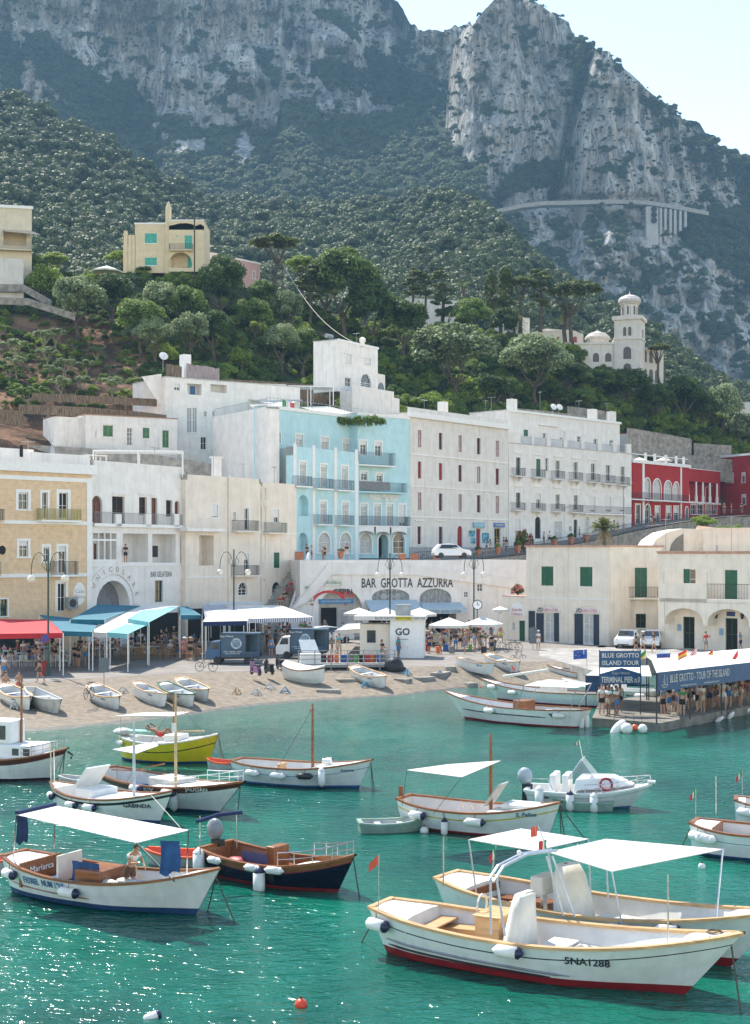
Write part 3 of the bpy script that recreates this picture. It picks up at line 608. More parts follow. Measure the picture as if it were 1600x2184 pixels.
        r.build('railing', rail, bl); return bl
    def band(s, y, h=.15, pr=.08, x0=None, x1=None, m=None, at=None):
        _, z = s.P(x0 if x0 is not None else at if at is not None else 0, y) if True else 0
        s.tr.box(0 if x0 is None else s.P(x0, y)[0], -pr, z-h/2, s.L if x1 is None else s.P(x1, y)[0], -.003, z+h/2)
    def finish(s, z0=0., roof=True, cornice=None, parapet=0., side=True, back=True, top=None):
        mb = MB(); L_, D, h = s.L, s.depth, s.h
        us = sorted(set([0, L_]+[min(max(v, 0), L_) for o in s.ops for v in (o[0], o[2])])); zs = sorted(set([z0, h]+[min(max(v, z0), h) for o in s.ops for v in (o[1], o[3])]))
        for i in range(len(us)-1):
            for j in range(len(zs)-1):
                if us[i+1]-us[i] < 1e-5 or zs[j+1]-zs[j] < 1e-5: continue
                cu, cz = (us[i]+us[i+1])/2, (zs[j]+zs[j+1])/2
                if any(o[0] < cu < o[2] and o[1] < cz < o[3] for o in s.ops): continue
                mb.add([(us[i],0,zs[j]),(us[i+1],0,zs[j]),(us[i+1],0,zs[j+1]),(us[i],0,zs[j+1])], [(0,1,2,3)])
        for (a, b, c, d, ar, rev) in s.ops:
            if ar:
                m = (a+c)/2; r = (c-a)/2; k = ar/r; N_ = 12; arc = [(m-r*cos(pi*i/N_), d-ar+r*sin(pi*i/N_)*k) for i in range(N_+1)]
                for i in range(N_):
                    (x1, z1_), (x2, z2_) = arc[i], arc[i+1]; mb.add([(x1,0,z1_),(x2,0,z2_),(x2,0,d),(x1,0,d)], [(0,1,2,3)])
                path = [(a, b)]+arc+[(c, b)]
            else: path = [(a, b), (a, d), (c, d), (c, b)]
            for i in range(len(path)-1): (x1, z1_), (x2, z2_) = path[i], path[i+1]; mb.add([(x1,0,z1_),(x2,0,z2_),(x2,rev,z2_),(x1,rev,z1_)], [(0,1,2,3)])
            mb.add([(a,0,b),(c,0,b),(c,rev,b),(a,rev,b)], [(0,1,2,3)])
        mb.add([(0,0,z0),(0,D,z0),(0,D,h),(0,0,h),(L_,0,z0),(L_,D,z0),(L_,D,h),(L_,0,h)], [(0,1,2,3),(4,7,6,5),(1,5,6,2)])
        s.wall = mb.build('wall', s.mats[0], s.root)
        if roof:
            r = MB()
            if parapet: r.add([(0.25,.25,h-parapet),(L_-.25,.25,h-parapet),(L_-.25,D-.25,h-parapet),(.25,D-.25,h-parapet)], [(0,1,2,3)]); p = parapet; r.box(0,.0,h-p,.25,D,h+.002); r.box(L_-.25,0,h-p,L_,D,h+.002); r.box(.25,D-.25,h-p,L_-.25,D,h+.002); r.box(.25,.002,h-p,L_-.25,.25,h+.002)
            else: r.box(-.06, -.06, h+.003, L_+.06, D+.06, h+.12)
            r.build('roof', s.mats[1] if len(s.mats) > 1 else s.mats[0], s.root)
        if cornice: s.tr.box(-.002-cornice[1], -cornice[1], h-cornice[0], L_+cornice[1], -.003, h+.14)
        return s
def strip(root, s, pts, r, m, name, n=5): mb = MB(); mb.tube(pts, r, n); return mb.build(name, m, root)
Wst = stucco('white_stucco', (.82,.78,.74), .45); Wst2 = stucco('aged_white_stucco', (.75,.71,.66), .6); CRM = stucco('cream_stucco', (.8,.71,.61), .4)
YEL = mat('yellow_brickwork', (.8,.58,.37), rough=.9, var=.08, scale=2, bump=.3, bscale=12); BLU = stucco('sky_blue_stucco', (.5,.73,.77), .2); RED = stucco('red_stucco', (.42,.035,.035), .3); OCH = stucco('pale_cream_stucco', (.8,.72,.61), .4)
ROOFW = mat('flat_roof', (.55,.53,.5), rough=.95, scale=1, var=.15); TILE = mat('roof_tiles', (.5,.3,.2), rough=.9, scale=8, var=.3, stretch=(1,.1,1), bump=.6)
def brick(m):      # block courses on the yellow house
    nt = m.node_tree; b = nt.nodes['Principled BSDF']; src_ = b.inputs['Base Color'].links[0].from_socket
    br = nt.nodes.new('ShaderNodeTexBrick'); tc = nt.nodes.new('ShaderNodeTexCoord'); mp = nt.nodes.new('ShaderNodeMapping'); mp.inputs['Rotation'].default_value = (R(90),0,0)
    nt.links.new(tc.outputs['Object'], mp.inputs[0]); nt.links.new(mp.outputs[0], br.inputs[0]); br.inputs['Scale'].default_value = 1.6; br.inputs['Mortar Size'].default_value = .012
    br.inputs['Color1'].default_value = (1,1,1,1); br.inputs['Color2'].default_value = (.93,.93,.93,1); br.inputs['Mortar'].default_value = (.62,.6,.55,1)
    mx = nt.nodes.new('ShaderNodeMixRGB'); mx.blend_type = 'MULTIPLY'; mx.inputs[0].default_value = 1; nt.links.new(src_, mx.inputs[1]); nt.links.new(br.outputs[0], mx.inputs[2]); nt.links.new(mx.outputs[0], b.inputs['Base Color'])
brick(YEL)
Z7 = (0, 930, .4); Z8 = (560, 830, .35); Z1 = (1060, 840, .3375); Z5 = (1020, 1080, .3625); Z4 = (520, 1160, .3625); Z9 = (220, 740, .3); ZL = (0, 430, .375); ZM = (500, 480, .375); ZR = (1000, 480, .375)
# ---- yellow house at the left edge
b = Bld('yellow_house', 'yellow block-faced house with white window surrounds behind the red awning', 'house', (-60, 118), (196, 127), QZ, 17.35, [YEL, ROOFW], 9, Z7)
b.win(98,300,150,392, trim=.25, nz=2, roll=.1); b.win(225,300,254,440, 'door', trim=.2, glass=DARK); b.win(315,302,362,440, 'door', trim=.28, glass=DARK)
b.win(102,560,150,645, trim=.22, roll=.3); b.win(232,590,262,672, trim=.2, roll=.1); b.win(312,588,352,730, 'door', trim=.22, roll=.2); b.win(308,785,350,935, 'door', trim=.25, glass=DARK)
b.win(-40,560,-10,730, 'door'); b.win(0,870,40,960, 'window', frame=GREENP)
b.balcony(224,438,388,448, .8, mat('yellow_striped_cloth', (.55,.47,.16), var=.3, scale=3, stretch=(4,.1,.1)), WHITE, 0, .07); b.balcony(-90,8,670,738, .8); b.balcony(290,420,668,740, .7, IRON, WHITE); b.balcony(-60,26,388,450, .8)
for y in (462, 742): b.band(y, .3, .12, at=250)
b.band(228, .35, .1, at=250); b.tr.box(b.L-.55, -.06, .01, b.L-.002, -.003, b.h-1)
mb = MB(); mb.prismy([(b.P(12,608)[0]+.33*cos(t*pi/6), b.P(12,608)[1]+.38*sin(t*pi/6)) for t in range(12)], -.05, .0); mb.build('oval_opening', DARK, b.root)
mb = MB(); u, z = b.P(422,840); mb.prismy([(u+.62*cos(t*pi/10), z+1.0*sin(t*pi/10)) for t in range(20)], -.07, -.004); o = mb.build('oval_plaque', WHITE, b.root)
text('Casa', .5, 'lettering', GREYST, o, TR(u, -.08, z+.2)); text('Blanca', .45, 'lettering', GREYST, o, TR(u, -.08, z-.25))
mb = MB(); u, z = b.P(345,890); mb.box(u-.1, -.7, z-.5, u+.9, -.15, z+.5); o = mb.build('air_conditioner', GRAYI, b.root); mb = MB(); mb.tube([(u+.35, -.72, z), (u+.35, -.74, z)], .36, 14); mb.build('fan', IRON, o)
pieces('shade_panel', DARK, b.root, [(.3,-.03,.02,b.P(290,900)[0],-.004,2.9)]); b.finish(cornice=(.7, .35));  # dark panel added so the wall base under the awning looks shaded
mb = MB(); u0, z0, u1, z1 = b.rect(-60, 65, 180, 165, 1.5); mb.box(u0, 1.5, b.h+.01, u1, 6, z1); o = mb.build('roof_room', Wst, b.root); mb = MB(); mb.box(b.P(105,90,1.5)[0], 1.46, z0+.9, b.P(122,90,1.5)[0], 1.49, z0+1.9); mb.build('window', DARK, o)
mb = MB(); mb.box(b.P(182,150)[0], .3, b.h+.12, b.L, .5, b.h+1.0); mb.build('parapet', Wst, b.root)
# ---- white arcaded house
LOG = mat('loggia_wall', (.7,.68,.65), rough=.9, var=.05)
b = Bld('arcaded_house', 'white house with open loggias and a big arched ground-floor entrance', 'house', (196, 127.5), (396, 139), QZ, 18.0, [Wst, ROOFW], 9, Z7)
for x0,x1,y0,y1,st in [(490,546,318,465,'a'),(598,665,322,470,'r'),(742,784,326,420,'r'),(808,840,330,478,'r'),(886,920,342,430,'r'),(932,958,345,430,'a')]:
    b.win(x0,y0,x1,y1, 'door' if y1 > 440 else 'window', arch=(st=='a'), frame=BROWNP, glass=BROWNP if (x0==808 or st=='a') else DARK, trim=0, rev=.3, nx=2 if x1-x0>35 else 1)
for x0,x1,y0,y1 in [(495,625,518,665),(655,790,520,672),(812,938,523,675),(960,1040,526,678)]: b.win(x0,y0,x1,y1,'void',trim=0,sill=0,rev=1.8)
b.win(512,770,690,960,'void',arch=1,trim=.5,rev=1.2,sill=0); b.win(825,770,868,885,'door',frame=GREENP,trim=.08); b.win(984,780,1014,845,trim=.08,frame=GRAYI)
b.band(478, .28, .35, at=700); b.band(688, .16, .06, at=700); b.band(305, .1, .15, 600, 690); b.band(308, .1, .15, 740, 830)
mb = MB(); y0 = b.P(495,665)[1]; y1 = b.P(495,520)[1]
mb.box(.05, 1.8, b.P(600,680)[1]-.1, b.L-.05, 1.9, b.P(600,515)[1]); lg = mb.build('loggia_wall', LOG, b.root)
for (x0,x1,yy0,yy1,m_) in [(500,512,575,665,BROWNP),(565,585,560,668,BROWNP),(600,620,565,662,DARK),(748,760,585,618,IRON),(813,840,585,645,IRON),(888,912,650,672,IRON)]:
    mb = MB(); u0,z0,u1,z1 = b.rect(x0,yy0,x1,yy1,1.8); mb.box(u0,1.74,z0,u1,1.79,z1); mb.build('door' if yy1-yy0>80 else 'window', m_, b.root)
mb = MB(); u0,z0,u1,z1 = b.rect(495,518,625,665)
for i in range(5): mb.box(u0+(u1-u0)*i/4-.06, .02, z0, u0+(u1-u0)*i/4+.06, .12, z1)
mb.box(u0,.03,z0+(z1-z0)*.72,u1,.11,z0+(z1-z0)*.79); mb.box(u0,.03,z0,u1,.11,z0+.12); mb.build('window_screen', WHITE, b.root)
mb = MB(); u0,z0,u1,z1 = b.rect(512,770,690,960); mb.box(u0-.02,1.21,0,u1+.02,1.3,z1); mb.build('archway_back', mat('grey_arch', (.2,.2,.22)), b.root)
# big arch moulding with letters
c = (u0+u1)/2; r = (u1-u0)/2; mb = MB(); N_ = 20; zc = z1-r
ring = lambda rr, y: [(c-rr*cos(pi*i/N_), y, zc+rr*sin(pi*i/N_)) for i in range(N_+1)]
mb.sheet([ring(r+.55,-.12), ring(r+1.45,-.12)]); mb.sheet([ring(r+1.45,-.12), ring(r+1.45,-.003)]); mb.sheet([ring(r+.55,-.003), ring(r+.55,-.12)]); o = mb.build('arch_moulding', Wst, b.root)
for i, ch in enumerate('FUNICOLARE'):
    t = pi*(.1+.8*i/9); text(ch, .62, 'lettering', GREYST, o, TR(c-(r+1)*cos(t), -.135, zc+(r+1)*sin(t)) @ Matrix.Rotation(-(pi/2-t), 4, 'Y'), bold=.012)
u, z = b.P(860,738); text('BAR GELATERIA', .72, 'lettering', mat('grey_letters', (.16,.16,.17)), b.root, TR(u, -.03, z), width=b.P(918,738)[0]-b.P(805,738)[0])
# terrace with piers and railing in front of the upper floor
for x in (618,778,928,1042): u,z = b.P(x,440,-.3); pieces('terrace_pier', Wst, b.root, [(u,-.35,b.P(x,484)[1]+.02,u+.75,-.05,b.P(x,415,-.3)[1])])
mb = MB(); zt = b.P(700,410,-.3)[1]; zf = b.P(700,474,-.3)[1]; mb.box(0,-.28,zt-.03,b.L,-.24,zt)
for i in range(int(b.L/.14)): mb.box(.05+i*.14,-.27,zf,.07+i*.14,-.25,zt-.03)
mb.build('terrace_railing', GRAYI, b.root)
pieces('shade_panel', DARK, b.root, [(.4,-.03,.02,b.P(500,900)[0]-.4,-.004,3.0),(b.P(715,900)[0],-.03,.02,b.L-.3,-.004,2.9)])  # near-black panels put the shade behind the awnings into the colour
b.finish(parapet=.6)
# ---- cream houses right of it
b = Bld('cream_house', 'cream plastered house left of the striped awning with a tall chimney pipe', 'house', (396, 138), (556, 147), QZ, 17.3, [CRM, ROOFW], 10, Z7)
b.win(1128,365,1162,435, trim=.1, roll=.9); b.win(1244,405,1258,455, trim=.06); b.win(1303,385,1326,500,'door',trim=.08,glass=DARK); b.win(1395,278,1420,345,trim=0,glass=CURT); b.win(1062,530,1140,690,'void',trim=0,rev=1.5,sill=0); b.win(1270,780,1318,850,arch=1,trim=.15,glass=DARK)
b.win(1396,370,1419,498,arch=1,trim=0,glass=CURT); b.win(1394,525,1418,668,arch=1,trim=0,glass=CURT); b.win(1300,625,1328,740,'door',trim=.1,roll=.3); b.win(1394,760,1418,895,'door',arch=1,trim=.05)
b.balcony(1268,1384,450,505,.8); b.balcony(1262,1386,690,742,.8); mb = MB(); u0,z0,u1,z1 = b.rect(1062,530,1140,690); mb.box(u0-.05,1.5,z0,u1+.05,1.6,z1); mb.build('loggia_wall', CRM, b.root)
b.band(505,.12,.06,at=1300); b.band(748,.12,.06,at=1300)
mb = MB(); u,z = b.P(1218,300); mb.tube([(u,-.12,.5),(u,-.12,b.h+.2)], .12, 8); mb.build('drain_pipe', CRM, b.root)
u,z = b.P(1210,240); mb = MB(); mb.box(u-.35,1,b.h,u+.35,1.7,b.h+1.9); mb.box(u-.5,.85,b.h+1.9,u+.5,1.85,b.h+2.05); mb.build('chimney', Wst, b.root)
mb = MB(); u,z = b.P(1190,435,-.9); mb.box(b.P(1000,480,-1)[0],-1.0,b.P(1100,492,-1)[1]-.3,b.P(1210,480,-1)[0],-.003,b.P(1100,492,-1)[1]); 
for i in range(22): uu = b.P(1050+i*7.4,480,-1)[0]; mb.box(uu,-.95,b.P(1100,492,-1)[1],uu+.02,-.93,b.P(1100,436,-1)[1])
mb.build('balcony', Wst, b.root); pieces('shade_panel', DARK, b.root, [(.3,-.03,.02,b.L*.48,-.004,3.2),(b.L*.52,-.03,.02,b.L-.2,-.004,3.2)]); b.finish(parapet=.5)  # balcony; dark sheets along the wall base stand for shade under the awnings
b = Bld('pale_house', 'pale cream house beside the blue hotel with a green louvred window', 'house', (556.5, 147.2), (632, 152), QZ, 17.0, [CRM, ROOFW], 10, Z7)
b.win(1458,392,1488,462,trim=.1,roll=.6); b.win(1459,620,1490,704,sh=GREENP,trim=.06); b.win(1450,778,1494,890,'door',arch=1,frame=GREENP,trim=.05,glass=DARK); b.balcony(1438,1534,462,515,.8,mat('green_rail',(.03,.09,.07))); b.band(520,.12,.05,at=1480); b.finish(parapet=.4)
u,z = b.P(1486,470,-.8)
# ---- big white side building of the hotel
b = Bld('white_annex', 'tall plain white building wall left of the blue hotel, terrace on top', 'building', (453.5, 173), (570, 160.5), 6, 26.0, [Wst, ROOFW], 1.5, Z9)
b.win(805,842,826,882,trim=.05,glass=DARK); b.finish(parapet=.2)

mb.box(.1,.1,b.h+.9,b.L-.1,.14,b.h+.94); [mb.box(.1+i*.25,.1,b.h,.12+i*.25,.12,b.h+.9) for i in range(int(b.L/.25))]; mb.build('terrace_railing', GRAYI, b.root)
b = Bld('white_annex', 'lower white block with a step in its roof joining the blue hotel', 'building', (570.5, 168), (624, 160.6), 6, 21.6, [Wst, ROOFW], .3, Z9); b.finish(parapet=.2)
# ---- blue hotel
FR = WHITE
def hotelwin(b, x, y, w, h, bal=None, **k):
    b.win(x-w/2, y, x+w/2, y+h, 'door' if h > 90 else 'window', trim=.16, **k)
b = Bld('blue_hotel', 'sky blue hotel with white balconied windows and arched ground floor', 'hotel', (626, 160), (766, 170.3), 8.9, 21.6, [BLU, ROOFW], 1, Z8)
for x,y in [(245,470),(373,485),(500,495)]: b.win(x-18,y-25,x+20,y+112,'door',trim=.2,roll=.12,nx=2,nz=3,glass=CURT); b.balcony(x-35,x+62,y+60,y+120,.8,mat('hotel_rail',(.07,.12,.15)),WHITE)
for x,y in [(370,710),(503,715)]: b.win(x-18,y-25,x+20,y+105,'door',trim=.2,roll=.12,nz=3,glass=CURT); b.balcony(x-28,x+58,y+55,y+112,.8,MATS['hotel_rail'],WHITE)
b.win(219,645,279,772,'void',arch=1,trim=0,sill=0,rev=1.2); b.win(219,875,276,1035,'void',arch=1,trim=0,rev=.9,sill=0)
for x0,x1 in [(340,412),(472,540)]: b.win(x0,875,x1,1000,arch=1,trim=.22,nz=2,glass=CURT)
for x0,x1 in [(188,205),(303,320),(436,452),(562,580)]: u0=b.P(x0,500)[0]; u1=b.P(x1,500)[0]; b.tr.box(u0,-.06,.01,u1,-.003,b.h+.3)
b.trim = BLU
mb = MB(); mb.box(.2,.9,b.P(250,645)[1]-3.2,3.6,.95,b.P(250,645)[1]+.2); mb.box(.2,.9,.02,3.6,.95,4.2); mb.build('recess_back', BLU, b.root)
fin = b.tr; b.tr = fin; b.finish(parapet=1.0)
upper = Bld('blue_hotel_upper_floor', 'set-back blue top floor of the hotel behind its roof terrace', 'hotel', (570, 162), (766, 175), 18.0, 26.2, [BLU, ROOFW], 2, Z8)
for x,y in [(225,290),(380,305),(512,318)]: upper.win(x-22,y-12,x+22,y+70,'door' if 0 else 'window',trim=.18,roll=.35,glass=CURT)
upper.win(92,265,110,330,trim=.15); upper.finish(cornice=(.25,.15)); mb = MB(); mb.box(0,.1,upper.h+1.0,upper.L,.13,upper.h+1.04); [mb.box(i*.6,.1,upper.h+.1,i*.6+.03,.13,upper.h+1) for i in range(int(upper.L/.6))]; mb.build('terrace_railing', GRAYI, upper.root)
mb = MB()
for x in (182,303,434,562): u,z = upper.P(x,315,-4.2); mb.lathe([(.12,0),(.22,.15),(.3,.45),(.25,.6),(.12,.7)],8,c=(u,-1.6,b.h+.1-upper.zb+8.9+.2))
b2 = Bld('blue_hotel_wing', 'right wing of the blue hotel carrying the white hotel name', 'hotel', (763, 172.5), (873, 178), 9.2, 26.4, [BLU, ROOFW], 9, Z8)
for x in (618,700,776): b2.win(x-20,700,x+20,835,'door',trim=.2,roll=.12,glass=CURT,nz=3)
b2.win(832,705,870,835,'door',trim=.2,roll=.85)
for x0,x1,a in [(594,664,1),(706,766,0),(796,866,1)]: b2.win(x0,880 if a else 884,x1,1002 if a else 1040,'window' if a else 'void',arch=1,trim=.25,glass=CURT if x0<700 else GLASS,rev=.2 if a else 1.2)
for x,y in [(618,505),(712,515)]: b2.win(x-18,y,x+20,y+50,trim=.18,roll=.25)
for x,y in [(615,315),(705,322)]: b2.win(x-20,y,x+20,y+85,'door',trim=.18,roll=.3)
b2.balcony(578,905,775,832,1.3,MATS['hotel_rail'],WHITE,0,.1); b2.balcony(582,812,385,462,1.2,MATS['hotel_rail'],WHITE); b2.balcony(582,884,568,626,1.2,MATS['hotel_rail'],BLU)
mb = MB(); u0 = b2.P(585,600,-1.1)[0]; u1 = b2.P(782,600,-1.1)[0]; mb.box(u0,-1.0,b2.P(680,612,-1.1)[1],u1,-.95,b2.P(680,562,-1.1)[1]); mb.build('screen', GREYST, b2.root)
u,z = b2.P(738,655); text('Relais Maresca', 1.5, 'lettering', WHITE, b2.root, TR(u,-.05,z) @ Matrix.Shear('XZ', 4, (.2, 0)), width=b2.P(824,650)[0]-b2.P(652,650)[0], bold=.05)
# canopy arches under the long balcony
mb = MB(); zf = b2.P(740,832,-1.3)[1]-.17
for (xa,xb) in [(580,680),(690,775),(785,880)]:
    ua = b2.P(xa,850,-1.25)[0]; ub = b2.P(xb,850,-1.25)[0]; m = (ua+ub)/2; r = (ub-ua)/2
    mb.sheet([[(m-r*cos(pi*i/10), y, zf-.9+r*.32*sin(pi*i/10)) for i in range(11)] for y in (-1.28,-.02)]); mb.sheet([[(m-r*cos(pi*i/10), -1.28, zf-.9+r*.32*sin(pi*i/10)) for i in range(11)], [(m-r*cos(pi*i/10), -1.28, zf) for i in range(11)]])
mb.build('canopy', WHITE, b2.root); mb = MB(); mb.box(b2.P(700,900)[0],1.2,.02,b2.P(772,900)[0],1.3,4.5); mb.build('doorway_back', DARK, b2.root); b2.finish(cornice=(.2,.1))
# ---- white house with red windows
b = Bld('red_window_house', 'four-storey white house with narrow dark red window frames', 'apartment house', (873.5, 178.2), (1084, 196.5), 9.3, 27.0, [Wst2, ROOFW], 12, Z8)
cols = [957,1085,1204,1317,1431]
for i, x in enumerate(cols):
    for j, (ya, yb) in enumerate([(250,355),(440,545),(630,738)]):
        sh_ = j*0; dy = [8,8,6][j]*i*[2,1.35,.9][j]; w = 11
        closed = (j == 1 and i < 2); b.win(x-w, ya+dy, x+w, yb+dy*.9, trim=.05, frame=REDP, nx=2, nz=2 if not closed else 1, glass=REDP if closed else (GLASS if (i+j) % 2 else CURT), sill=1)
for x0,x1,y0,y1 in [(944,966,836,945),(1073,1097,838,946)]: b.win(x0,y0,x1,y1,frame=REDP,trim=.05)
b.win(1186,832,1218,990,'door',arch=1,frame=REDP,glass=REDP,trim=.12); b.win(1303,850,1328,975,'door',frame=REDP,glass=REDP,trim=0); b.win(1413,848,1450,955,'door',frame=mat('shop_yellow',(.6,.45,.05)),glass=DARK,trim=0)
for y,h in ((394,.16),(590,.12),(776,.16)): b.band(y,h,.1,at=890)
b.band(800,.12,.15,930,985); b.band(802,.12,.15,1060,1115)
for x0,x1,y0,y1,tx,c1,c2 in [(1280,1348,812,844,'RENT SCOOTER',(.25,.5,.6),(.8,.8,.8)),(1408,1468,815,842,'CAMBIO',(.1,.2,.5),(.8,.7,.1))]:
    u0,z0,u1,z1 = b.rect(x0,y0,x1,y1); mb = MB(); mb.box(u0,-.25,z0,u1,-.02,z1); o = mb.build('shop_sign', mat('sign'+tx,c1), b.root); text(tx,(z1-z0)*.55,'lettering',mat('letters'+tx,c2),o,TR((u0+u1)/2,-.26,(z0+z1)/2),width=(u1-u0)*.85)
for x0,x1,y0,y1 in [(1258,1294,860,898),(1268,1296,905,940),(1338,1378,876,938)]: u0,z0,u1,z1 = b.rect(x0,y0,x1,y1); mb = MB(); mb.box(u0,-.06,z0,u1,-.01,z1); mb.build('poster', mat('blue_poster',(.15,.5,.65),var=.5,scale=2), b.root)
mb = MB(); mb.box(0,-.05,-1,b.L,-.004,b.P(890,962)[1]); mb.build('plinth', GREYST, b.root)
b.finish(cornice=(.5,.45)); mb = MB(); mb.box(0,.0,b.h+.13,b.L,.3,b.h+.75); mb.build('parapet', Wst2, b.root)
u,z = b.P(1118,150,3); mb = MB(); mb.box(u-.5,3,b.h,u+.5,4,b.h+2.6); mb.build('chimney', Wst, b.root)
# ---- third white house with balconies
b = Bld('balcony_house', 'long white house with a row of iron balconies and rooftop terraces', 'apartment house', (1085, 196.7), (1347, 218.5), 9.6, 24.7, [Wst, ROOFW], 12, Z1)
xs1 = [134,261,384,497,607,702,794]
for i, x in enumerate(xs1):
    y = 402+(i*9.5); b.win(x-14,y,x+14,y+112,'door',trim=.07,frame=GREENP if i in (0,1) else WHITE,glass=GLASS,rev=.2,sh=GREENP if i in (1,) else None)
    b.balcony(x-18,x+50,y+66,y+116,.8,IRON,Wst2,2,.14)
b.win(305,405,325,488,trim=.05)
for i, x in enumerate([134,262,384,498]):
    y = 625+i*5; b.win(x-14,y,x+14,y+95,'door',trim=.07,frame=[GREENP,WHITE,WHITE,WHITE][i],roll=[0,.4,0,0][i]); b.balcony(x-20,x+50,y+62,y+108,.8,IRON,Wst2,1,.14)
for x in (605,705,790): b.win(x-16,650,x+16,745,'door',trim=.05,roll=.9)
b.balcony(560,852,712,758,1.0,IRON,WHITE,0,.2)
b.win(116,792,148,935,'door',trim=.05,roll=.5); b.win(240,775,276,915,'door',arch=1,trim=.12,glass=DARK,frame=IRON); b.win(362,806,412,925,'door',trim=.05,glass=CURT); b.win(484,795,508,910,'door',trim=.1,frame=GREENP); b.win(560,778,584,890,arch=1,trim=.05,glass=CURT); b.win(455,836,472,870,trim=.03)
for x,w in [(134,45),(262,45),(384,45),(497,45),(607,45)]:
    for y in (372,582): b.band(y+(x-134)*.09*(1 if y<400 else .5),.12,.14,x-w*.6,x+w*.6)
b.band(515,.14,.1,at=100); b.finish()
mb = MB()
for x0,x1 in [(66,150),(222,235),(318,340),(425,445),(535,552),(640,662),(735,755),(820,850)]: u0 = b.P(x0,300)[0]; u1 = min(b.P(x1,300)[0], b.L); pieces('parapet_pier', Wst, b.root, [(max(u0,0),.0,b.h+.125,u1,.35,b.h+1.5)])
mb = MB(); mb.box(0,.1,b.h+1.1,b.L,.13,b.h+1.14); [mb.box(i*.2,.1,b.h+.125,i*.2+.02,.12,b.h+1.1) for i in range(int(b.L/.2))]; mb.build('terrace_railing', GRAYI, b.root)
b = Bld('attic_floor', 'set-back white attic floor above the long balcony house', 'apartment house', (1085, 201), (1322, 221), 24.0, 30.1, [Wst, ROOFW], 7, Z1)
b.h = 29.6-24
for x0,x1,y0,y1,g in [(168,196,226,268,1),(288,310,248,280,0),(395,430,232,290,2),(505,530,268,305,0),(610,634,285,318,0),(710,735,292,330,0)]: b.win(x0,y0,x1,y1,trim=.05,frame=GREENP if g==1 else WHITE,sh=GREENP if g==1 else None,roll=.8 if g==2 else 0)
b.band(195,.1,.3,260,380); b.finish(cornice=(.2,.2))
for x in (112,620,740): u = b.P(x,130,2)[0]; mb = MB(); mb.box(u-.6,2,b.h,u+.6,3,b.h+2.0); mb.build('chimney', Wst, b.root)
# ---- red buildings
b = Bld('red_villa', 'dark red villa with white arched windows and a flowered roof terrace', 'house', (1349, 222), (1470, 236), 13.4, 24.0, [RED, ROOFW], 10, Z1)
for x0,x1,y0,y1 in [(932,968,535,655),(988,1036,540,680),(1058,1105,552,672),(1118,1148,560,672)]: b.win(x0,y0,x1,y1,'window',arch=1,trim=.2,glass=CURT,nx=3)
b.win(876,700,904,825,'door',trim=.2); b.win(936,700,968,832,'door',arch=1,trim=.2,glass=DARK)
for x0,x1 in [(1000,1028),(1070,1098),(1118,1146)]: b.win(x0,712,x1,815,'door',trim=.18,roll=.4)
b.win(1190,715,1208,790,'door',arch=1,trim=.15)
b.balcony(858,1215,630,672,1.4,IRON,WHITE,0,.16); b.tr.box(b.P(918,520)[0],-.1,.02,b.P(930,520)[0],-.003,b.h); b.tr.box(b.P(1158,520)[0],-.1,.02,b.P(1166,520)[0],-.003,b.h); b.finish(cornice=(.35,.25))
mb = MB()
for x in (945,1003,1073,1138,1186): u = min(b.P(x,480)[0],b.L-.4); mb.box(u,.1,b.h+.125,u+.35,.4,b.h+1.4)
mb.box(0,.15,b.h+1.0,b.L,.3,b.h+1.1); mb.build('terrace_balustrade', WHITE, b.root)
b = Bld('terrace_house', 'white-walled red-trimmed room behind the red villa terrace', 'house', (1345, 240), (1407, 250), 20, 29.6, [WHITE, RED], 8, Z1); b.trim = RED; b.finish(cornice=(.3,.2))
b = Bld('red_colonnade_house', 'small red house with a white columned balcony beside the red villa', 'house', (1455, 238), (1536, 250), 15.2, 23.8, [RED, WHITE], 8, Z1)
b.win(1205,560,1395,690,'void',trim=0,rev=2.2,sill=0)
for x0,x1 in [(1225,1258),(1268,1305),(1322,1346),(1356,1390)]: b.win(x0,700,x1,762,trim=.12,nx=2)
b.band(690,.3,.2,at=1300); b.finish()
for x in (1205,1255,1298,1342,1387): mb = MB(); u,z = b.P(x,560); z0 = b.P(1300,686)[1]; mb.lathe([(.28,z0-b.h*0),(.28,z0+1.0),(.2,z0+1.1),(.17,b.P(1300,560)[1])],8,c=(u,-.1,0)); mb.build('column', WHITE, b.root)
mb = MB(); mb.box(b.P(1205,600)[0],2.2,b.P(1300,690)[1],b.P(1395,600)[0],2.3,b.P(1300,560)[1]); mb.build('recess_back', RED, b.root)
b = Bld('red_block', 'plain dark red building at the right end of the upper road', 'building', (1482, 262), (1680, 240), 15, 26.8, [RED, PINKT], 10, Z1)
for x0,x1,y0,y1 in [(1255,1293,508,545),(1452,1492,503,562),(1550,1568,500,560),(1550,1572,638,700)]: b.win(x0,y0,x1,y1,trim=.12,frame=GREYST,roll=.3 if x0>1400 else .5)
b.finish(cornice=(.25,.2))
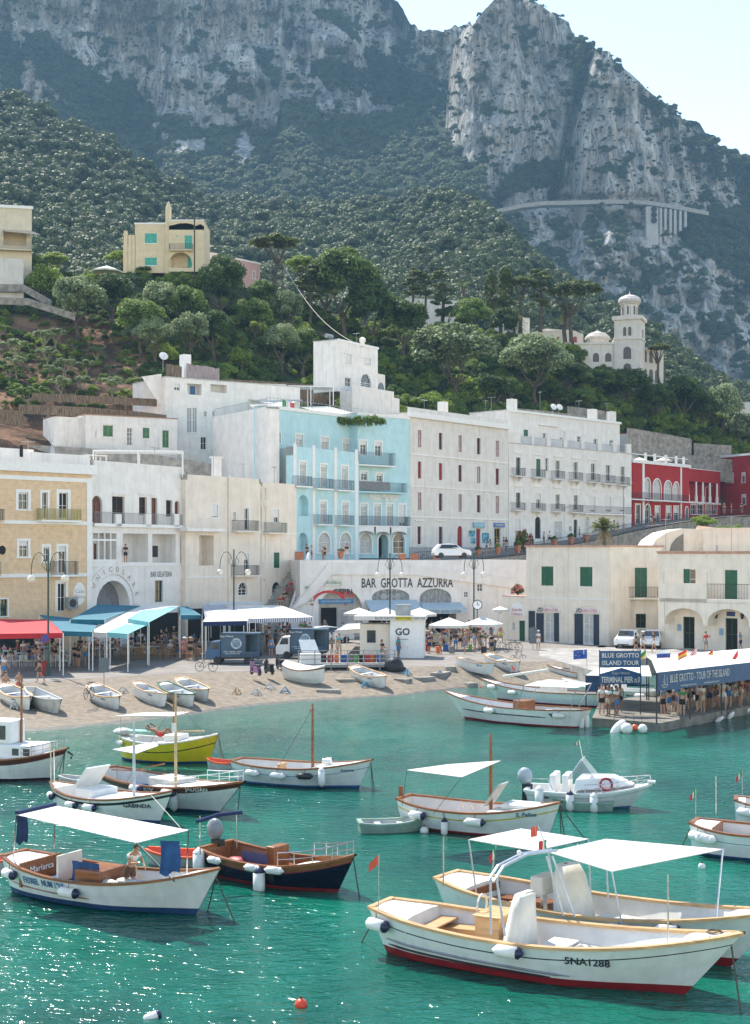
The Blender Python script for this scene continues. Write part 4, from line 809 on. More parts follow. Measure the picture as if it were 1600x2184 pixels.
# ---- arcade building "Bar Grotta Azzurra" under the upper road
b = Bld('arcade_building', 'white vaulted arcade lettered Bar Grotta Azzurra under the upper road', 'building', (640, 146), (1125, 152), QZ, 9.15, [Wst, ROOFW], 16, Z4)
b.h = 9.1-QZ
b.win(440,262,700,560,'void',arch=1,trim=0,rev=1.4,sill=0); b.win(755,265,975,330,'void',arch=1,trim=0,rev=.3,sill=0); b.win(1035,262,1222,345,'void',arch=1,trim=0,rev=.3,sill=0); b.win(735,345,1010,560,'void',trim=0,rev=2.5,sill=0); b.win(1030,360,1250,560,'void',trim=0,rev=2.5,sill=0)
b.win(1372,235,1405,280,'window',trim=.05,rev=.1); b.win(1295,280,1320,315,trim=.05,rev=.1)
mb = MB(); zt = lambda y: b.P(900,y)[1]
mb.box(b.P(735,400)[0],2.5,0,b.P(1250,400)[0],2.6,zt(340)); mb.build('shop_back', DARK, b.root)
for (x0,x1,y0,y1) in [(755,975,265,330),(1035,1222,262,345)]:
    u0,z0,u1,z1 = b.rect(x0,y0,x1,y1); m = MB(); m.box(u0,.3,z0,u1,.34,z1+.1); o = m.build('lunette', mat('grey_lunette',(.33,.35,.36),var=.2), b.root); m = MB()
    for i in range(9): m.box(u0+(u1-u0)*i/8-.03,.22,z0,u0+(u1-u0)*i/8+.03,.28,z0+(z1-z0)*abs(sin(pi*(i+.01)/8))**.6)
    for i in range(3):
        for j in range(2):
            if x0 < 800: m.tube([(u0+(u1-u0)*(.32+.18*i),.12,z0+.35+j*.85),(u0+(u1-u0)*(.32+.18*i),.2,z0+.35+j*.85)], .36, 12)
    m.build('fan_unit', GREYST, o)
u0,z0,u1,z1 = b.rect(440,262,700,560); m = MB(); m.box(u0,1.4,0,u1,1.5,z1); m.build('arch_back', Wst2, b.root)
for (x0,x1,y0,y1,mm,nm) in [(455,545,375,520,DARK,'door'),(440,645,325,352,mat('awning_blue',(.05,.22,.42)),'shop_sign'),(480,578,208,250,mat('sign_cream',(.7,.7,.62)),'wall_sign'),(360,408,240,275,MATS['sign_cream'],'wall_sign'),(358,410,318,352,MATS['sign_cream'],'wall_sign'),(570,610,385,500,GREYST,'notice_board')]:
    off = 1.3 if 440 < x0+10 < 700 and nm in ('door',) else (-.02 if nm != 'notice_board' else -.02); ru = b.rect(x0,y0,x1,y1,off); m = MB(); m.box(ru[0],off-.08,ru[1],ru[2],off,ru[3]); o = m.build(nm, mm, b.root)
    tx = {325:'TICKET POINT BLUE GROTTO ISLAND TOUR',208:'BUCA DI BACCO',240:'RENT SCOOTER',318:'WELCOME'}.get(y0)
    if tx: text(tx,(ru[3]-ru[1])*.5,'lettering',WHITE if y0==325 else mat('green_letters',(.08,.25,.12)),o,TR((ru[0]+ru[2])/2,off-.1,(ru[1]+ru[3])/2),width=(ru[2]-ru[0])*.85)
LET = mat('dark_letters', (.03,.035,.05)); REDL = mat('red_letters', (.6,.04,.04))
u0 = b.P(692,232)[0]; u1 = b.P(1230,232)[0]; u,z = b.P(960,232); text('BAR  GROTTA  AZZURRA', 1.35, 'lettering', LET, b.root, TR((u0+u1)/2,-.03,z), width=u1-u0, bold=.015)
u,z = b.P(582,282); text('CAPRI', .75, 'lettering', LET, b.root, TR(u,-.03,z), bold=.01); u,z = b.P(610,297); text('BELL', .75, 'lettering', REDL, b.root, TR(u,-.03,z), bold=.015); u,z = b.P(500,290)
m = MB(); m.sheet([[(u+1.9*cos(t),-.05,z-1.2+1.5*sin(t)) for t in [pi*k/10 for k in range(11)]],[(u+1.6*cos(t),-.05,z-1.2+1.25*sin(t)) for t in [pi*k/10 for k in range(11)]]]); m.build('arch_sign', REDL, b.root)
# sloping stair parapet at the left and the road parapet on top
zz = lambda x,y: b.P(x,y)[1]
m = MB(); pl = [(b.P(275,372)[0], b.P(275,372)[1]-.3), (b.P(500,100)[0], zz(500,100)-.2), (b.P(1000,128)[0], zz(1000,128)), (b.P(1600,212)[0], zz(1600,212)), (b.P(1600,230)[0], zz(1600,212)-.9), (b.P(1000,150)[0], zz(1000,128)-.95), (b.P(515,150)[0], zz(515,110)-1.2), (b.P(372,300)[0], zz(372,260)-1.4)]
m.prismy(pl, -.28, -.003); m.build('parapet', Wst, b.root)
m = MB(); m.prismy([(b.P(240,400)[0],-.0),(b.P(275,372)[0],b.P(275,372)[1]-.3),(0,b.P(380,240)[1]-1.2),(0.01,0)], .05, .5); m.build('stair_wall', Wst, b.root); b.finish(roof=False)
b.root['label'] = 'white vaulted arcade lettered BAR GROTTA AZZURRA under the upper road'
# shop awnings on the arcade
AWN = mat('pale_blue_awning', (.45,.55,.6), rough=.8, var=.05); AWT = mat('awning_letters', (.08,.1,.18))
for i, (x0,x1,y0,y1,w,tx,lb) in enumerate([(715,1015,330,385,2.2,'SNACK BAR','left pale blue awning over the arcade bar'),(1035,1272,345,382,1.8,'SNACK PIZZA  GELATERIA  ROSTICCERIA','right pale blue awning lettered gelateria over the arcade')]):
    u0,z1 = b.P(x0,y0); u1,_ = b.P(x1,y0); _,z0 = b.P((x0+x1)/2,y1,-w); r_ = empty('awning', b.A+b.u*u0, b.ang, lb, 'awning'); L_ = u1-u0; m = MB(); m.sheet([[(0,-.02,z1),(L_,-.02,z1)],[(-.1,-w,z0),(L_+.1,-w,z0)]],0,.05); c = m.build('canopy', AWN, r_); m = MB(); m.box(-.1,-w-.03,z0-.5,L_+.1,-w-.003,z0-.01); c = m.build('valance', AWN, r_); text(tx,.42,'lettering',AWT,c,TR(L_/2,-w-.04,z0-.28),width=L_*.8)
# ---- coast guard house
b = Bld('coastguard_house', 'cream two-storey coastguard house with green shutters and a flag by the door', 'house', (1073, 142), (1301, 133.5), QZ, 10.4, [OCH, PINKT], 9, Z5)
b.win(372,352,442,468,sh=GREENP,trim=0,rev=.12,sill=0); b.win(599,355,672,472,sh=GREENP,trim=0,rev=.12,sill=0)
b.win(388,628,450,795,'door',frame=WHITE,trim=.04,glass=CURT,nz=3); b.win(618,632,682,812,'door',frame=WHITE,trim=.04,glass=CURT,nz=3); b.win(240,672,275,795,'door',frame=GREENP,glass=GREENP,trim=0); b.win(202,684,218,728,trim=.04)
b.band(540,.12,.05,at=400)
NAVY = mat('navy_shutter', (.02,.035,.06), rough=.5)
for x0,x1,y0,y1 in [(300,335,615,790),(345,388,628,795),(450,476,628,795),(570,618,632,810),(682,712,636,815)]: ru = b.rect(x0,y0,x1,y1); m = MB(); m.box(ru[0],-.1,ru[1],ru[2],-.02,ru[3]); m.build('shutter', NAVY, b.root)
for x0,x1,y0 in [(352,482,598),(580,714,603)]:
    ru = b.rect(x0,y0,x1,y0+24); m = MB(); m.box(ru[0],-.14,ru[1],ru[2],-.04,ru[3]); o = m.build('wall_sign', WHITE, b.root); text('GUARDIA COSTIERA',.42,'lettering',REDL,o,TR((ru[0]*.8+ru[2]*1.2)/2,-.15,(ru[1]+ru[3])/2),width=(ru[2]-ru[0])*.7); text('//D',.5,'emblem',LET,o,TR(ru[0]+.35,-.15,(ru[1]+ru[3])/2),bold=.02)
    c = (ru[0]+ru[2])/2; rr = (ru[2]-ru[0])*.66; m = MB(); m.tube([(c-rr*cos(pi*i/14),-.01,ru[1]-.6+rr*.75*sin(pi*i/14)) for i in range(15)], .04, 4); m.build('arch_line', OCH, b.root)
u,z = b.P(230,618); m = MB(); m.prismy([(u-.95,z-.45),(u+.95,z-.45)]+[(u+.95*cos(pi*i/10),z-.45+1.35*sin(pi*i/10)) for i in range(1,10)], -.06,-.003); o = m.build('wall_sign', WHITE, b.root); text('Guardia\nCostiera',.4,'lettering',REDL,o,TR(u,-.07,z-.05))
m = MB(); u,z = b.P(528,400); m.tube([(u,-.05,.1),(u,-.05,b.h)], .05, 6); u2 = b.P(770,400)[0]; m.tube([(u2,-.05,.1),(u2,-.05,b.h)], .05, 6); m.build('drain_pipe', OCH, b.root)
# the lower left part has only one storey
full = b.h; zlow = b.P(200,535)[1]; ul = b.P(283,400)[0]; b.ops.append((-.001, zlow, ul, full+.001, 0, .02)); b.finish(roof=False, side=False)
bpy.data.objects.remove(b.wall)
mb = MB(); us = sorted(set([0, ul, b.L]+[v for o in b.ops for v in (o[0], o[2]) if 0 < v < b.L])); zs = sorted(set([0, full]+[v for o in b.ops for v in (o[1], o[3]) if 0 < v < full]))
for i in range(len(us)-1):
    for j in range(len(zs)-1):
        cu, cz = (us[i]+us[i+1])/2, (zs[j]+zs[j+1])/2
        if not any(o[0] < cu < o[2] and o[1] < cz < o[3] for o in b.ops): mb.add([(us[i],0,zs[j]),(us[i+1],0,zs[j]),(us[i+1],0,zs[j+1]),(us[i],0,zs[j+1])], [(0,1,2,3)])
for (x0,z0,x1,z1,ar,rv) in b.ops[:-1]: mb.add([(x0,0,z0),(x0,0,z1),(x1,0,z1),(x1,0,z0),(x0,rv,z0),(x0,rv,z1),(x1,rv,z1),(x1,rv,z0)], [(0,1,5,4),(1,2,6,5),(2,3,7,6),(3,0,4,7)])
mb.add([(ul,0,zlow),(ul,9,zlow),(ul,9,full),(ul,0,full)], [(0,1,2,3)]); mb.add([(0,0,0),(0,9,0),(0,9,zlow),(0,0,zlow)], [(0,1,2,3)]); mb.add([(b.L,0,0),(b.L,9,0),(b.L,9,full),(b.L,0,full)], [(0,1,2,3)])
mb.build('wall', OCH, b.root); mb = MB(); mb.box(ul-.12,-.15,full,b.L+.1,9.1,full+.16); mb.box(-.05,-.05,zlow,ul,9,zlow+.15); mb.build('roof', PINKT, b.root)
CG = b
# middle recessed part
b = Bld('harbour_office', 'cream house set back behind the parked white cars, green door and small balcony', 'house', (1301, 136.5), (1412, 136.5), QZ, 10.35, [OCH, PINKT], 9, Z5)
b.win(921,360,994,535,'door',sh=GREENP,trim=0,rev=.12); b.win(926,632,988,716,trim=0,glass=DARK,frame=GREENP); b.win(895,656,914,712,trim=0,glass=DARK); b.balcony(888,1066,474,538,.7,IRON,OCH,0,.14); b.win(1040,475,1060,535,'window',trim=0,glass=OCH,frame=OCH) if 0 else None; b.finish()
# vault roof behind
r_ = empty('vaulted_roof_house', W(1385, HZ, 141)-Vector((0,0,H-9.6)), 0, 'cream rounded vault-roofed house with a dark half-moon window', 'house'); s_ = F/141
m = MB(); pf = [(0,0)]+[((x-1385)/s_, (1180-y)/s_+9.8-9.6) for x,y in [(1385,1172),(1400,1150),(1425,1134),(1455,1127),(1480,1128)]]+[(15,2.3),(15,0)]; m.prismy(pf, 0, 8); m.build('wall', OCH, r_)
m = MB(); m.prismy([((x-1385)/s_, (1180-y)/s_+.2) for x,y in [(1428,1177),(1432,1160),(1443,1147),(1458,1138),(1458,1177)]], -.04, -.003); m.build('window', mat('lunette_glass',(.22,.2,.17)), r_)
m = MB(); m.add([(4.5,.3,2.5),(6,0,2.3),(13,0,1.2),(16,3,1.0),(12,3.5,2.2),(6,6,3)], [(0,1,2,4,5),(2,3,4)]); m.build('roof', TILE, r_)
# portico building at the right
b = Bld('portico_house', 'cream arched portico house at the right with green shutters upstairs', 'house', (1404, 131), (1660, 123.5), QZ, 9.75, [OCH, PINKT], 9, Z5)
b.win(1208,368,1280,488,sh=GREENP,trim=0,kind='shutter1',rev=.15); b.win(1452,374,1525,558,'door',sh=GREENP,trim=0,rev=.15)
b.win(1206,650,1273,838,'door',frame=GREENP,glass=DARK,trim=0); b.win(1455,658,1526,850,'door',frame=GREENP,glass=DARK,trim=0)
u0,z0,u1,z1 = b.rect(1463,620,1512,646); m = MB(); m.box(u0,-.06,z0,u1,-.003,z1); m.build('wall_sign', mat('navy_sign',(.03,.05,.15)), b.root)
for x,y in [(1412,635),(1565,640)]: u,z = b.P(x,y); m = MB(); m.tube([(u,-.02,z),(u,-.35,z+.2)],.03,5); m.lathe([(.05,-.35),(.14,-.25),(.18,.1),(.05,.25)],6,c=(u,-.38,z)); m.build('lantern', IRON, b.root)
for x,y,w_ in [(1184,713,16),(1432,738,18)]: u,z = b.P(x,y); m = MB(); m.box(u-.2,-.05,z-.3,u+.2,-.003,z+.3); m.build('notice', mat('blue_notice',(.25,.4,.55)), b.root)
m = MB(); o_ = -1.6; X = lambda x: b.P(x,500,o_)[0]; Zq = lambda y: b.P(1300,y,o_)[1]
zfl = Zq(575)+1.05; m.box(X(1068),o_,zfl-.95,X(1345),o_+.15,zfl+.75); m.box(X(1068),o_,zfl-.9,X(1680),-.003,zfl-.6)
for (a,c) in [(1098,1322),(1350,1592)]:
    ua,uc = X(a),X(c); mm = (ua+uc)/2; r = (uc-ua)/2; top_ = [(mm-r*cos(pi*i/12), zfl-2.6+r*.62*sin(pi*i/12)) for i in range(13)]
    m.sheet([[(p,o_+.0,q) for p,q in top_],[(p,o_+.0,zfl-.92) for p,q in top_]]); m.sheet([[(p,o_,q) for p,q in top_],[(p,0,q) for p,q in top_]])
for a in (1068,1322,1592): u_ = X(a); m.box(u_,o_,zfl-2.9,X(a+28),-.003,zfl-.9)
m.build('portico', OCH, b.root); m = MB()
pieces('pillar', OCH, b.root, [(X(x),o_+.02,zfl+.75,X(x)+.3,o_+.3,b.h-1.5) for x in (1070,1325,1590)]); u0,u1 = X(1345),X(1600); m.box(u0,o_+.05,zfl+.7,u1,o_+.09,zfl+.74); [m.box(u0+i*.14,o_+.06,zfl-.6,u0+i*.14+.02,o_+.08,zfl+.7) for i in range(int((u1-u0)/.14))]; m.build('railing', IRON, b.root); b.finish()
mb = MB(); mb.box(-.1,-.15,b.h+.122,b.L,-.062,b.h+.25); mb.build('roof_edge', PINKT, b.root)
b = Bld('roof_room', 'low cream rooftop room with outside steps behind the portico house roof', 'building', (1500, 139), (1680, 136), 8, 12.1, [OCH, OCH], 5, Z5); b.win(1398,228,1412,272,trim=0,glass=DARK); b.finish()
# ================================================================ HILL HOUSES, VILLA, CASTLE, WALLS, ROADS
def wallseg(name, pts, hpx, mats, label, cat='wall', th=.4, cap=None):
    """wall along photo points (x, ytop, Y); hpx = height in metres"""
    P_ = [W(x, y, Y) for x, y, Y in pts]; r = empty(name, (P_[0].x, P_[0].y, P_[0].z-hpx), 0, label, cat); o = r.location; mb = MB()
    rows = [[], [], [], []]
    for p in P_: q = p-Vector(o); rows[0].append((q.x,q.y,q.z-hpx)); rows[1].append((q.x,q.y,q.z)); rows[2].append((q.x,q.y+th,q.z)); rows[3].append((q.x,q.y+th,q.z-hpx))
    mb.sheet(rows); mb.add([rows[k][0] for k in range(4)]+[rows[k][-1] for k in range(4)], [(0,1,2,3),(7,6,5,4)]); mb.build('face', mats, r)
    if cap:
        mb = MB(); mb.sheet([[(a,b-.06,c+.0) for a,b,c in rows[1]], [(a,b-.06,c+.12) for a,b,c in rows[1]], [(a,b+.06,c+.12) for a,b,c in rows[2]], [(a,b+.06,c) for a,b,c in rows[2]]]); mb.build('coping', cap, r)
    return r
TEAL = mat('teal_shutter', (.05,.42,.33), rough=.5); VIL = stucco('villa_cream', (.72,.6,.4), .2); PINKH = stucco('pink_stucco', (.6,.38,.37), .3); REED = mat('reed_screen', (.27,.2,.14), rough=1, scale=6, var=.5, stretch=(4,4,.2), bump=1, bscale=10)
REEDP = mat('pinkish_screen', (.42,.34,.34), rough=1, scale=5, var=.3, stretch=(4,4,.2)); PAL = stucco('castle_stucco', (.68,.64,.58), .4); DOMEM = mat('dome_plaster', (.6,.56,.53), rough=.8, scale=3, var=.15)
LGREEN = mat('shutter_light_green', (.05,.17,.06), rough=.5)
b = Bld('terrace_house', 'low white house with green shutters on the concrete wall below the olive terraces', 'house', (183, 167), (378, 172.5), 20.6, 25.7, [Wst, TILE], 7, Z9)
b.win(0,555,70,640,sh=LGREEN,trim=0,rev=.1); b.win(170,575,207,700,'door',trim=.04,nz=4); b.win(282,572,330,652,sh=LGREEN,trim=0,rev=.1); b.win(422,590,467,718,'door',sh=LGREEN,trim=0,rev=.1); b.win(-60,600,-48,640,trim=0); b.band(545,.1,.12,0,90); b.band(548,.1,.12,260,340); b.finish()
mb = MB(); mb.box(0,-1.2,1.0,b.L+1,-1.17,1.03); [mb.box(i*.25,-1.2,0,i*.25+.02,-1.18,1) for i in range(int(b.L*4))]; mb.box(-3,-1.3,-.15,b.L+1,-.003,0); mb.build('terrace_railing', GRAYI, b.root)
side = MB(); side.box(-3.2,1.5,0,-.003,6,4.9); side.build('side_room', Wst, b.root)
wallseg('retaining_wall', [(-40,952,166),(95,950,166),(180,955,166),(300,965,167.5),(430,985,169),(452,990,170)], 9, CONC, 'stained concrete retaining wall below the low white terrace house')
b = Bld('hillside_house', 'big white flat-roofed hillside house with grey shutters and reed screens on its roof', 'house', (353, 175), (640, 186), 14, 31.0, [Wst, ROOFW], 9, Z9)
b.win(595,430,632,610,sh=GREYST,trim=0,rev=.08); b.win(634,430,668,610,sh=GREYST,trim=0,rev=.08); b.win(716,458,736,495,trim=.03); b.win(776,455,794,490,trim=.03); b.win(505,262,546,310,trim=.04,roll=.5); b.win(600,262,700,340,'void',trim=0,rev=1.2,sill=0); b.win(765,268,880,325,'void',trim=0,rev=1.2,sill=0); b.win(695,640,735,730,trim=0,glass=DARK); b.finish()
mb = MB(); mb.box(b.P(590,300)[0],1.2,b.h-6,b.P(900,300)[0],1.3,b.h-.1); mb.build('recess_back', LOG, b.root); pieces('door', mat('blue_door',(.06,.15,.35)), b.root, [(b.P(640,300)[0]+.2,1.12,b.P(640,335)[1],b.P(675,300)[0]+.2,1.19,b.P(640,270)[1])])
for (x0,x1,y0,mm,lb) in [(450,560,122,REED,0),(600,833,128,REEDP,1)]:
    u0,z0,u1,z1 = b.rect(x0,y0,x1,238,.3); mb = MB(); n = 9; top_ = [(u0+(u1-u0)*i/n, z1-.25*i/n+random.uniform(-.12,.12)) for i in range(n+1)]; mb.prismy([(u0,b.h+.13),(u1,b.h+.13)]+top_[::-1], .3+lb*.2, .38+lb*.2); mb.build('reed_screen', mm, b.root)
u = b.P(575,100,2)[0]; mb = MB(); mb.box(u,2,b.h,b.P(626,100,2)[0],3.2,b.P(600,52,2)[1]); mb.build('chimney', WHITE, b.root)
mb = MB(); mb.prismy([(b.P(295,200)[0],b.P(295,197)[1]),(b.P(450,192)[0],b.P(450,192)[1]),(0,0),(b.P(450,192)[0]-.0,0),(b.P(480,600)[0]-.6,0)], 2, 6) if 0 else mb.add([(b.P(300,205)[0],1,b.P(300,205)[1]),(-.003,1,b.h+.5),(-.003,1,0),(b.P(440,420)[0],1,b.P(440,420)[1]),(b.P(300,205)[0],5,b.P(300,205)[1]),(-.003,5,b.h+.5)], [(0,1,2,3),(0,4,5,1)]); mb.build('side_wall', Wst, b.root)
# satellite dish on the hill house
def dish(px, py, Y, r, lb):
    e = empty('satellite_dish', W(px, py, Y), .4, lb, 'satellite dish'); m = MB(); m.tube([(0,0,-1),(0,0,.6)],.04,6); m.build('mast', GRAYI, e); m = MB(); m.T = TR(0,-.1,.8) @ rot(rx=R(65)); m.lathe([(.02,0),(r*.6,.06),(r,.2),(r*.97,.22),(.02,.03)],16); m.build('dish', WHITE, e); m = MB(); m.tube([(0,-.1,.5),(0,-.7,1)],.02,5); m.build('arm', GRAYI, e)
dish(348, 775, 178, .55, 'white satellite dish on the roof edge of the big white hillside house')
dish(478*.375+1000, 480+1068*.375, 214, .5, 'left of two white satellite dishes on the attic roof'); dish(512*.375+1000, 480+1070*.375, 214.5, .5, 'right of two white satellite dishes on the attic roof')
def shade(name, quad, lb, cat='awning', m_=None, sag=.15, poles=True, pole_h=2.4, pm=None):
    """stretched cloth: quad of photo points (x, y, Y) clockwise from far left"""
    P_ = [W(*q) for q in quad]; c = sum(P_, Vector())/4; r = empty(name, (c.x, c.y, c.z-pole_h), 0, lb, cat); o = Vector(r.location); rows = []
    for i in range(7):
        u = i/6; row = []
        for j in range(9):
            w = j/8; p = (P_[0]*(1-w)+P_[1]*w)*(1-u)+(P_[3]*(1-w)+P_[2]*w)*u-o; row.append(p-Vector((0,0,sag*16*u*(1-u)*w*(1-w)*1.)))
        rows.append(row)
    m = MB(); m.sheet(rows, 0, .03); m.build('cloth', m_ or CANVAS, r, smooth=True)
    if poles:
        for p in P_: q = p-o; m = MB(); m.tube([(q.x,q.y,q.z-.01),(q.x,q.y,q.z-pole_h)], .04, 6); m.build('pole', pm or GRAYI, r)
    return r
shade('shade_sail', [(485,842,184),(560,834,188),(645,853,186),(600,866,178)], 'white shade sail over the roof terrace left of the Italian flag', sag=.2, pole_h=2.0)
shade('shade_sail', [(640,868,178),(700,866,182),(785,888,180),(720,889,172)], 'white shade sail over the hotel roof terrace right of the Italian flag', sag=.3, pole_h=1.6)
shade('shade_sail', [(530,862,176),(590,858,178),(615,880,174),(560,884,170)], 'small drooping white canvas beside the Italian flag on the roof', sag=.3, pole_h=1.4)
def pergola(x0,y0,x1,y1,Y,lb,h=2.3,d=3.5,n=8,slat=True):
    a = W(x0,y0,Y); b_ = W(x1,y1,Y+1); L_ = (b_-a).length; r = empty('pergola', (a.x,a.y,a.z-h), atan2(b_.y-a.y,b_.x-a.x), lb, 'pergola')
    for u in (0.05,L_/2,L_-.05):
        for v in (.05,d-.05): m = MB(); m.box(u-.06,v-.06,-.1,u+.06,v+.06,h-.003); m.build('post', WHITE, r)
    m = MB(); [m.box(0,v,h,L_,v+.1,h+.12) for v in (0,d-.1)]; [m.box(L_*i/n,.101,h+.01,L_*i/n+.08,d-.101,h+.09) for i in range(n+1)]; [m.box(0.01,d*i/10,h+.125,L_-.01,d*i/10+.22,h+.14) for i in range(10) if slat]; m.build('roof_frame', WHITE, r)
pergola(614,824,712,822,188,'white pergola frame on the terrace left of the white hill house'); pergola(198,960+2,390,975,137,'white slatted pergola on the roof of the arcaded house'); pergola(560,820,610,826,196,'small white pergola behind the shade sails',d=2,slat=False); pergola(182,972,228,970,140,'small white slatted pergola on the roof beside the closed parasol',d=2)
b = Bld('hill_house', 'white two-storey hill house with arched windows and water tank above the blue hotel', 'house', (721, 192), (806, 200), 31.2, 38.0, [Wst, ROOFW], 4, ZM)
b.win(632,735,665,790,trim=.1,roll=.95); b.win(738,755,775,795,trim=.1,roll=.9); b.win(628,868,663,918,trim=.06,glass=GLASS); b.win(718,846,778,922,arch=1,trim=.15); b.band(727,.12,.12,625,672); b.band(745,.12,.12,705,780); b.finish(cornice=(.15,.12))
mb = MB(); mb.box(b.P(600,900)[0],-2,-3.2,b.L+2.4,-.004,-.02); mb.box(b.L-.1,0.3,-.02,b.L+2.3,4,3.4); mb.box(b.P(600,900)[0],-2.0,-.02,b.L+1,-1.9,.8); mb.build('lower_terrace', Wst2, b.root)
m = MB(); x0 = b.L+.5; m.prismy([(x0,.1),(x0+1.5,.1)]+[(x0+.75+.75*cos(pi*i/10),1.3+.9*sin(pi*i/10)) for i in range(11)], .22, .296); m.build('window', GLASS, b.root)
m = MB(); m.T = TR(1.5,3,b.h+.3); m.tube([(0,0,.7),(1.4,0,.7)],.28,10); o = m.build('water_tank', GRAYI, b.root); m = MB(); m.add([(0,-.2,.6),(1.4,-.2,.6),(1.4,-1.5,0),(0,-1.5,0)],[(0,1,2,3)]); m.T = TR(1.5,3,b.h+.3); o2 = MB(); o2.T = m.T; o2.add([(0,-.2,.6),(1.4,-.2,.6),(1.4,-1.5,0),(0,-1.5,0),(0,-.2,.52),(1.4,-.2,.52),(1.4,-1.5,-.08),(0,-1.5,-.08)],[(0,1,2,3),(7,6,5,4),(0,4,5,1),(1,5,6,2),(2,6,7,3),(3,7,4,0)]); o2.build('solar_panel', GLASS, b.root)
m = MB(); m.lathe([(.3,0),(.3,.8),(.45,.85),(.45,1.3),(.1,1.5)],10,c=(b.L-.8,2,b.h+.1)); m.build('chimney', Wst, b.root)
b = Bld('cream_villa', 'cream yellow villa with turquoise shutters and an arched porch on the hill crest', 'villa', (288, 224), (360, 224), 53, 60.6, [VIL, ROOFW], 8, ZL)
b.win(824,178,893,238,sh=TEAL,trim=0,rev=.1); b.win(824,316,893,364,sh=TEAL,trim=0,rev=.1); b.finish(cornice=(.12,.08))
for x in (705,730,752): u = b.P(x,200)[0]; pieces('terrace_column', VIL, b.root, [(u,0,0,u+.5,.5,b.P(x,165 if x<720 else 190)[1])])
mb = MB(); mb.box(b.P(700,200)[0],.1,0,-.003,5,b.P(700,240)[1]); mb.build('side_terrace', VIL, b.root)
v = Bld('x', 'x', 'x', (360.5, 223), (435, 223), 53, 60.9, [VIL, ROOFW], 8, ZL); v.win(1050,190,1093,270,'door',sh=TEAL,trim=0,rev=.1); v.win(962,288,1092,376,'void',arch=1,trim=0,rev=1.8,sill=0); v.win(998,192,1012,204,trim=0,glass=DARK); v.balcony(962,1096,238,272,.7,IRON,VIL); v.finish(cornice=(.1,.05))
for k in KIDS(v.root): k.parent = b.root; k.location = v.root.location-b.root.location
m = MB(); m.box(v.P(962,300)[0],1.8,0,v.P(1092,300)[0],1.9,4.8); o = m.build('porch_back', VIL, b.root); o.location = v.root.location-b.root.location; m = MB(); m.box(v.P(1048,322)[0]+.3,1.72,.2,v.P(1090,322)[0]+.2,1.79,3); o = m.build('door', TEAL, b.root); o.location = v.root.location-b.root.location
m = MB(); pl = [(v.P(x,y)[0],v.P(x,y)[1]) for x,y in [(960,138),(990,132),(1020,124),(1060,122),(1090,128),(1115,138),(1140,128),(1160,140),(1160,160),(960,160)]]; m.prismy(pl, .0, .3); o = m.build('curved_parapet', VIL, b.root); o.location = v.root.location-b.root.location
m = MB(); m.lathe([(.55,0),(.45,9.0),(.45,10.2),(.2,10.9),(.05,11.2)],10,c=(b.L,-.2,-.2)); m.build('chimney_tower', VIL, b.root); bpy.data.objects.remove(v.root)
b = Bld('pink_house', 'small pink house between trees below the hill crest right of the villa', 'house', (503, 230), (555, 234), 47, 56.4, [PINKH, TILE], 6, ZM); b.win(105,265,118,305,trim=.1); b.win(12,262,24,292,trim=.06); b.finish(cornice=(.15,.12))
b = Bld('crest_house', 'low pale house with a chimney behind the trees right of the cream villa', 'house', (440, 236), (500, 238), 52, 57.4, [PINKH, TILE], 6, ZL); b.finish(); m = MB(); u = b.P(1205,300)[0]; m.box(u,1,b.h,u+1.3,2,b.P(1205,282)[1]); m.build('chimney', Wst, b.root)
b = Bld('edge_house', 'cream house with a balcony awning cut by the left edge of the hill', 'house', (-60, 214), (68, 216), 50, 61.2, [VIL, ROOFW], 7, ZL); b.mats[0] = stucco('edge_house_stucco', (.68,.6,.46), .3)
b.win(20,165,150,250,'void',trim=0,rev=1.5,sill=0); b.balcony(-40,180,220,268,1.2,GRAYI); b.finish(cornice=(.3,.2)); m = MB(); m.box(b.P(20,165)[0],1.5,4,b.P(150,165)[0],1.6,b.h-.3); m.build('recess_back', VIL, b.root)
m = MB(); m.sheet([[(b.P(20,170)[0],-.01,b.P(60,160)[1]),(b.P(175,170)[0],-.01,b.P(60,160)[1])],[(b.P(30,170)[0],-2.6,b.P(60,190)[1]),(b.P(230,170)[0],-2.6,b.P(60,200)[1])]],0,.05); m.build('awning', mat('tan_awning',(.6,.47,.33)), b.root)
wallseg('lower_wall', [(-60,545,212),(50,553,213)], 8, stucco('white_wall_stucco',(.66,.63,.58)), 'tall white garden wall under the house at the left edge')
b = Bld('far_house', 'small white and blue house among the holm oaks at the upper left', 'house', (130, 470), (188, 485), 110, 115.8, [stucco('pale_blue_stucco',(.5,.6,.66)), ROOFW], 8, (0,0,1)); 
for x in (140,150,164,176): b.win(x,495,x+4,505,trim=0,glass=DARK,nx=1,nz=1,sill=0)
b.finish()
b = Bld('garden_house', 'long low white building behind the three umbrella pines', 'building', (868, 265), (985, 268), 48, 56.3, [Wst, ROOFW], 8, ZM); b.finish()
for x0,x1,y0,Y,lb in [(1105,1130,676,268,'white house corner between the palms and the tall pine'),(1165,1215,702,268,'white flat house left of the domed castle')]: b = Bld('white_house', lb, 'house', (x0, Y), (x1, Y+2), 40, 9.8+(1180-y0)*Y/F, [Wst, ROOFW], 6); b.finish()
b = Bld('far_flat_house', 'pale flat-roofed house at the right edge behind the dark trees', 'house', (1552, 290), (1700, 284), 30, 9.8+(1180-860)*290/F, [Wst2, ROOFW], 8); b.finish()
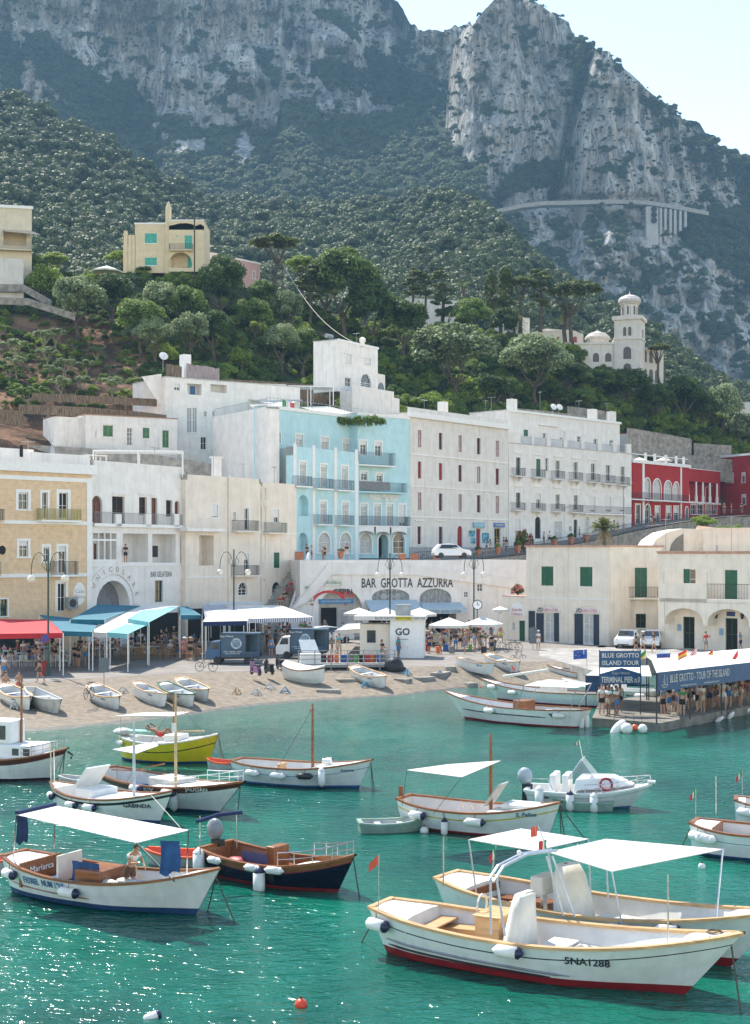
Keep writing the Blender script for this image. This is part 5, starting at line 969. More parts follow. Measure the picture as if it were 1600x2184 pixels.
# --- castle with domes
cs = empty('domed_castle', W(1343, 800, 262), 0, 'white Moorish castle with a tall domed bell tower among the trees', 'castle'); C0 = Vector(cs.location); sc_ = F/262
def cx(x): return (x-1343)/sc_*1.0
def cz(y): return (800-y)/sc_
rz = rot(rz=R(-20)); m = MB(); m.T = rz; a = 2.35; m.box(-a,-a,-4,a,a,cz(677)); m.box(-a-.15,-a-.15,cz(728),a+.15,a+.15,cz(725)); m.box(-a+.12,-a+.12,cz(677),a-.12,a-.12,cz(690-12)); m.build('tower', PAL, cs)
m = MB(); m.T = rz; m.box(-a-.35,-a-.35,cz(686),a+.35,a+.35,cz(678)); m.build('tower_cornice', PAL, cs)
def archwin(u, z0, w, h, y, T, nm='window', m_=None): q = MB(); q.T = T; q.prismy([(u-w/2,z0),(u+w/2,z0)]+[(u+w/2*cos(pi*i/8),z0+h-w/2+w/2*sin(pi*i/8)) for i in range(9)], y-.03, y-.003); q.build(nm, m_ or mat('castle_window',(.12,.1,.09)), cs)
def archtrim(u, z0, w, h, y, T): archwin(u, z0-.05, w+.35, h+.25, y-.004, T, 'surround', PAL); 
for u in (-.45,.45): archwin(u, cz(720), .55, 1.6, -a-.003, rz)
archwin(0, cz(769), 1.4, 2.2, -a-.003, rz); archwin(0, cz(796), 1.4, 1.5, -a-.003, rz); archwin(.8, cz(769), .0+.01, .02, -a-.01, rz)
for u in (-.4,.5): archwin(u, cz(722), .5, 1.5, -a-.003, rz @ rot(rz=R(90)))
m = MB(); m.lathe([(1.6,cz(678)),(1.6,cz(651)),(1.85,cz(650)),(1.85,cz(648))],8); m.build('belfry', PAL, cs)
for i in range(8): T = rot(rz=R(22.5+45*i-10)); [archwin(u, cz(673), .3, 1.5, -1.5, T) for u in (-.3,.3)]
m = MB(); m.lathe([(1.9,cz(648)),(2.1,cz(645)),(2.05,cz(640)),(1.6,cz(634)),(.8,cz(630)),(.25,cz(629)),(.12,cz(626)),(.03,cz(621))],16); m.build('dome', DOMEM, cs)
T2 = TR(-8.2, .5, 0) @ rot(rz=R(-4)); m = MB(); m.T = T2; m.box(-5.5,-1.2,-4,6.6,6,cz(735)); m.box(-5.6,-1.4,cz(736),6.6,-1.19,cz(732)); m.build('main_hall', PAL, cs)
for u in (2.1,4.3): archwin(u, cz(773), 1.1, 1.6, -1.203, T2)
archwin(-1.2, cz(768), 1.6, 2.0, -1.203, T2, m_=PAL); archwin(-1.2, cz(768), 1.2, 1.7, -1.24, T2)
m = MB(); m.T = TR(-11.5, 3, 0); m.prismy([(-4,cz(740)),(3.6,cz(740)),(3.6,cz(708)),(2,cz(700)),(0,cz(697)),(-4,cz(701))], 0, 6); m.build('upper_hall', PAL, cs); T3 = TR(-11.5,3,0)
archwin(-1, cz(728), .5, 1.3, -.003, T3, m_=REDP); archwin(1.3, cz(730), .6, 1.5, -.003, T3, m_=REDP); archwin(2.1, cz(730), .6, 1.5, -.003, T3, m_=REDP)
m = MB(); m.lathe([(2.1,cz(735)),(2.1,cz(719)),(2.35,cz(718)),(2.3,cz(713)),(1.6,cz(705)),(.6,cz(701)),(.12,cz(698)),(.03,cz(695))],16,c=(-5.2,4,0)); m.build('small_dome', DOMEM, cs)
T4 = TR(2.3,1.0,0) @ rot(rz=R(38)); m = MB(); m.T = T4; m.box(0,0,-8,6,5,cz(742)); m.box(-.1,-.1,cz(742),6.1,5.1,cz(738)); m.build('right_wing', PAL, cs)
for u in (1,2.6,4.2): archwin(u, cz(770), .9, 2.2, -.003, T4); archwin(u, cz(812), 1., 2.4, -.003, T4)
m = MB(); m.add([(-3.2,1,cz(735)),(-2.3,1,cz(735)),(-2.3,1,cz(712)),(-3.2,2,cz(735)),(-2.3,2,cz(712)),(-2.3,2,cz(735))],[(0,1,2),(3,4,5),(0,2,4,3)]); m.build('buttress', PAL, cs)
# --- rubble and terrace walls
wallseg('stone_wall', [(1095,870,224),(1160,876,226),(1230,885,228),(1300,892,230)], 3.2, STONE, 'grey stone wall with trees behind, above the attic roofs'); wallseg('stone_wall', [(1338,912,238),(1410,924,242),(1475,936,245)], 4.2, STONE, 'tall grey stone terrace wall above the red villa'); wallseg('stone_wall', [(1210,866,236),(1290,876,238),(1300,905,238)], 3, STONE, 'short stone wall in the shade under the dark trees'); wallseg('stone_wall', [(1400,965,246),(1490,972,250),(1600,985,254)], 4, STONE, 'low stone wall behind the red block'); wallseg('stone_wall', [(1480,945,254),(1560,950,256)], 2.5, STONE, 'grey concrete wall under the dark cypress trees')
wallseg('stone_wall', [(-60,606,212),(50,606,212),(110,640,208)], 1.1, STONE, 'rubble wall under the round clipped bush at the left'); wallseg('stone_wall', [(-60,632,208),(60,636,207),(160,668,204)], 1., STONE, 'lower rubble wall along the dry grass slope at the left')
wallseg('reed_fence', [(40,862,170),(180,868,171),(300,878,172),(355,885,172)], 1.1, REED, 'reed fence along the terrace just above the low white house', 'fence', .08); wallseg('reed_fence', [(70,838,174),(150,842,175),(240,846,176),(350,852,177)], .9, REED, 'reed fence on the middle olive terrace', 'fence', .08); wallseg('reed_fence', [(480,808,196),(560,813,197),(640,818,198),(715,824,198)], 2.6, REED, 'long reed fence below the bushes left of the white hill house', 'fence', .1); wallseg('reed_fence', [(-20,868,166),(50,880,167)], 1.6, REED, 'grey board fence at the left end of the terraces', 'fence', .08)
# --- cliff road with its viaduct
rd = [(1020,463,905),(1060,452,915),(1110,441,925),(1160,435,928),(1220,434,930),(1280,432,930),(1330,432,930),(1380,434,930),(1420,440,935),(1460,447,945),(1510,457,955)]
m = MB(); P_ = [W(*p) for p in rd]; m.sheet([[p+Vector((0,-3,0)) for p in P_],[p+Vector((0,6,0)) for p in P_]],0,1.2); tag(m.build('cliff_road', mat('road_concrete',(.5,.49,.47),rough=.9)), kind='structure')
m = MB(); m.sheet([[p+Vector((0,-3.1,1.1)) for p in P_],[p+Vector((0,-2.7,1.1)) for p in P_]],0,2.6); tag(m.build('road_parapet', CONC), 'long pale parapet of the mountain road across the cliff', 'parapet')
v_ = W(1380, 508, 925); va = empty('viaduct', v_, 0, 'pale viaduct pillars carrying the mountain road across the cliff', 'viaduct'); VC = mat('viaduct_concrete', (.5,.49,.46), rough=.95, streak=.3)
for i, (x, yb_) in enumerate([(1386,508),(1396,508),(1410,505),(1420,498),(1431,488),(1441,480),(1452,472),(1463,464)]): p = W(x, 436+(i*1.5), 926+i*2)-v_; q = W(x, yb_, 926+i*2)-v_; m = MB(); m.box(p.x-(2.2 if i == 0 else .9),p.y,q.z-6,p.x+(1.6 if i == 0 else .7),p.y+5,p.z-1.3); m.build('pillar', VC, va)
for yy in (446,458,470): p = W(1395, yy, 925)-v_; m = MB(); m.tube([(p.x,p.y-.4,p.z),(p.x,p.y-.1,p.z)],1.9,14); m.build('round_opening', DARK, va)
m = MB(); m.box(3.2,1.6,-4,7.6,3,20); m.build('panel', VC, va)
# --- upper road with its retaining wall and railing
re_ = [(560,1206,152),(640,1203,153),(700,1200,154),(885,1199,160),(1000,1194,168),(1120,1181,178),(1200,1164,189),(1270,1151,200),(1360,1130,209),(1450,1114,216),(1530,1104,226),(1620,1098,238),(1720,1094,250)]
P_ = [W(*p) for p in re_]; m = MB(); m.sheet([P_, [Vector((p.x-6, p.y+16, p.z+.15)) for p in P_]]); tag(m.build('upper_road', PAVE), kind='structure')
wallseg('road_retaining_wall', [(x, y+2, Y-.1) for x, y, Y in re_[4:]], 14, STONE, 'grey stone retaining wall carrying the upper road above the coastguard roof', th=.5)
wallseg('road_retaining_wall', [(x, y+2, Y-.1) for x, y, Y in [(596,1208,151),(652,1206,151.5)]], 9, CONC, 'concrete wall at the top of the crowded staircase', th=.5)
rl = empty('road_railing', P_[3], 0, 'dark iron railing along the edge of the upper road', 'railing')
for i in range(3, len(P_)-1):
    a, b_ = P_[i]-P_[3], P_[i+1]-P_[3]; m = MB(); n = max(2, int((b_-a).length/.35)); m.tube([a+Vector((0,0,1.1)), b_+Vector((0,0,1.1))], .035, 4); m.tube([a+Vector((0,0,.15)), b_+Vector((0,0,.15))], .025, 4)
    for k in range(n): p = a.lerp(b_, k/n); m.tube([p, p+Vector((0,0,1.1))], .016, 3)
    m.build('rail_panel', IRON, rl)
POTM = TERRA
def pot(x, y, Y, s, lb, plant=None, square=False):
    r = empty('planter', W(x, y, Y), 0, lb, 'planter', 'terracotta planters along the upper road'); m = MB(); s *= .72
    if square: m.box(-.45*s,-.35*s,0,.45*s,.35*s,.9*s); m.box(-.5*s,-.4*s,.9*s,.5*s,.4*s,1.0*s)
    else: m.lathe([(.22*s,0),(.4*s,.5*s),(.38*s,.8*s),(.5*s,.9*s),(.5*s,1.0*s),(.42*s,1.0*s)], 10)
    m.build('pot', POTM, r)
    if plant: o = bpy.data.objects.new('plant', crown('bush', int(x) % 2, plant)); COL.objects.link(o); o.parent = r; o.location = (0,0,s*.85); o.scale = (.5*s,)*3
# ================================================================ individual trees on the town hillside  (kind, x, ybase, ytop, width, colour, label)
TL = [
('bush',95,642,568,92,'bright','round clipped bright green bush beside the house at the left edge'),
('broad',165,715,590,135,'olive','wide grey-green tree at the top of the bare earth slope'),('broad',238,690,582,105,'dark','dark tree directly under the white parasol of the villa garden'),
('broad',262,575,536,78,'bright','spreading bright tree in the villa garden left of the cream villa'),('broad',120,590,540,70,'bright','feathery light green shrub above the clipped bush'),('broad',75,600,545,60,'mid','dark green shrub against the left-edge house wall'),
('bush',383,600,575,36,'bright','small yellow-green bush below the villa porch'),('bush',315,588,566,60,'mid','low clipped hedge bush at the foot of the villa'),
('broad',475,690,550,112,'dark','tall glossy tree right of the cream villa'),('broad',300,755,640,120,'mid','broad glossy tree in the middle of the green slope'),('broad',345,700,600,95,'olive','grey olive below the villa terrace'),
('broad',400,720,612,100,'mid','leafy tree under the villa lamp pole'),('broad',330,775,680,95,'olive','silver olive right of the bare earth slope'),('broad',405,770,665,95,'olive','grey willowy tree in the middle of the slope'),
('broad',455,760,660,90,'dark','dark tree above the white hillside house'),('bush',515,790,738,62,'bright','bright ivy-covered bush left of the white hill house'),('broad',545,735,640,85,'mid','ragged tree below the pink house'),
('broad',610,720,620,80,'olive','round grey olive under the cable'),('broad',600,790,690,85,'olive','pale olive left of the white hill house'),('broad',645,800,700,90,'mid','dark leafy tree touching the left side of the white hill house'),
('broad',560,670,600,70,'mid','small tree beside the pink house'),('broad',735,720,528,165,'mid','big dense oak on the hill crest above the white hill house'),('broad',690,690,545,95,'pine','dark pine-like tree left of the big oak'),
('broad',790,745,600,140,'dark','dark broad tree right of the big oak'),('broad',860,760,640,120,'dark','dark tree behind the white hill house'),('broad',640,600,545,75,'bright','bright light green tree behind the umbrella pine on the crest'),
('umbrella',585,640,510,108,'pine','umbrella pine standing on the crest at the top end of the cable'),
('broad',1005,735,640,110,'mid','dense green tree beside the slender pine'),('broad',955,700,655,60,'dark','small dark tree between the slender pines'),
('broad',970,860,690,205,'olive','very large grey-green tree above the red-windowed house'),('broad',1140,860,710,175,'olive','large light grey-green tree left of the castle'),('broad',1080,740,660,80,'dark','dark tree under the two palms'),
('broad',1210,850,772,90,'dark','dark tree below the castle hall'),('broad',1270,850,788,100,'mid','tree standing right below the castle tower'),('broad',1335,870,785,110,'dark','dark glossy tree in front of the castle foot'),
('broad',1085,870,808,75,'mid','small bright round tree above the attic roof'),('bush',925,890,838,85,'bright','bright bush behind the chimney of the red-windowed house'),('broad',1050,880,800,80,'dark','dark tree over the stone wall'),
('broad',1455,905,800,105,'dark','very dark tree right of the castle'),('broad',1540,950,822,105,'olive','tall grey-green tree above the red block'),('broad',1495,935,830,80,'dark','dark tree between the castle and the right edge'),
('broad',1400,900,820,90,'dark','dark tree above the tall stone terrace wall'),('broad',1180,880,820,80,'dark','shady tree on the stone wall under the castle'),('broad',1240,890,830,80,'mid','leafy tree on the wall above the long balcony house'),
('broad',1590,985,884,110,'olive','olive at the right edge above the red block'),('bush',1575,1000,940,80,'bright','bright bush beside the pale fence at the right edge'),('bush',1440,985,945,50,'mid','vine-covered bush above the red villa'),
('bush',1560,1160,1118,90,'mid','leafy bush below the upper road at the right'),('bush',1500,1128,1100,60,'bright','low bright shrubs along the upper road wall'),
('umbrella',1228,760,610,118,'pine','great umbrella pine left of the castle tower'),('umbrella',1110,700,598,80,'pine','umbrella pine between the two cypresses and the tall pine'),('umbrella',1408,830,738,52,'pine','small umbrella pine right of the castle'),
('pine',1152,705,568,62,'pine','tall dark pine left of the great umbrella pine'),('pine',880,660,570,62,'pine','leftmost of three slender pines on the crest'),('pine',907,660,578,40,'pine','middle one of three slender pines on the crest'),('pine',943,695,570,58,'pine','rightmost of three slender pines on the crest, longest trunk'),
('cypress',1078,680,568,36,'pine','pointed dark cypress above the palms'),('cypress',1045,680,573,26,'pine','thin cypress left of the pointed one'),('pine',660,690,560,70,'pine','old dark pine left of the big oak'),
]
for k, (kd, x, yb, yt, w, c, lb) in enumerate(TL):
    grp = None
    tree(kd, x, yb, yt, w, c, lb, name={'bush':'bush','umbrella':'pine_tree','pine':'pine_tree','cypress':'cypress_tree'}.get(kd,'tree'), cat={'bush':'bush','cypress':'cypress'}.get(kd,'tree'), trunkfrac={'pine':.35,'umbrella':.6,'cypress':.06}.get(kd,.2),
         Y=(None if yb < 1050 else 190), seed=k, group='trees on the town hillside')
palm(1068,700,618,80,'date palm under the pointed cypress',n=60); palm(1098,705,664,64,'smaller date palm right of the taller one',n=50); palm(1208,745,640,66,'date palm under the great umbrella pine',n=60); palm(988,680,600,30,'small fan palm on the crest right of the slender pines',n=30)
palm(1289,1163,1098,82,'fan palm with dry hanging fronds in front of the long balcony house',Y=150,skirt=True,n=110)
# olive terraces on the left
OLN = [(30,765),(95,745),(118,735),(158,748),(20,805),(60,865),(100,778),(140,800),(185,795),(35,800),(110,812),(175,832),(130,845),(240,850),(268,868),(315,862),(90,855),(205,770),(0,720)]
ORD = 'first second third fourth fifth sixth seventh eighth ninth tenth eleventh twelfth'.split(); OLB = []
for i, (x, y) in enumerate(OLN):
    tr_ = 'upper' if y < 775 else 'middle' if y < 815 else 'lower'; same = sorted([q for q in OLN if ('upper' if q[1] < 775 else 'middle' if q[1] < 815 else 'lower') == tr_]); OLB.append('%s olive tree from the left on the %s part of the terraced slope' % (ORD[same.index((x, y))], tr_))
for i, (x, yb, yt, w, c) in enumerate([(30,765,720,70,'olive'),(95,745,700,66,'olive'),(118,735,698,60,'olive'),(158,748,722,40,'bright'),(20,805,775,60,'mid'),(60,865,822,80,'mid'),(100,778,738,60,'olive'),(140,800,760,62,'olive'),(185,795,765,50,'olive'),(35,800,755,55,'olive'),(110,812,776,50,'olive'),(175,832,798,52,'olive'),(130,845,800,60,'olive'),(240,850,798,62,'olive'),(268,868,828,56,'bright'),(315,862,832,44,'olive'),(90,855,822,46,'mid'),(205,770,735,50,'olive'),(0,720,690,60,'mid')]):
    tree('olive', x, yb+6, yt, w, c, OLB[i], name='olive_tree', cat='olive tree', bark=BARKL, trunkfrac=.35, seed=i, group='olive trees on the terraces')
# undergrowth nobody could count, filling the slope between the trees
pts = []
for k in range(1500):
    x = random.uniform(150, 1650); y0 = ntop(x)-4; y = random.uniform(y0, min(nbot(x)+0, 1010))
    if x < 230+(y-650)*.55 and y > 660: continue
    Y = hillY(x, y); p = W(x, y, Y); s = random.uniform(.7, 2.3); pts.append((p.x, p.y, p.z-.3*s, s))
for k in range(650):
    x = random.uniform(-120, 330); y = random.uniform(640, 880); Y = hillY(x, y); p = W(x, y, Y); s = random.uniform(.25, .85); pts.append((p.x, p.y, p.z-.1*s, s))
bushes = [o for o in bpy.data.objects if o.name.startswith('crown') and o.data in (CROWNS[('bush',0,'mid')] if ('bush',0,'mid') in CROWNS else None, CROWNS.get(('bush',0,'bright')), CROWNS.get(('olive',0,'olive')), CROWNS.get(('broad',1,'dark')), CROWNS.get(('bush',1,'mid')))]
seen = []; srcs = []
for o in bushes:
    if o.data not in seen: seen.append(o.data); srcs.append(o)
gnscatter('undergrowth', pts, srcs)
# planters, hydrangeas, the oleander
for i, (x, y, Y, s, pl, sq, lb) in enumerate([(640,1194,152,1.2,None,1,'terracotta planter at the top of the staircase beside the bicycles'),(727,1192,154,1.1,'dry',0,'terracotta pot with a dry plant in front of the blue hotel'),(858,1200,157,1.3,None,1,'wide terracotta box planter right of the hotel door'),(884,1199,159,1.3,None,1,'tall square brick planter under the first red windows'),(931,1193,162,1.2,'bright',1,'terracotta pillar planter with yellow flowers'),(978,1190,166,1.1,'mid',0,'terracotta pot planter below the red arched door'),(1020,1186,170,1.1,'mid',0,'terracotta pot below the scooter rental sign'),(1062,1182,173,1.2,'bright',0,'terracotta pot with a leafy plant below the exchange shop'),(1104,1180,177,1.4,'mid',0,'tall terracotta pot left of the oleander'),(1182,1168,187,1.4,'mid',0,'terracotta pot in front of the arched dark door'),(1218,1162,192,1.4,'mid',0,'terracotta pot under the pale closed shop'),(1250,1156,197,1.4,None,0,'terracotta pot behind the fan palm')]): pot(x, y, Y, s, lb, pl, sq)
t = tree('bush', 1118, 1180, 1130, 44, 'mid', 'oleander with pink flowers on the upper road', Y=184, name='oleander', cat='shrub', seed=1)
o = bpy.data.objects.new('flowers', leafmesh('flowers', dome(14,.75,.6,.2,.3,.5,5), 500, .07, GREENS['flower'])); COL.objects.link(o); o.parent = t; k_ = [k for k in KIDS(t) if k.name.startswith('crown')][0]; o.location = k_.location; o.scale = k_.scale*1.03
t = tree('bush', 1104, 1272, 1247, 30, 'mid', 'pink hydrangeas behind the little balcony rail of the coastguard house', Y=144, name='hydrangea', cat='shrub', seed=2)
o = bpy.data.objects.new('flowers', leafmesh('flowers', dome(14,.75,.6,.2,.3,.5,6), 700, .09, leafmat('petal_pink',(.5,.15,.16),(.6,.3,.28)))); COL.objects.link(o); o.parent = t; k_ = [k for k in KIDS(t) if k.name.startswith('crown')][0]; o.location = k_.location; o.scale = k_.scale*1.05
m = bpy.data.objects.new('terrace_hedge', leafmesh('hedge', [(x/10-3.5, random.uniform(-.2,.2), random.uniform(0,.5), .5) for x in range(0,70,4)], 3500, .09, GREENS['mid'])); COL.objects.link(m); m.location = W(770, 906, 172); m.scale = (.8,.8,1.3); tag(m, 'flowering hedge along the roof edge of the blue hotel', 'hedge')
# ================================================================ BOATS
WOOD = mat('varnished_wood', (.3,.11,.04), rough=.28, var=.2, scale=3, stretch=(.3,3,3)); WOODL = mat('light_wood', (.62,.38,.18), rough=.4, var=.15, scale=4, stretch=(.3,3,3)); HW = mat('hull_white', (.72,.74,.72), rough=.25, var=.05, streak=.22); HWI = mat('hull_inside_white', (.7,.68,.64), rough=.5, var=.06)
BOTR = mat('antifouling_red', (.25,.015,.02), rough=.5); BOTB = mat('antifouling_blue', (.02,.06,.16), rough=.5); BLK = mat('black_rubber', (.02,.02,.022), rough=.5); NAVYH = mat('navy_hull', (.008,.011,.026), rough=.15, var=.05); YELH = mat('yellow_hull', (.62,.5,.015), rough=.3, var=.05); BRNH = mat('brown_strake', (.1,.03,.02), rough=.3)
BLUC = mat('blue_canvas', (.03,.10,.27), rough=.9, var=.2, bump=.5, bscale=4); NAVC = mat('navy_canvas', (.02,.035,.11), rough=.9, var=.2, bump=.5, bscale=4); STEEL = mat('stainless_steel', (.6,.6,.6), rough=.2, metal=.9); ALU = mat('painted_tube', (.5,.55,.62), rough=.35, metal=.2); FEN = mat('fender_white', (.78,.76,.72), rough=.4, var=.05); FENB = mat('fender_blue_end', (.015,.02,.07), rough=.4)
ORN = mat('orange_plastic', (.75,.12,.04), rough=.4); GRG = mat('grey_green_grp', (.25,.36,.3), rough=.5); LGR = mat('light_grey_grp', (.5,.5,.47), rough=.5); ROPE = mat('rope', (.09,.08,.06), rough=1); COVER = mat('cream_cover', (.7,.67,.6), rough=.95, var=.06, bump=.8, bscale=3); BLUS = mat('blue_stripe', (.05,.14,.3), rough=.3); TAPE = mat('yellow_stripe', (.6,.45,.03), rough=.3); CLEARG = mat('windscreen', (.25,.3,.32), rough=.05, alpha=.45)
IT = [mat('flag_green', (.02,.25,.07), rough=.8), mat('flag_white', (.75,.75,.72), rough=.8), mat('flag_red', (.6,.04,.04), rough=.8)]
RIB = mat('ribbed_canvas', (.8,.78,.74), rough=.9); nt = RIB.node_tree; wv = nt.nodes.new('ShaderNodeTexWave'); wv.inputs['Scale'].default_value = 1.3; wv.inputs['Distortion'].default_value = .4; tc = nt.nodes.new('ShaderNodeTexCoord'); nt.links.new(tc.outputs['Object'], wv.inputs[0]); cr = nt.nodes.new('ShaderNodeValToRGB'); cr.color_ramp.elements[0].color = (.5,.46,.42,1); cr.color_ramp.elements[1].color = (.78,.76,.72,1); cr.color_ramp.elements[1].position = .4; nt.links.new(wv.outputs[0], cr.inputs[0]); nt.links.new(cr.outputs[0], nt.nodes['Principled BSDF'].inputs['Base Color'])  # colour bands across the canvas stand for the shading of its ribs
SHAPES = {'gozzo': ([0,.03,.12,.3,.55,.75,.9,.97,1], [.38,.55,.8,.98,1,.78,.42,.18,.03]), 'point': ([0,.03,.12,.3,.5,.7,.88,.97,1], [.05,.25,.62,.95,1,.88,.5,.18,.03]), 'transom': ([0,.1,.3,.55,.75,.9,.97,1], [.8,.9,1,.98,.78,.42,.18,.03]), 'dinghy': ([0,.1,.3,.6,.8,.93,1], [.72,.85,1,.95,.75,.5,.25]), 'row': ([0,.1,.3,.6,.8,.93,1], [.5,.72,.98,1,.7,.32,.03])}
class Boat:
    def __init__(s, name, label, cat, stern=None, bow=None, B=2.3, fb=.7, br=.45, sr=.15, shape='gozzo', hull=HW, bottom=BOTR, boot=None, stripe=None, top=None, rail=WOOD, inside=HWI, floor=.12, group=None, rake=.1, L=None, at=None, head=0, tilt=0, floormat=None, deckf=.8, decka=.0, deckmat=None, n=22, z=0, draft=.4, railw=.1, sw=.05, so=.17, bh=.11):
        if at is None:
            a = G(*stern); c = G(*bow); d = c-a; s.LW = d.length; head = atan2(d.y, d.x); kb = rake*(1-.4/(fb+br+.4)); ks = rake*.35*(1-.4/(fb+sr+.4)); L = s.LW/(1-kb/2-ks/2); ctr = a+d.normalized()*(.5*L*(1-ks))
        else: ctr = Vector(at)
        s.L = L; s.B = B; s.fb = fb; s.br = br; s.sr = sr; s.shape = shape; s.root = empty(name, ctr+Vector((0,0,z)), head, label, cat, group); s.head = head
        s.root.rotation_euler = (tilt, 0, head) if not isinstance(tilt, tuple) else (tilt[0], tilt[1], head)
        s.near = -1 if cos(head) > 0 else 1; s.rake = rake; s.Mi = (Matrix.Translation(s.root.location) @ Matrix.Rotation(head, 4, 'Z')).inverted(); s.floor = floor
        mb = MB(); ts = [i/n for i in range(n+1)]; rows = []
        for sd in (-1, 1):
            prev = None
            for t in ts:
                zs = s.zs(t); zk = -draft+draft*.7*max(0, (t-.8)/.2)**2+draft*.5*max(0, (.1-t)/.1); lv = [zk, .03, bh, bh+(zs-bh)*.45, zs-so-sw, zs-so, zs-.02, zs]; cur = [s.pt(t, z, sd) for z in lv]
                if prev:
                    for k in range(7):
                        q = [prev[k], cur[k], cur[k+1], prev[k+1]]; mb.add(q if sd < 0 else q[::-1], [(0,1,2,3)], [0,1,2,2,3,4,4][k])
                prev = cur
        zs = s.zs(0); zk = -draft*.5; lv = [zk, .11, zs*.5, zs]
        for k in range(3): mb.add([s.pt(0, lv[k], -1), s.pt(0, lv[k], 1), s.pt(0, lv[k+1], 1), s.pt(0, lv[k+1], -1)], [(0,1,2,3)], 0 if k == 0 else 2)
        s.hull = mb.build('hull', [bottom, boot or bottom, hull, stripe or hull, top or hull], s.root, smooth=True)
        em = s.hull.modifiers.new('e', 'EDGE_SPLIT'); em.split_angle = R(50)
        ins = MB()
        for sd in (-1, 1):
            rr = [[s.pt(t, s.zs(t)-.004, sd, .06) for t in ts], [s.pt(t, (s.zs(t)+floor)/2, sd, .08) for t in ts], [s.pt(t, floor, sd, .1) for t in ts]]; ins.sheet(rr)
        tw = s.pt(0, s.zs(0), 1, .06); tf = s.pt(0, floor, 1, .12); ins.add([(tw[0]+.08, -tw[1], s.zs(0)), (tw[0]+.08, tw[1], s.zs(0)), (tf[0]+.02, tf[1], floor), (tf[0]+.02, -tf[1], floor)], [(0,1,2,3)])
        ins.build('inner_side', inside, s.root, smooth=True)
        fl = MB(); fl.sheet([[s.pt(t, floor, -1, .1) for t in ts[:-1]], [s.pt(t, floor, 1, .1) for t in ts[:-1]]]); fl.build('floor', floormat or inside, s.root)
        g = MB()
        def rp(t, sd, o, dz): p = s.pt(t, s.zs(t), sd, o); return (p[0], p[1], p[2]+dz)
        for sd in (-1, 1): g.sheet([[rp(t, sd, -.035, -.035) for t in ts], [rp(t, sd, -.035, .03) for t in ts], [rp(t, sd, railw, .03) for t in ts], [rp(t, sd, railw, -.035) for t in ts], [rp(t, sd, -.035, -.035) for t in ts]])
        a = s.pt(0, s.zs(0), 1); g.box(a[0]-.03, -a[1]-.03, a[2]-.04, a[0]+.12, a[1]+.03, a[2]+.035); g.build('gunwale', rail, s.root)
        if deckf and deckf < 1: s.deck(deckf, 1, deckmat or inside, 'foredeck')
        if decka: s.deck(0, decka, deckmat or inside, 'aft_deck')
    def hb(s, t): a, b = SHAPES[s.shape]; return s._sm(t)
    def _sm(s, t):
        a, b = SHAPES[s.shape]; return float(sum(np.interp(min(1, max(0, t+d)), a, b)*w for d, w in ((-.05,.25),(0,.5),(.05,.25))) if t < .93 else np.interp(t, a, b))*s.B/2
    def zs(s, t): return s.fb+s.br*max(0, (t-.42)/.58)**2+s.sr*max(0, (.42-t)/.42)**2
    def pt(s, t, z, sd, inset=0.):
        zs = s.zs(t); f = max(0., min(1., (z+.4)/(zs+.4))); e = .28 if t < .6 else .28+.6*((t-.6)/.4)**1.3
        y = max(0.004, s.hb(t)*f**e-inset); k = s.rake*(1-f)
        x = (t-.5)*s.L*(1-(k if t > .5 else k*.35)) if s.shape != 'x' else 0
        if inset and t > .9: x -= inset*.8*(t-.9)/.1
        return (x, sd*y, z)
    def deck(s, t0, t1, m, name='deck', dz=-.02, edge=True):
        ts = [t0+(t1-t0)*i/8 for i in range(9)]; r = []
        for q in (-1, -.5, 0, .5, 1): r.append([(lambda p: (p[0], p[1]*abs(q) if q > 0 else -abs(p[1])*abs(q), p[2]+.05*(1-q*q)))(s.pt(t, s.zs(t)+dz, 1, .05)) for t in ts])
        mb = MB(); mb.sheet(r); t = t0 if t0 > .3 else t1; w = s.pt(t, s.zs(t)+dz, 1, .05); bx = w[0]; zf = s.floor
        mb.add([(bx,-w[1],w[2]),(bx,0,w[2]+.05),(bx,w[1],w[2]),(lambda p: (p[0],p[1],zf))(s.pt(t,zf,1,.1)),(lambda p: (p[0],p[1],zf))(s.pt(t,zf,-1,.1))], [(0,1,2,3,4)]); return mb.build(name, m, s.root)
    def l(s, px, py, z): return s.Mi @ G(px, py, z+s.root.location.z)
    def part(s, name, m, f, smooth=False, bev=0): mb = MB(); f(mb); return mb.build(name, m, s.root, smooth=smooth, bev=bev)
    def bx(s, name, m, t0, t1, y0, y1, z0, z1, bev=.02): return s.part(name, m, lambda q: q.box((t0-.5)*s.L, y0, z0, (t1-.5)*s.L, y1, z1), bev=bev)
    def thwart(s, t, w=.25, z=None, m=WOODL):
        z = z or s.zs(t)-.25; y = s.pt(t, z, 1, .07)[1]; return s.part('thwart', m, lambda q: q.box((t-.5)*s.L-w/2, -y, z-.04, (t-.5)*s.L+w/2, y, z))
    def bench(s, t0, t1, w=.4, z=None, m=None, sides=(-1,1)):
        z = z or s.floor+.38
        for sd in sides:
            ts = [t0+(t1-t0)*i/8 for i in range(9)]; mb = MB(); o = [s.pt(t, z, sd, .09) for t in ts]; i_ = [(p[0], p[1]-sd*min(w, abs(p[1])), z) for p in o]; mb.sheet([o, i_, [(p[0], p[1], s.floor) for p in i_]]); mb.build('side_bench', m or HWI, s.root)
    def pole(s, name, a, b, r=.025, m=None, n=6): mb = MB(); mb.tube([a, b], r, n); return mb.build(name, m or STEEL, s.root)
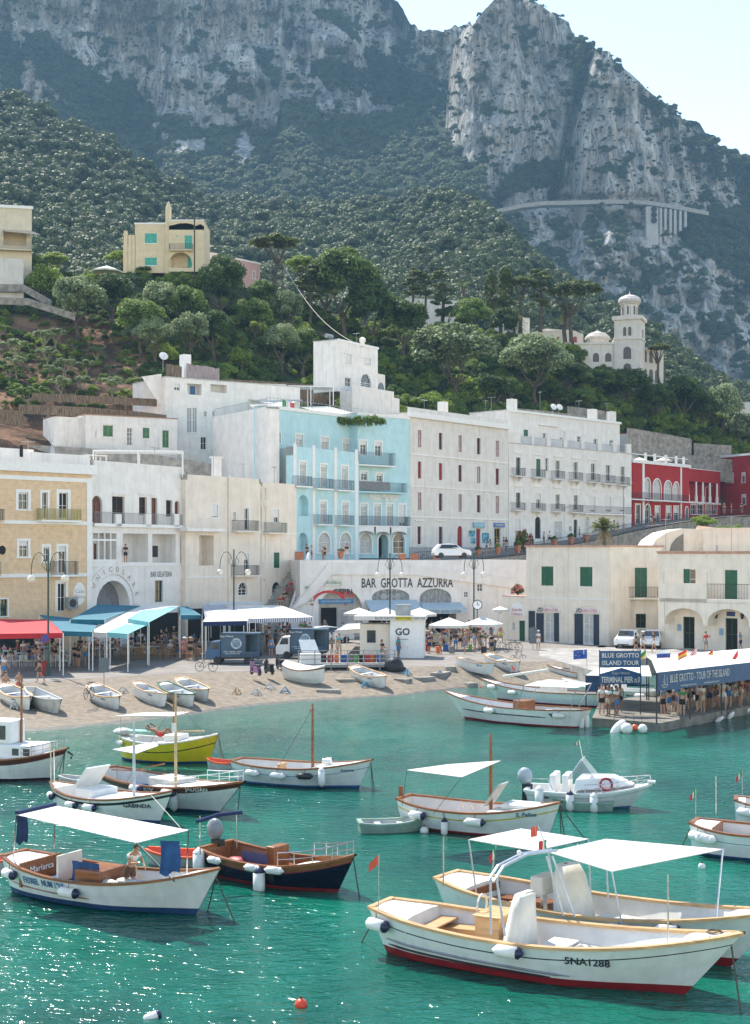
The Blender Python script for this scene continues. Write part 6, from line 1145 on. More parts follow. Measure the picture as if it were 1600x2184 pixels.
    def fender(s, t, z=None, vert=False, col=None, size=1., sd=None, end=1):
        sd = sd or s.near; z = s.zs(t)-.28 if z is None else z; p = s.pt(t, z, sd); y = p[1]+sd*.13*size; mb = MB(); r = .12*size; l_ = .27*size
        if vert: mb.T = TR(p[0], y, z-.1)
        else: q = s.pt(min(1,t+.02), z, sd); mb.T = TR(p[0], y, z) @ rot(rz=atan2(q[1]-p[1], q[0]-p[0])) @ rot(ry=pi/2)
        mb.lathe([(.02,-l_-.06),(r*.5,-l_),(r,-l_*.75),(r,l_*.75)], 12, 0); mb.lathe([(r,l_*.752),(r*.98,l_*.85),(r*.5,l_+.02),(.02,l_+.08)], 12, 1 if end else 0)
        f = mb.build('fender', [col or FEN, FENB], s.root, smooth=True); m2 = MB(); g = s.pt(t, s.zs(t), sd); m2.tube([(p[0], y, z+.1), (g[0], g[1], g[2])], .012, 4); m2.build('fender_line', ROPE, f)
    def rope(s, a, px, py, m=None): e = s.l(px, py, 0); s.part('mooring_line', m or ROPE, lambda q: q.tube([a, Vector(a).lerp(e, .5)+Vector((0,0,-.12)), e+Vector((0,0,-.2))], .02, 5))
    def letter(s, txt, size, t, z, m=None, width=None, italic=0, sd=None, name='lettering'):
        sd = sd or s.near; a = s.pt(t-.03, z, sd); b_ = s.pt(t+.03, z, sd); lo = s.pt(t, z-.12, sd); p = s.pt(t, z, sd)
        xd = (Vector(b_)-Vector(a)).normalized()*(1 if sd < 0 else -1); up = (Vector(p)-Vector(lo)).normalized(); nrm = xd.cross(up).normalized(); up = nrm.cross(xd)
        M = Matrix(((xd.x,-nrm.x,up.x,p[0]+nrm.x*.015),(xd.y,-nrm.y,up.y,p[1]+nrm.y*.015),(xd.z,-nrm.z,up.z,p[2]+nrm.z*.015),(0,0,0,1)))
        if italic: M = M @ Matrix.Shear('XZ', 4, (italic, 0))
        return text(txt, size, name, m or LET, s.root, M, width=width, bold=.004)
    def strake(s, t0, t1, z0, z1, m, r=.02, name='rubbing_strake'):
        sd = s.near; s.part(name, m, lambda q: q.tube([(lambda p: (p[0], p[1]+sd*.004, p[2]))(s.pt(t0+(t1-t0)*i/14, z0+(z1-z0)*i/14, sd)) for i in range(15)], [r*.4]+[r]*13+[r*.4], 5))
    def mast(s, px, py, pytop, m=WOOD, r=.06, z=None, both=True):
        z = s.floor if z is None else z; p = s.l(px, py, z); sc = F/G(px, py, z).y; h = (py-pytop)/sc; s.part('mast', m, lambda q: q.tube([(p.x,p.y,z-.1),(p.x,p.y,z+h*.6),(p.x,p.y,z+h)], [r,r*.9,r*.6], 8)); return Vector((p.x, p.y, z+h))
    def canopy(s, pts, m=None, sag=.06, thick=.02, name='canopy', ribs=0):
        P_ = [s.l(*q) for q in pts]; rows = []
        for i in range(9):
            u = i/8; rows.append([(P_[0]*(1-w/12)+P_[1]*(w/12))*(1-u)+(P_[3]*(1-w/12)+P_[2]*(w/12))*u-Vector((0,0,sag*16*u*(1-u)*(w/12)*(1-w/12))) for w in range(13)])
        o = s.part(name, m or CANVAS, lambda q: q.sheet(rows, 0, thick)); 
        for w in range(1, 12, 2) if ribs else []: k = MB(); k.tube([r[w]+Vector((0,0,-.03)) for r in rows], .012, 4); k.build('batten', CANVAS, o)
        return P_
    def flag(s, base, top, kind='italy', sz=.42, dirn=(-1,.2), droop=.5, pole=True):
        b_, t_ = Vector(base), Vector(top)
        if pole: s.pole('flag_pole', b_, t_, .014)
        mkflag(s.root, t_, kind, sz, dirn, droop)
    def bowrail(s, t0=.72, h=.38, m=None, n=6, t1=1.0):
        mb = MB(); m = m or STEEL; loop = []
        for sd in (-1, 1): loop.append([(lambda p: Vector((p[0], p[1], p[2]+h)))(s.pt(t0+(t1-t0)*i/8, s.zs(t0+(t1-t0)*i/8), sd, .05)) for i in range(9)])
        pts = loop[0]+loop[1][::-1]; mb.tube(pts, .018, 5); mb.tube([p-Vector((0,0,h*.5)) for p in pts], .012, 5)
        for i in list(range(0, 9, 2)):
            for k in (0, 1): mb.tube([loop[k][i], loop[k][i]-Vector((0,0,h))], .015, 5)
        mb.build('bow_rail', m, s.root)
def mkflag(parent, at, kind, sz=.5, dirn=(-1,.2), droop=.5, name='flag'):
    cols = {'italy': IT, 'red': [mat('orange_flag',(.7,.12,.06), rough=.8)], 'russia': [IT[1], mat('flag_blue',(.03,.08,.35)), IT[2]], 'spain': [IT[2], mat('flag_yellow',(.7,.45,.03)), IT[2]], 'usa': [IT[2], IT[1], IT[2], IT[1], IT[2]], 'dark': [mat('flag_blue',(.03,.08,.35))], 'green': [IT[0], mat('flag_yellow',(.7,.45,.03))], 'plainred': [IT[2]], 'aus': [mat('flag_blue',(.03,.08,.35))]}[kind]
    vert = kind in ('italy',); n = 12; mb = MB(); d = Vector((dirn[0], dirn[1], 0)).normalized(); h = sz*.66; nb = len(cols)
    def P(u, v): return at+d*(sz*u*(1-.3*droop))+Vector((-d.y,d.x,0))*(.08*sz*sin(u*7+v))+Vector((0,0,-h*v-droop*sz*u*.9))
    for i in range(n):
        for j in range(5): mb.add([P(i/n,j/5),P((i+1)/n,j/5),P((i+1)/n,(j+1)/5),P(i/n,(j+1)/5)], [(0,1,2,3)], min(nb-1, int((i/n if vert else j/5)*nb)))
    o = mb.build(name, cols, parent)
    if kind in ('aus', 'usa'):
        k = MB(); 
        if kind == 'usa': k.add([P(0,0)+Vector((0,-.01,0)),P(.4,0)+Vector((0,-.01,0)),P(.4,.5)+Vector((0,-.01,0)),P(0,.5)+Vector((0,-.01,0))],[(0,1,2,3)]); k.build('canton', MATS['flag_blue'], o)
        else:
            for (a,b,c,e) in [(0,.22,.45,.28),(.2,0,.26,.5),(.65,.2,.7,.3),(.8,.5,.85,.6),(.55,.6,.6,.7)]: k.add([P(a,b)+Vector((0,-.015,0)),P(c,b)+Vector((0,-.015,0)),P(c,e)+Vector((0,-.015,0)),P(a,e)+Vector((0,-.015,0))],[(0,1,2,3)])
            k.build('emblem', IT[1], o)
    return o
def outboard(s, t, y, m, z=None):
    z = s.zs(0)+.05 if z is None else z; x = -s.L/2-.12; e = MB(); e.T = TR(x, y, z); e.ball((0,0,.38),.3,.2,.34,12); r = e.build('outboard_motor', m, s.root, smooth=True); k = MB(); k.T = TR(x, y, z); k.box(-.1,-.07,-.75,.08,.07,.12); k.box(.05,-.12,-.12,.3,.12,.08); k.build('leg', BLK, r)
# ---- 1 big white launch in the foreground
b = Boat('motor_launch', 'large white open launch in front with red bottom, wooden gunwale, number on its bow', 'boat', (842,2024), (1462,2120), 2.55, .9, .62, .2, bh=.21, bottom=BOTR, rail=WOODL, so=.26, sw=.03, stripe=BLK, deckf=.86, decka=.13, railw=.13, rake=0.36, n=34)
b.strake(.03,.62,.42,.3,mat('grey_strake',(.25,.27,.3)),.035); b.strake(.03,.56,.28,.22,BLK,.03); b.letter('5NA1288', .26, .66, b.zs(.66)-.32, LET)
b.fender(.03,b.zs(.03)-.3,size=1.25); b.fender(.45,b.zs(.45)-.14,size=1.2)
b.thwart(.16,.5,.75,WOODL); o = b.bx('aft_panel', WOOD, .125,.13,-.78,.78,.42,.92,0); text('Vela Vela', .24, 'lettering', WHITE, o, TR((.131-.5)*b.L+.01,0,.66) @ rot(rz=pi/2), width=.8)
b.bench(.12,.3,.5,.6,WOODL); b.bench(.5,.84,.42,.5,HWI); b.bx('console', WOODL, .3,.37,-.25,.75,.12,1.15,.03); b.bx('console_top', WOODL, .295,.375,-.3,.8,1.15,1.2,.02); b.part('steering_wheel', COVER, lambda q: q.tube([((.3-.5)*b.L-.04,.25+.27*cos(i*pi/6),1.3+.27*sin(i*pi/6)) for i in range(13)],.03,6))
def covr(q):   # draped cream cover over the helm seat
    x = (.41-.5)*b.L; rows = []
    for i in range(13):
        a = 2*pi*i/12; col = []
        for k, (r, z) in enumerate([(.62,.14),(.55,.5),(.45,1.0),(.36,1.5),(.3,1.78),(.05,1.8)]): col.append((x+r*.62*cos(a)+.05*k+.03*sin(5*a), r*1.45*sin(a)+.04*cos(3*a), z))
        rows.append(col)
    q.sheet(rows)
b.part('seat_cover', COVER, covr, smooth=True); b.bx('bench_seat', COVER, .47,.56,-.7,.7,.12,.6,.04); b.bx('seat_slats', HWI, .48,.55,-.72,.72,.62,.66,.01); b.bx('thwart', HWI, .83,.85,-.3,.3,.6,.75,0)
legs = [((1047,1992,.95),(1046,1866)),((1077,1996,.95),(1059,1872)),((1202,1953,.98),(1166,1826)),((1226,1955,.98),(1178,1826))]; tops = []
for (bp, tp) in legs:
    p = b.l(*bp); Yp = G(*bp).y; z = H+(HZ-tp[1])*(Yp+.0)/F; t_ = b.l(tp[0], tp[1], z); tops.append(t_); b.pole('arch_leg', p, t_, .028, ALU)
def arch(q):
    for dx in (0,.14): a, c = tops[0]+Vector((dx,0,.0)), tops[2]+Vector((dx,.3,.1)); q.tube([a+Vector((0,-.12,-.12)), a.lerp(c,.12)+Vector((0,0,.14)), a.lerp(c,.5)+Vector((0,0,.2)), c], .035, 6)
b.part('roof_arch', ALU, arch); b.part('navigation_light', WHITE, lambda q: [q.lathe([(.05,0),(.06,.08),(.03,.12)],8,c=tuple(tops[0].lerp(tops[2],k)+Vector((0,0,.24)))) for k in (.5,)])
sp = b.l(808,1940,1.1); b.flag(sp, sp+Vector((0,0,1.35)), 'red', .34, (-1,-.1), .8); p = b.l(1425,2008,1.15); b.pole('pole', p, p+Vector((0,0,1.5)), .02); p = tops[0]+Vector((.05,0,.1)); b.flag(p, p+Vector((.1,0,.6)), 'italy', .3, (-.3,.1), 1.)
tp_ = s_ = b.l(1150,1825,2.4); b.part('coiled_rope', ROPE, lambda q: [q.tube([((.93-.5)*b.L+.2*cos(k*.7)*(1-.02*k),.2*sin(k*.7),b.zs(.93)+.06+.003*k) for k in range(18)],.012,4)])
b.rope(b.pt(1,1.2,1), 1585,2170); b.rope(b.pt(0,.8,-1), 765,2003)
# ---- 2 launch behind it with the two white canopies
b = Boat('motor_launch', 'white launch with two white canopies lying behind the big foreground launch', 'boat', (980,1956), (1560,2060), 2.6, .9, .62, .2, bh=.21, bottom=BOTR, rail=WOODL, deckf=.86, decka=.12, railw=.12, rake=0.36, n=30, top=HWI)
b.bench(.5,.85,.42,.5,HWI); b.bench(.12,.3,.5,.6,WOOD); b.bx('aft_panel', WOOD, .125,.13,-.78,.78,.42,.95,0); b.bx('thwart', WOODL, .2,.24,-1,1,.55,.6,0)
x_ = b.L
def covr2(q):
    x = (.42-.5)*b.L; rows = []
    for i in range(13): a = 2*pi*i/12; rows.append([(x+r*.8*cos(a)-.06*k+.03*sin(5*a), r*1.3*sin(a), z) for k,(r,z) in enumerate([(.62,.14),(.55,.6),(.5,1.1),(.42,1.6),(.32,1.85),(.05,1.87)])])
    q.sheet(rows)
b.part('seat_cover', COVER, covr2, smooth=True); b.bx('helm_seat', COVER, .3,.34,-.4,.4,1.0,1.5,.06); b.bx('helm_seat_base', STEEL, .315,.325,-.1,.1,.12,1.0,0); b.bx('bench_seat', COVER, .47,.56,-.6,.6,.12,.6,.04)
c1 = b.canopy([(1000,1790,2.35),(1112,1767,2.35),(1255,1789,2.35),(1140,1814,2.3)], sag=.05); c2 = b.canopy([(1170,1817,2.35),(1292,1789,2.4),(1542,1811,2.35),(1305,1858,2.2)], sag=.12)
for c_, z0 in ((c1[0],.9),(c2[0],.9),(c2[1],.95),(c2[3],.9),(c1[2],.95)): b.pole('canopy_pole', c_, (c_.x+.15, c_.y*.85, .9), .022, ALU)
p = b.l(1528,1956,1.25); b.pole('canopy_pole', p, c2[2], .022); p = b.l(946,1890,1.05); b.pole('flag_pole', p, p+Vector((0,0,1.3)), .02); b.part('canopy_line', ROPE, lambda q: q.tube([p+Vector((0,0,1.3)), c1[0]],.008,4))
q_ = c2[0]; b.flag(q_, q_+Vector((-.3,0,.62)), 'red', .38, (-.8,.5), .3); mkflag(b.root, q_+Vector((-.05,0,.3)), 'italy', .36, (-.6,.3), .3); b.part('anchor', IRON, lambda q: q.tube([((.95-.5)*b.L+.1*k,.1*sin(k*2),b.zs(.95)+.1+.06*(k%2)) for k in range(6)],.025,5))
for t in (.3,.62,.75): b.fender(t, b.zs(t)-.2, size=1.05)
# ---- 3 boat with the ribbed canopy and a man
b = Boat('fishing_boat', 'white boat with ribbed white canopy, blue cloths and a bending man aboard', 'boat', (44,1896), (418,1950), 2.35, .74, .6, .3, bh=.17, bottom=BOTB, rail=WOOD, deckf=.87, decka=.13, rake=0.29, n=28, floormat=WOODL)
b.strake(.03,.5,.38,.3,WOOD,.018); b.letter('FIOREL  NUM 1°N"', .27, .28, b.zs(.28)-.2, BLUS, width=1.65); o = b.bx('aft_panel', WOOD, .135,.145,-.85,.85,.3,.98,0); text('Mariarca', .26, 'lettering', WHITE, o, TR((.146-.5)*b.L+.01,0,.72) @ rot(rz=pi/2), width=1.0)
cp = b.canopy([(35,1737,2.5),(118,1718,2.5),(402,1770,2.35),(290,1797,2.3)], RIB, sag=.0, ribs=1)
for (px,py,z,i) in [(28,1830,1.0,0),(115,1815,1.,1),(372,1880,1.0,3),(398,1868,1.0,2)]: p = b.l(px,py,z); b.pole('canopy_pole', p, cp[i], .022)
def cloth(q, c, w, h, d=(1,0)): q.sheet([[Vector(c)+Vector((w*i/6*d[0]+.03*sin(i*2+k), w*i/6*d[1]+.05*sin(i*2.2), -h*k/4*(1+.1*sin(i)))) for i in range(7)] for k in range(5)])
b.part('hanging_cloth', NAVC, lambda q: cloth(q, cp[0]-Vector((.0,0,.02)), .5, .75, (.95,-.2)), smooth=True); b.part('hanging_cloth', BLUC, lambda q: cloth(q, cp[3]+Vector((.55,.3,.05)), .55, .85, (.9,.3)), smooth=True); b.part('rolled_awning', NAVC, lambda q: q.tube([cp[0]+Vector((0,0,.04)), cp[1]+Vector((0,0,.04))],.06,8)); b.part('hanging_cloth', NAVC, lambda q: cloth(q, cp[1]-Vector((.0,0,.02)), .2, .4))
b.bx('engine_box', WOOD, .38,.5,-.6,.6,.12,.95,.03); b.part('draped_towel', BLUC, lambda q: cloth(q, ((.34-.5)*b.L,-.35,1.12), .95, .6), smooth=True); b.bx('windscreen', HWI, .285,.295,-.55,.5,.5,1.25,.02); b.bx('blue_mattress', BLUC, .5,.63,-.7,.7,.45,.55,.04); b.bx('bunk', HWI, .5,.63,-.72,.72,.12,.45,.0); b.part('pillow', CANVAS, lambda q: (q.ball(((.5-.5)*b.L+.05,-.3,.62),.38,.2,.1)), smooth=True); b.part('pillow', CANVAS, lambda q: (q.ball(((.5-.5)*b.L+.42,.05,.62),.34,.2,.1)), smooth=True); b.bx('blue_seat', BLUC, .2,.3,-.8,.8,.45,.5,.02); b.bench(.15,.33,.4,.45,WOOD); b.bench(.63,.86,.35,.42,HWI)
b.fender(.08,size=1.15,end=1); b.fender(.42,size=1.2); b.rope(b.pt(1,1.1,-1), 510,1972); b.rope(b.pt(1,1.0,1), 440,1940)
BOAT3 = b
# ---- 4 dark navy boat
b = Boat('motorboat', 'dark navy open boat with varnished wood inside and a grey outboard motor', 'boat', (468,1860), (720,1904), 1.95, .66, .5, .18, shape='transom', hull=NAVYH, bottom=BOTR, top=WOOD, stripe=mat('magenta_line',(.35,.02,.08)), sw=.025, so=.2, rail=WOOD, inside=WOOD, floormat=WOODL, deckf=0, rake=0.31, n=26)
outboard(b, 0, .15, mat('grey_engine_cover',(.22,.25,.28),rough=.4,bump=.5,bscale=5)); b.deck(.62,.97,COVER,'foredeck',-.12); b.thwart(.6,.3,m=WOOD); b.bench(.1,.55,.35,.42,WOOD); b.bx('console', WOOD, .4,.46,-.1,.6,.12,1.05,.03); b.part('striped_towel', mat('striped_towel',(.05,.06,.16),var=0,scale=1), lambda q: cloth(q, ((.25-.5)*b.L,-.3,.85), 1.0, .35), smooth=True); b.part('cushion', REDP, lambda q: q.ball(((.22-.5)*b.L,-.3,.5),.4,.25,.15), smooth=True)
b.bowrail(.6,.4); b.fender(.03,size=1.5,vert=True,end=0); b.fender(.16,size=.9,end=0,z=.62); b.fender(.45,size=.9,end=0,z=.6); b.fender(.5,.3,vert=True,size=1.5); b.fender(.6,size=.95,end=0,z=.62)
for (px,py,pt_) in [(427,1823,1737),(505,1810,1730)]: p = b.l(px,py,.9); b.pole('pole', p, p+Vector((0,0,1.15)), .018)
b.part('furled_awning', NAVC, lambda q: q.tube([b.l(420,1752,2.0)+Vector((0,0,0)), b.l(465,1738,2.1), b.l(517,1732,2.15)],.06,8)); b.rope(b.pt(1,1.1,-1), 770,1918)
# ---- 5 "GABINDA"
b = Boat('sailing_boat', 'white boat with black sheer stripe lettered GABINDA and a grey mast', 'boat', (121,1722), (340,1756), 2.3, .75, .5, .22, shape='point', bottom=BOTB, stripe=BLK, sw=.1, so=.12, deckf=.45, decka=.12, rake=0.29)
tp = b.mast(286,1708,1540,ALU,.06,z=.75); b.letter('GABINDA', .24, .83, b.zs(.83)-.34); b.bx('cabin_hatch', WHITE, .3,.46,-.6,.6,.3,1.0,.04); b.part('hatch_lid', WHITE, lambda q: (setattr(q,'T',TR((.3-.5)*b.L,0,1.0)@rot(ry=R(-50))), q.box(0,-.6,0,1.0,.6,.06)))
for t in (.1,.36,.52): b.fender(t,size=1.1)
for t in (.05,.15): p = b.pt(t,b.zs(t),b.near); b.pole('stanchion', p, (p[0]-.02,p[1],p[2]+1.6), .025)
b.part('mooring_line', mat('pale_rope',(.5,.45,.38)), lambda q: q.tube([b.pt(.9,1.1,-1), b.l(385,1765,.4)],.018,4))
# ---- 6 "JADDAN"
b = Boat('sailing_boat', 'white boat with dark brown top strake lettered JADDAN and a wooden mast', 'boat', (240,1694), (466,1735), 2.5, .85, .5, .2, bottom=BOTB, top=BRNH, stripe=BRNH, sw=.04, so=.2, rail=WOOD, deckf=.5, rake=0.44)
tp = b.mast(375,1690,1478,mat('pale_mast',(.55,.4,.24),rough=.5),.06,z=.7); b.bowrail(.6,.42,FEN); b.letter('JADDAN', .26, .8, b.zs(.8)-.11, IT[1], width=.95); b.letter('NUM 1°N"', .24, .5, b.zs(.5)-.11, IT[1], width=.8); b.bx('cabin_top', LGR, .42,.6,-.6,.6,.6,1.1,.05); b.bench(.1,.4,.4,.45,BLUC); b.part('bow_sprit', WOOD, lambda q: q.tube([(-.35*b.L,.3,1.0),(-.12*b.L,.5,1.45)],.03,5))
for t,v in ((.44,0),(.66,0)): b.fender(t,z=.75,size=1.2)
b.fender(.7,vert=True,size=1.3,end=0,z=.55,col=LGR); b.part('tiller', WOOD, lambda q: q.tube([(-.45*b.L,0,1.0),(-.2*b.L,.1,1.15)],.03,5)); b.rope(b.pt(1,1.2,-1), 505,1738)
for a in (b.pt(.98,b.zs(.98),1), b.pt(.35,b.zs(.35),-1), b.pt(.35,b.zs(.35),1)): b.part('shroud', ROPE, lambda q: q.tube([tp-Vector((0,0,.3)), a],.009,3))
b.part('mast_sign', IT[1], lambda q: q.box(tp.x-.12,tp.y-.1,tp.z-1.5,tp.x+.12,tp.y-.07,tp.z-1.15)); c = b.canopy([(245,1527,2.4),(300,1520,2.4),(405,1518,2.5),(370,1527,2.5)], sag=.1)
# ---- 7 yellow boat
b = Boat('fishing_boat', 'bright yellow boat with a blue waterline moored just off the beach', 'boat', (262,1618), (446,1628), 2.4, .95, .45, .2, shape='point', hull=YELH, bottom=BOTB, stripe=NAVYH, sw=.05, so=.4, rail=HWI, deckf=.45, decka=.15, rake=0.24)
tp = b.mast(371,1580,1480,WOOD,.05,z=.9); b.canopy([(240,1598,1.9),(330,1582,1.9),(338,1590,1.9),(290,1607,1.9)], sag=.05); p = b.l(240,1600,1.0); b.pole('pole', b.pt(.05,1.1,b.near), b.pt(.05,2.0,b.near), .02); b.part('surfboard', mat('mint_board',(.2,.5,.42)), lambda q: q.ball(((.2-.5)*b.L,0,1.35),.8,.25,.08)); b.part('boom', WOODL, lambda q: q.tube([(-.1*b.L,.2,1.35),(.35*b.L,.1,1.5)],.03,5)); b.part('folded_canvas', LGR, lambda q: q.ball((-.47*b.L,0,1.3),.45,.5,.18)); b.rope(b.pt(1,1.4,-1), 475,1645); b.rope(b.pt(1,1.4,-1), 482,1640); b.bx('cabin_top', HWI, .5,.66,-.5,.5,.9,1.3,.05); b.fender(.05,size=1.1,end=0)
YB = b
# ---- 8 cabin boat at the left edge
b = Boat('cabin_boat', 'white cabin boat with brown top strake cut off by the left edge', 'boat', (-75,1655), (108,1663), 2.5, .95, .45, .1, bottom=BOTR, boot=NAVYH, top=BRNH, stripe=BRNH, sw=.04, so=.22, deckf=.3, rake=0.4)
b.bx('cabin', WHITE, .3,.78,-.75,.75,.95,1.55,.08); b.bx('wheelhouse', WHITE, .3,.55,-.65,.65,1.551,2.55,.08); b.bx('window', GLASS, .36,.5,-.66,-.64,1.75,2.35,0)
for t in (.6,.7): b.bx('window', GLASS, t-.03,t+.03,-.76,-.75,1.1,1.4,0)
b.mast(46,1615,1440,WOOD,.06,z=.9); b.bowrail(.68,.42); b.part('anchor', IRON, lambda q: q.tube([(.5*b.L,0,1.25),(.5*b.L+.25,0,1.1),(.5*b.L+.1,.1,.95)],.05,5)); b.rope(b.pt(1,1.2,-1), 116,1672); b.rope(b.pt(1,1.2,-1), 131,1668)
# ---- 9 white boat with blue line, centre
b = Boat('sailing_boat', 'white boat with a thin blue line and tall varnished mast in mid harbour', 'boat', (512,1664), (766,1680), 2.4, .78, .42, .12, bottom=BOTB, boot=BLUS, stripe=BLUS, sw=.025, so=.3, rail=WOOD, deckf=.62, rake=0.25)
tp = b.mast(667,1640,1500,WOOD,.07,z=.75); b.bx('cockpit_seat', WOODL, .28,.33,-.6,.6,.4,.62,.02); b.bx('companion_hatch', WOODL, .33,.36,-.3,.3,.5,.85,.02)
for t in (.2,.4): b.fender(t,size=1.15,end=0)
b.fender(.6,size=1.1,col=BLK); b.fender(.72,size=1.3,vert=True,end=0,z=.62); b.part('spare_fender', FEN, lambda q: q.tube([(.16*b.L,-.2,1.05),(.22*b.L,-.2,1.05)],.13,8)); b.part('spare_fender', FENB, lambda q: q.tube([(.16*b.L,.2,1.05),(.2*b.L,.2,1.05)],.13,8)); b.letter('Amore', .2, .87, b.zs(.87)-.25, BLUS, italic=.3); b.rope(b.pt(1,1.1,-1), 795,1690); b.rope(b.pt(1,1.1,-1), 800,1685); mkflag(b.root, tp-Vector((0,0,.1)), 'italy', .2, (-.3,.1), 1.)
for a in (b.pt(.98,b.zs(.98),1), b.pt(.4,b.zs(.4),-1)): b.part('shroud', ROPE, lambda q: q.tube([tp-Vector((0,0,.2)), a],.009,3))
# ---- 10 boat with yellow line
b = Boat('sailing_boat', 'white boat with a yellow line, tall red-brown mast and a small white awning', 'boat', (868,1757), (1170,1786), 2.5, .8, .45, .18, bottom=BOTR, stripe=TAPE, sw=.05, so=.25, rail=WOOD, deckf=.6, rake=0.2, floormat=WOODL)
tp = b.mast(1047,1730,1566,mat('redbrown_mast',(.3,.09,.03),rough=.3),.07,z=.75); b.letter('S. Felice', .22, .84, b.zs(.84)-.2, BLUS, italic=.3); b.bx('raised_deck', HWI, .66,.86,-.5,.5,.9,1.12,.1); b.part('hatch_lid', LGR, lambda q: (setattr(q,'T',TR(.06*b.L,0,.95)@rot(ry=R(-55))), q.box(0,-.45,0,.95,.45,.05))); b.bx('rudder_post', MATS['redbrown_mast'], -.025,-.005,-.06,.06,-.1,1.35,0)
b.fender(.18,size=1.2); b.fender(.56,vert=False,size=1.2); b.fender(.36,vert=True,size=1.0,z=.35); c = b.canopy([(868,1642,2.6),(955,1630,2.6),(1068,1622,2.7),(985,1657,2.6)], sag=.12)
for k,(px,py) in zip((0,3),((858,1718),(925,1735))): b.pole('canopy_line', b.l(px,py,.85), c[k], .008, ROPE)
for t_ in (.38,.44): b.part('engine_hoop', STEEL, lambda q: q.tube([((t_-.5)*b.L,-.25+.25*k,.7+.3*sin(k*pi/2)) for k in range(3)],.02,5))
for x,y in ((1198,1790),(1207,1788)): b.rope(b.pt(1,1.15,-1), x, y)
b.rope(b.pt(1,1.15,-1), 1262, 1795)
# ---- 11 cabin cruiser
b = Boat('cabin_cruiser', 'white fibreglass motor cruiser with windscreen, bow rail and lifebuoy', 'boat', (1140,1714), (1342,1724), 2.1, .62, .35, .02, shape='transom', hull=HW, bottom=BLUS, stripe=LGR, sw=.05, so=.15, rail=HW, deckf=0, inside=WHITE, rake=0.5, draft=.3)
outboard(b, 0, 0, mat('silver_engine',(.35,.4,.45),rough=.3)); b.deck(.42,.99,WHITE,'foredeck',.0)
b.part('cabin', WHITE, lambda q: q.add([((.4-.5)*b.L,-.95,.72),((.86-.5)*b.L,-.3,.95),((.86-.5)*b.L,.3,.95),((.4-.5)*b.L,.95,.72),((.42-.5)*b.L,-.8,1.15),((.7-.5)*b.L,-.35,1.25),((.7-.5)*b.L,.35,1.25),((.42-.5)*b.L,.8,1.15)],[(4,5,6,7),(0,1,5,4),(1,2,6,5),(2,3,7,6),(3,0,4,7)]), bev=.05)
b.part('windscreen', CLEARG, lambda q: q.add([((.36-.5)*b.L,-.85,1.15),((.56-.5)*b.L,-.55,1.2),((.56-.5)*b.L,.55,1.2),((.36-.5)*b.L,.85,1.15),((.37-.5)*b.L,-.7,1.3),((.45-.5)*b.L,-.45,1.85),((.45-.5)*b.L,.45,1.85),((.37-.5)*b.L,.7,1.3)],[(0,1,5,4),(1,2,6,5),(2,3,7,6)])); b.part('windscreen_frame', STEEL, lambda q: q.tube([((.36-.5)*b.L,-.85,1.17),((.45-.5)*b.L,-.45,1.86),((.45-.5)*b.L,.45,1.86),((.36-.5)*b.L,.85,1.17)],.02,5))
for t in (.2,.3): b.bx('seat', WHITE, t,t+.05,-.6,-.1,.5,1.25,.05); b.bx('seat', WHITE, t,t+.05,.1,.6,.5,1.25,.05)
b.bowrail(.5,.35,STEEL); b.part('pulpit', WHITE, lambda q: q.box(.47*b.L,-.15,1.02,.53*b.L,.15,1.1)); b.part('lifebuoy', REDP, lambda q: q.tube([((.66-.5)*b.L+.22*cos(i*pi/8),-.78+.02,1.0+.22*sin(i*pi/8)) for i in range(17)],.05,6)); b.part('stern_rail', STEEL, lambda q: q.tube([b.pt(0,1.1,-1),b.pt(.2,1.15,-1),b.pt(.24,.75,-1)],.02,5))
b.fender(.13,size=1.4,vert=True,end=0,z=.55); b.fender(.38,z=.45,vert=True,size=1.3); b.fender(.58,z=.4,vert=True,size=1.3,end=0); b.letter('CANTIERI', .1, .15, .42, LET); p = Vector(((.45-.5)*b.L,0,1.85)); b.flag(p, p+Vector((-.15,0,.7)), 'italy', .2, (-.5,.1), .7)
# ---- dinghies
def dinghy(label, at, L, B, head, hull, inside=None, fb=.32, shape='dinghy', group=None, z=0, name='dinghy', thw=2, rail=None, **k):
    d = Boat(name, label, 'dinghy', L=L, at=at, B=B, fb=fb, br=.15, sr=.03, shape=shape, hull=hull, bottom=hull, inside=inside or hull, rail=rail or hull, floor=.06, deckf=0, head=head, group=group, rake=.12, n=14, z=z, draft=.18, railw=.07, **k)
    for i in range(thw): d.thwart(.3+.35*i,.22,z=fb-.06,m=inside or hull)
    return d
dinghy('grey-green plastic dinghy floating left of the yellow-lined boat', G(834,1772), 2.3, 1.15, R(8), GRG, LGR); dinghy('grey-green dinghy moored behind the bow of the yellow-lined boat', G(1243,1726), 2.3, 1.1, R(172), GRG, LGR); dinghy('pale grey dinghy lying behind the black-striped boat', G(184,1678), 2.3, 1.2, R(175), LGR, LGR); dinghy('orange and white round dinghy floating right of the yellow boat', G(477,1640), 1.5, 1.1, R(170), LGR, ORN, rail=ORN, thw=0); dinghy('orange dinghy between the canopy boat and the navy boat', G(392,1842), 2.4, 1.3, R(175), LGR, ORN, rail=ORN, thw=1); dinghy('red dinghy cut by the left edge beside the canopy boat', G(-22,1855), 2.2, 1.2, R(5), LGR, ORN, rail=ORN, thw=1)
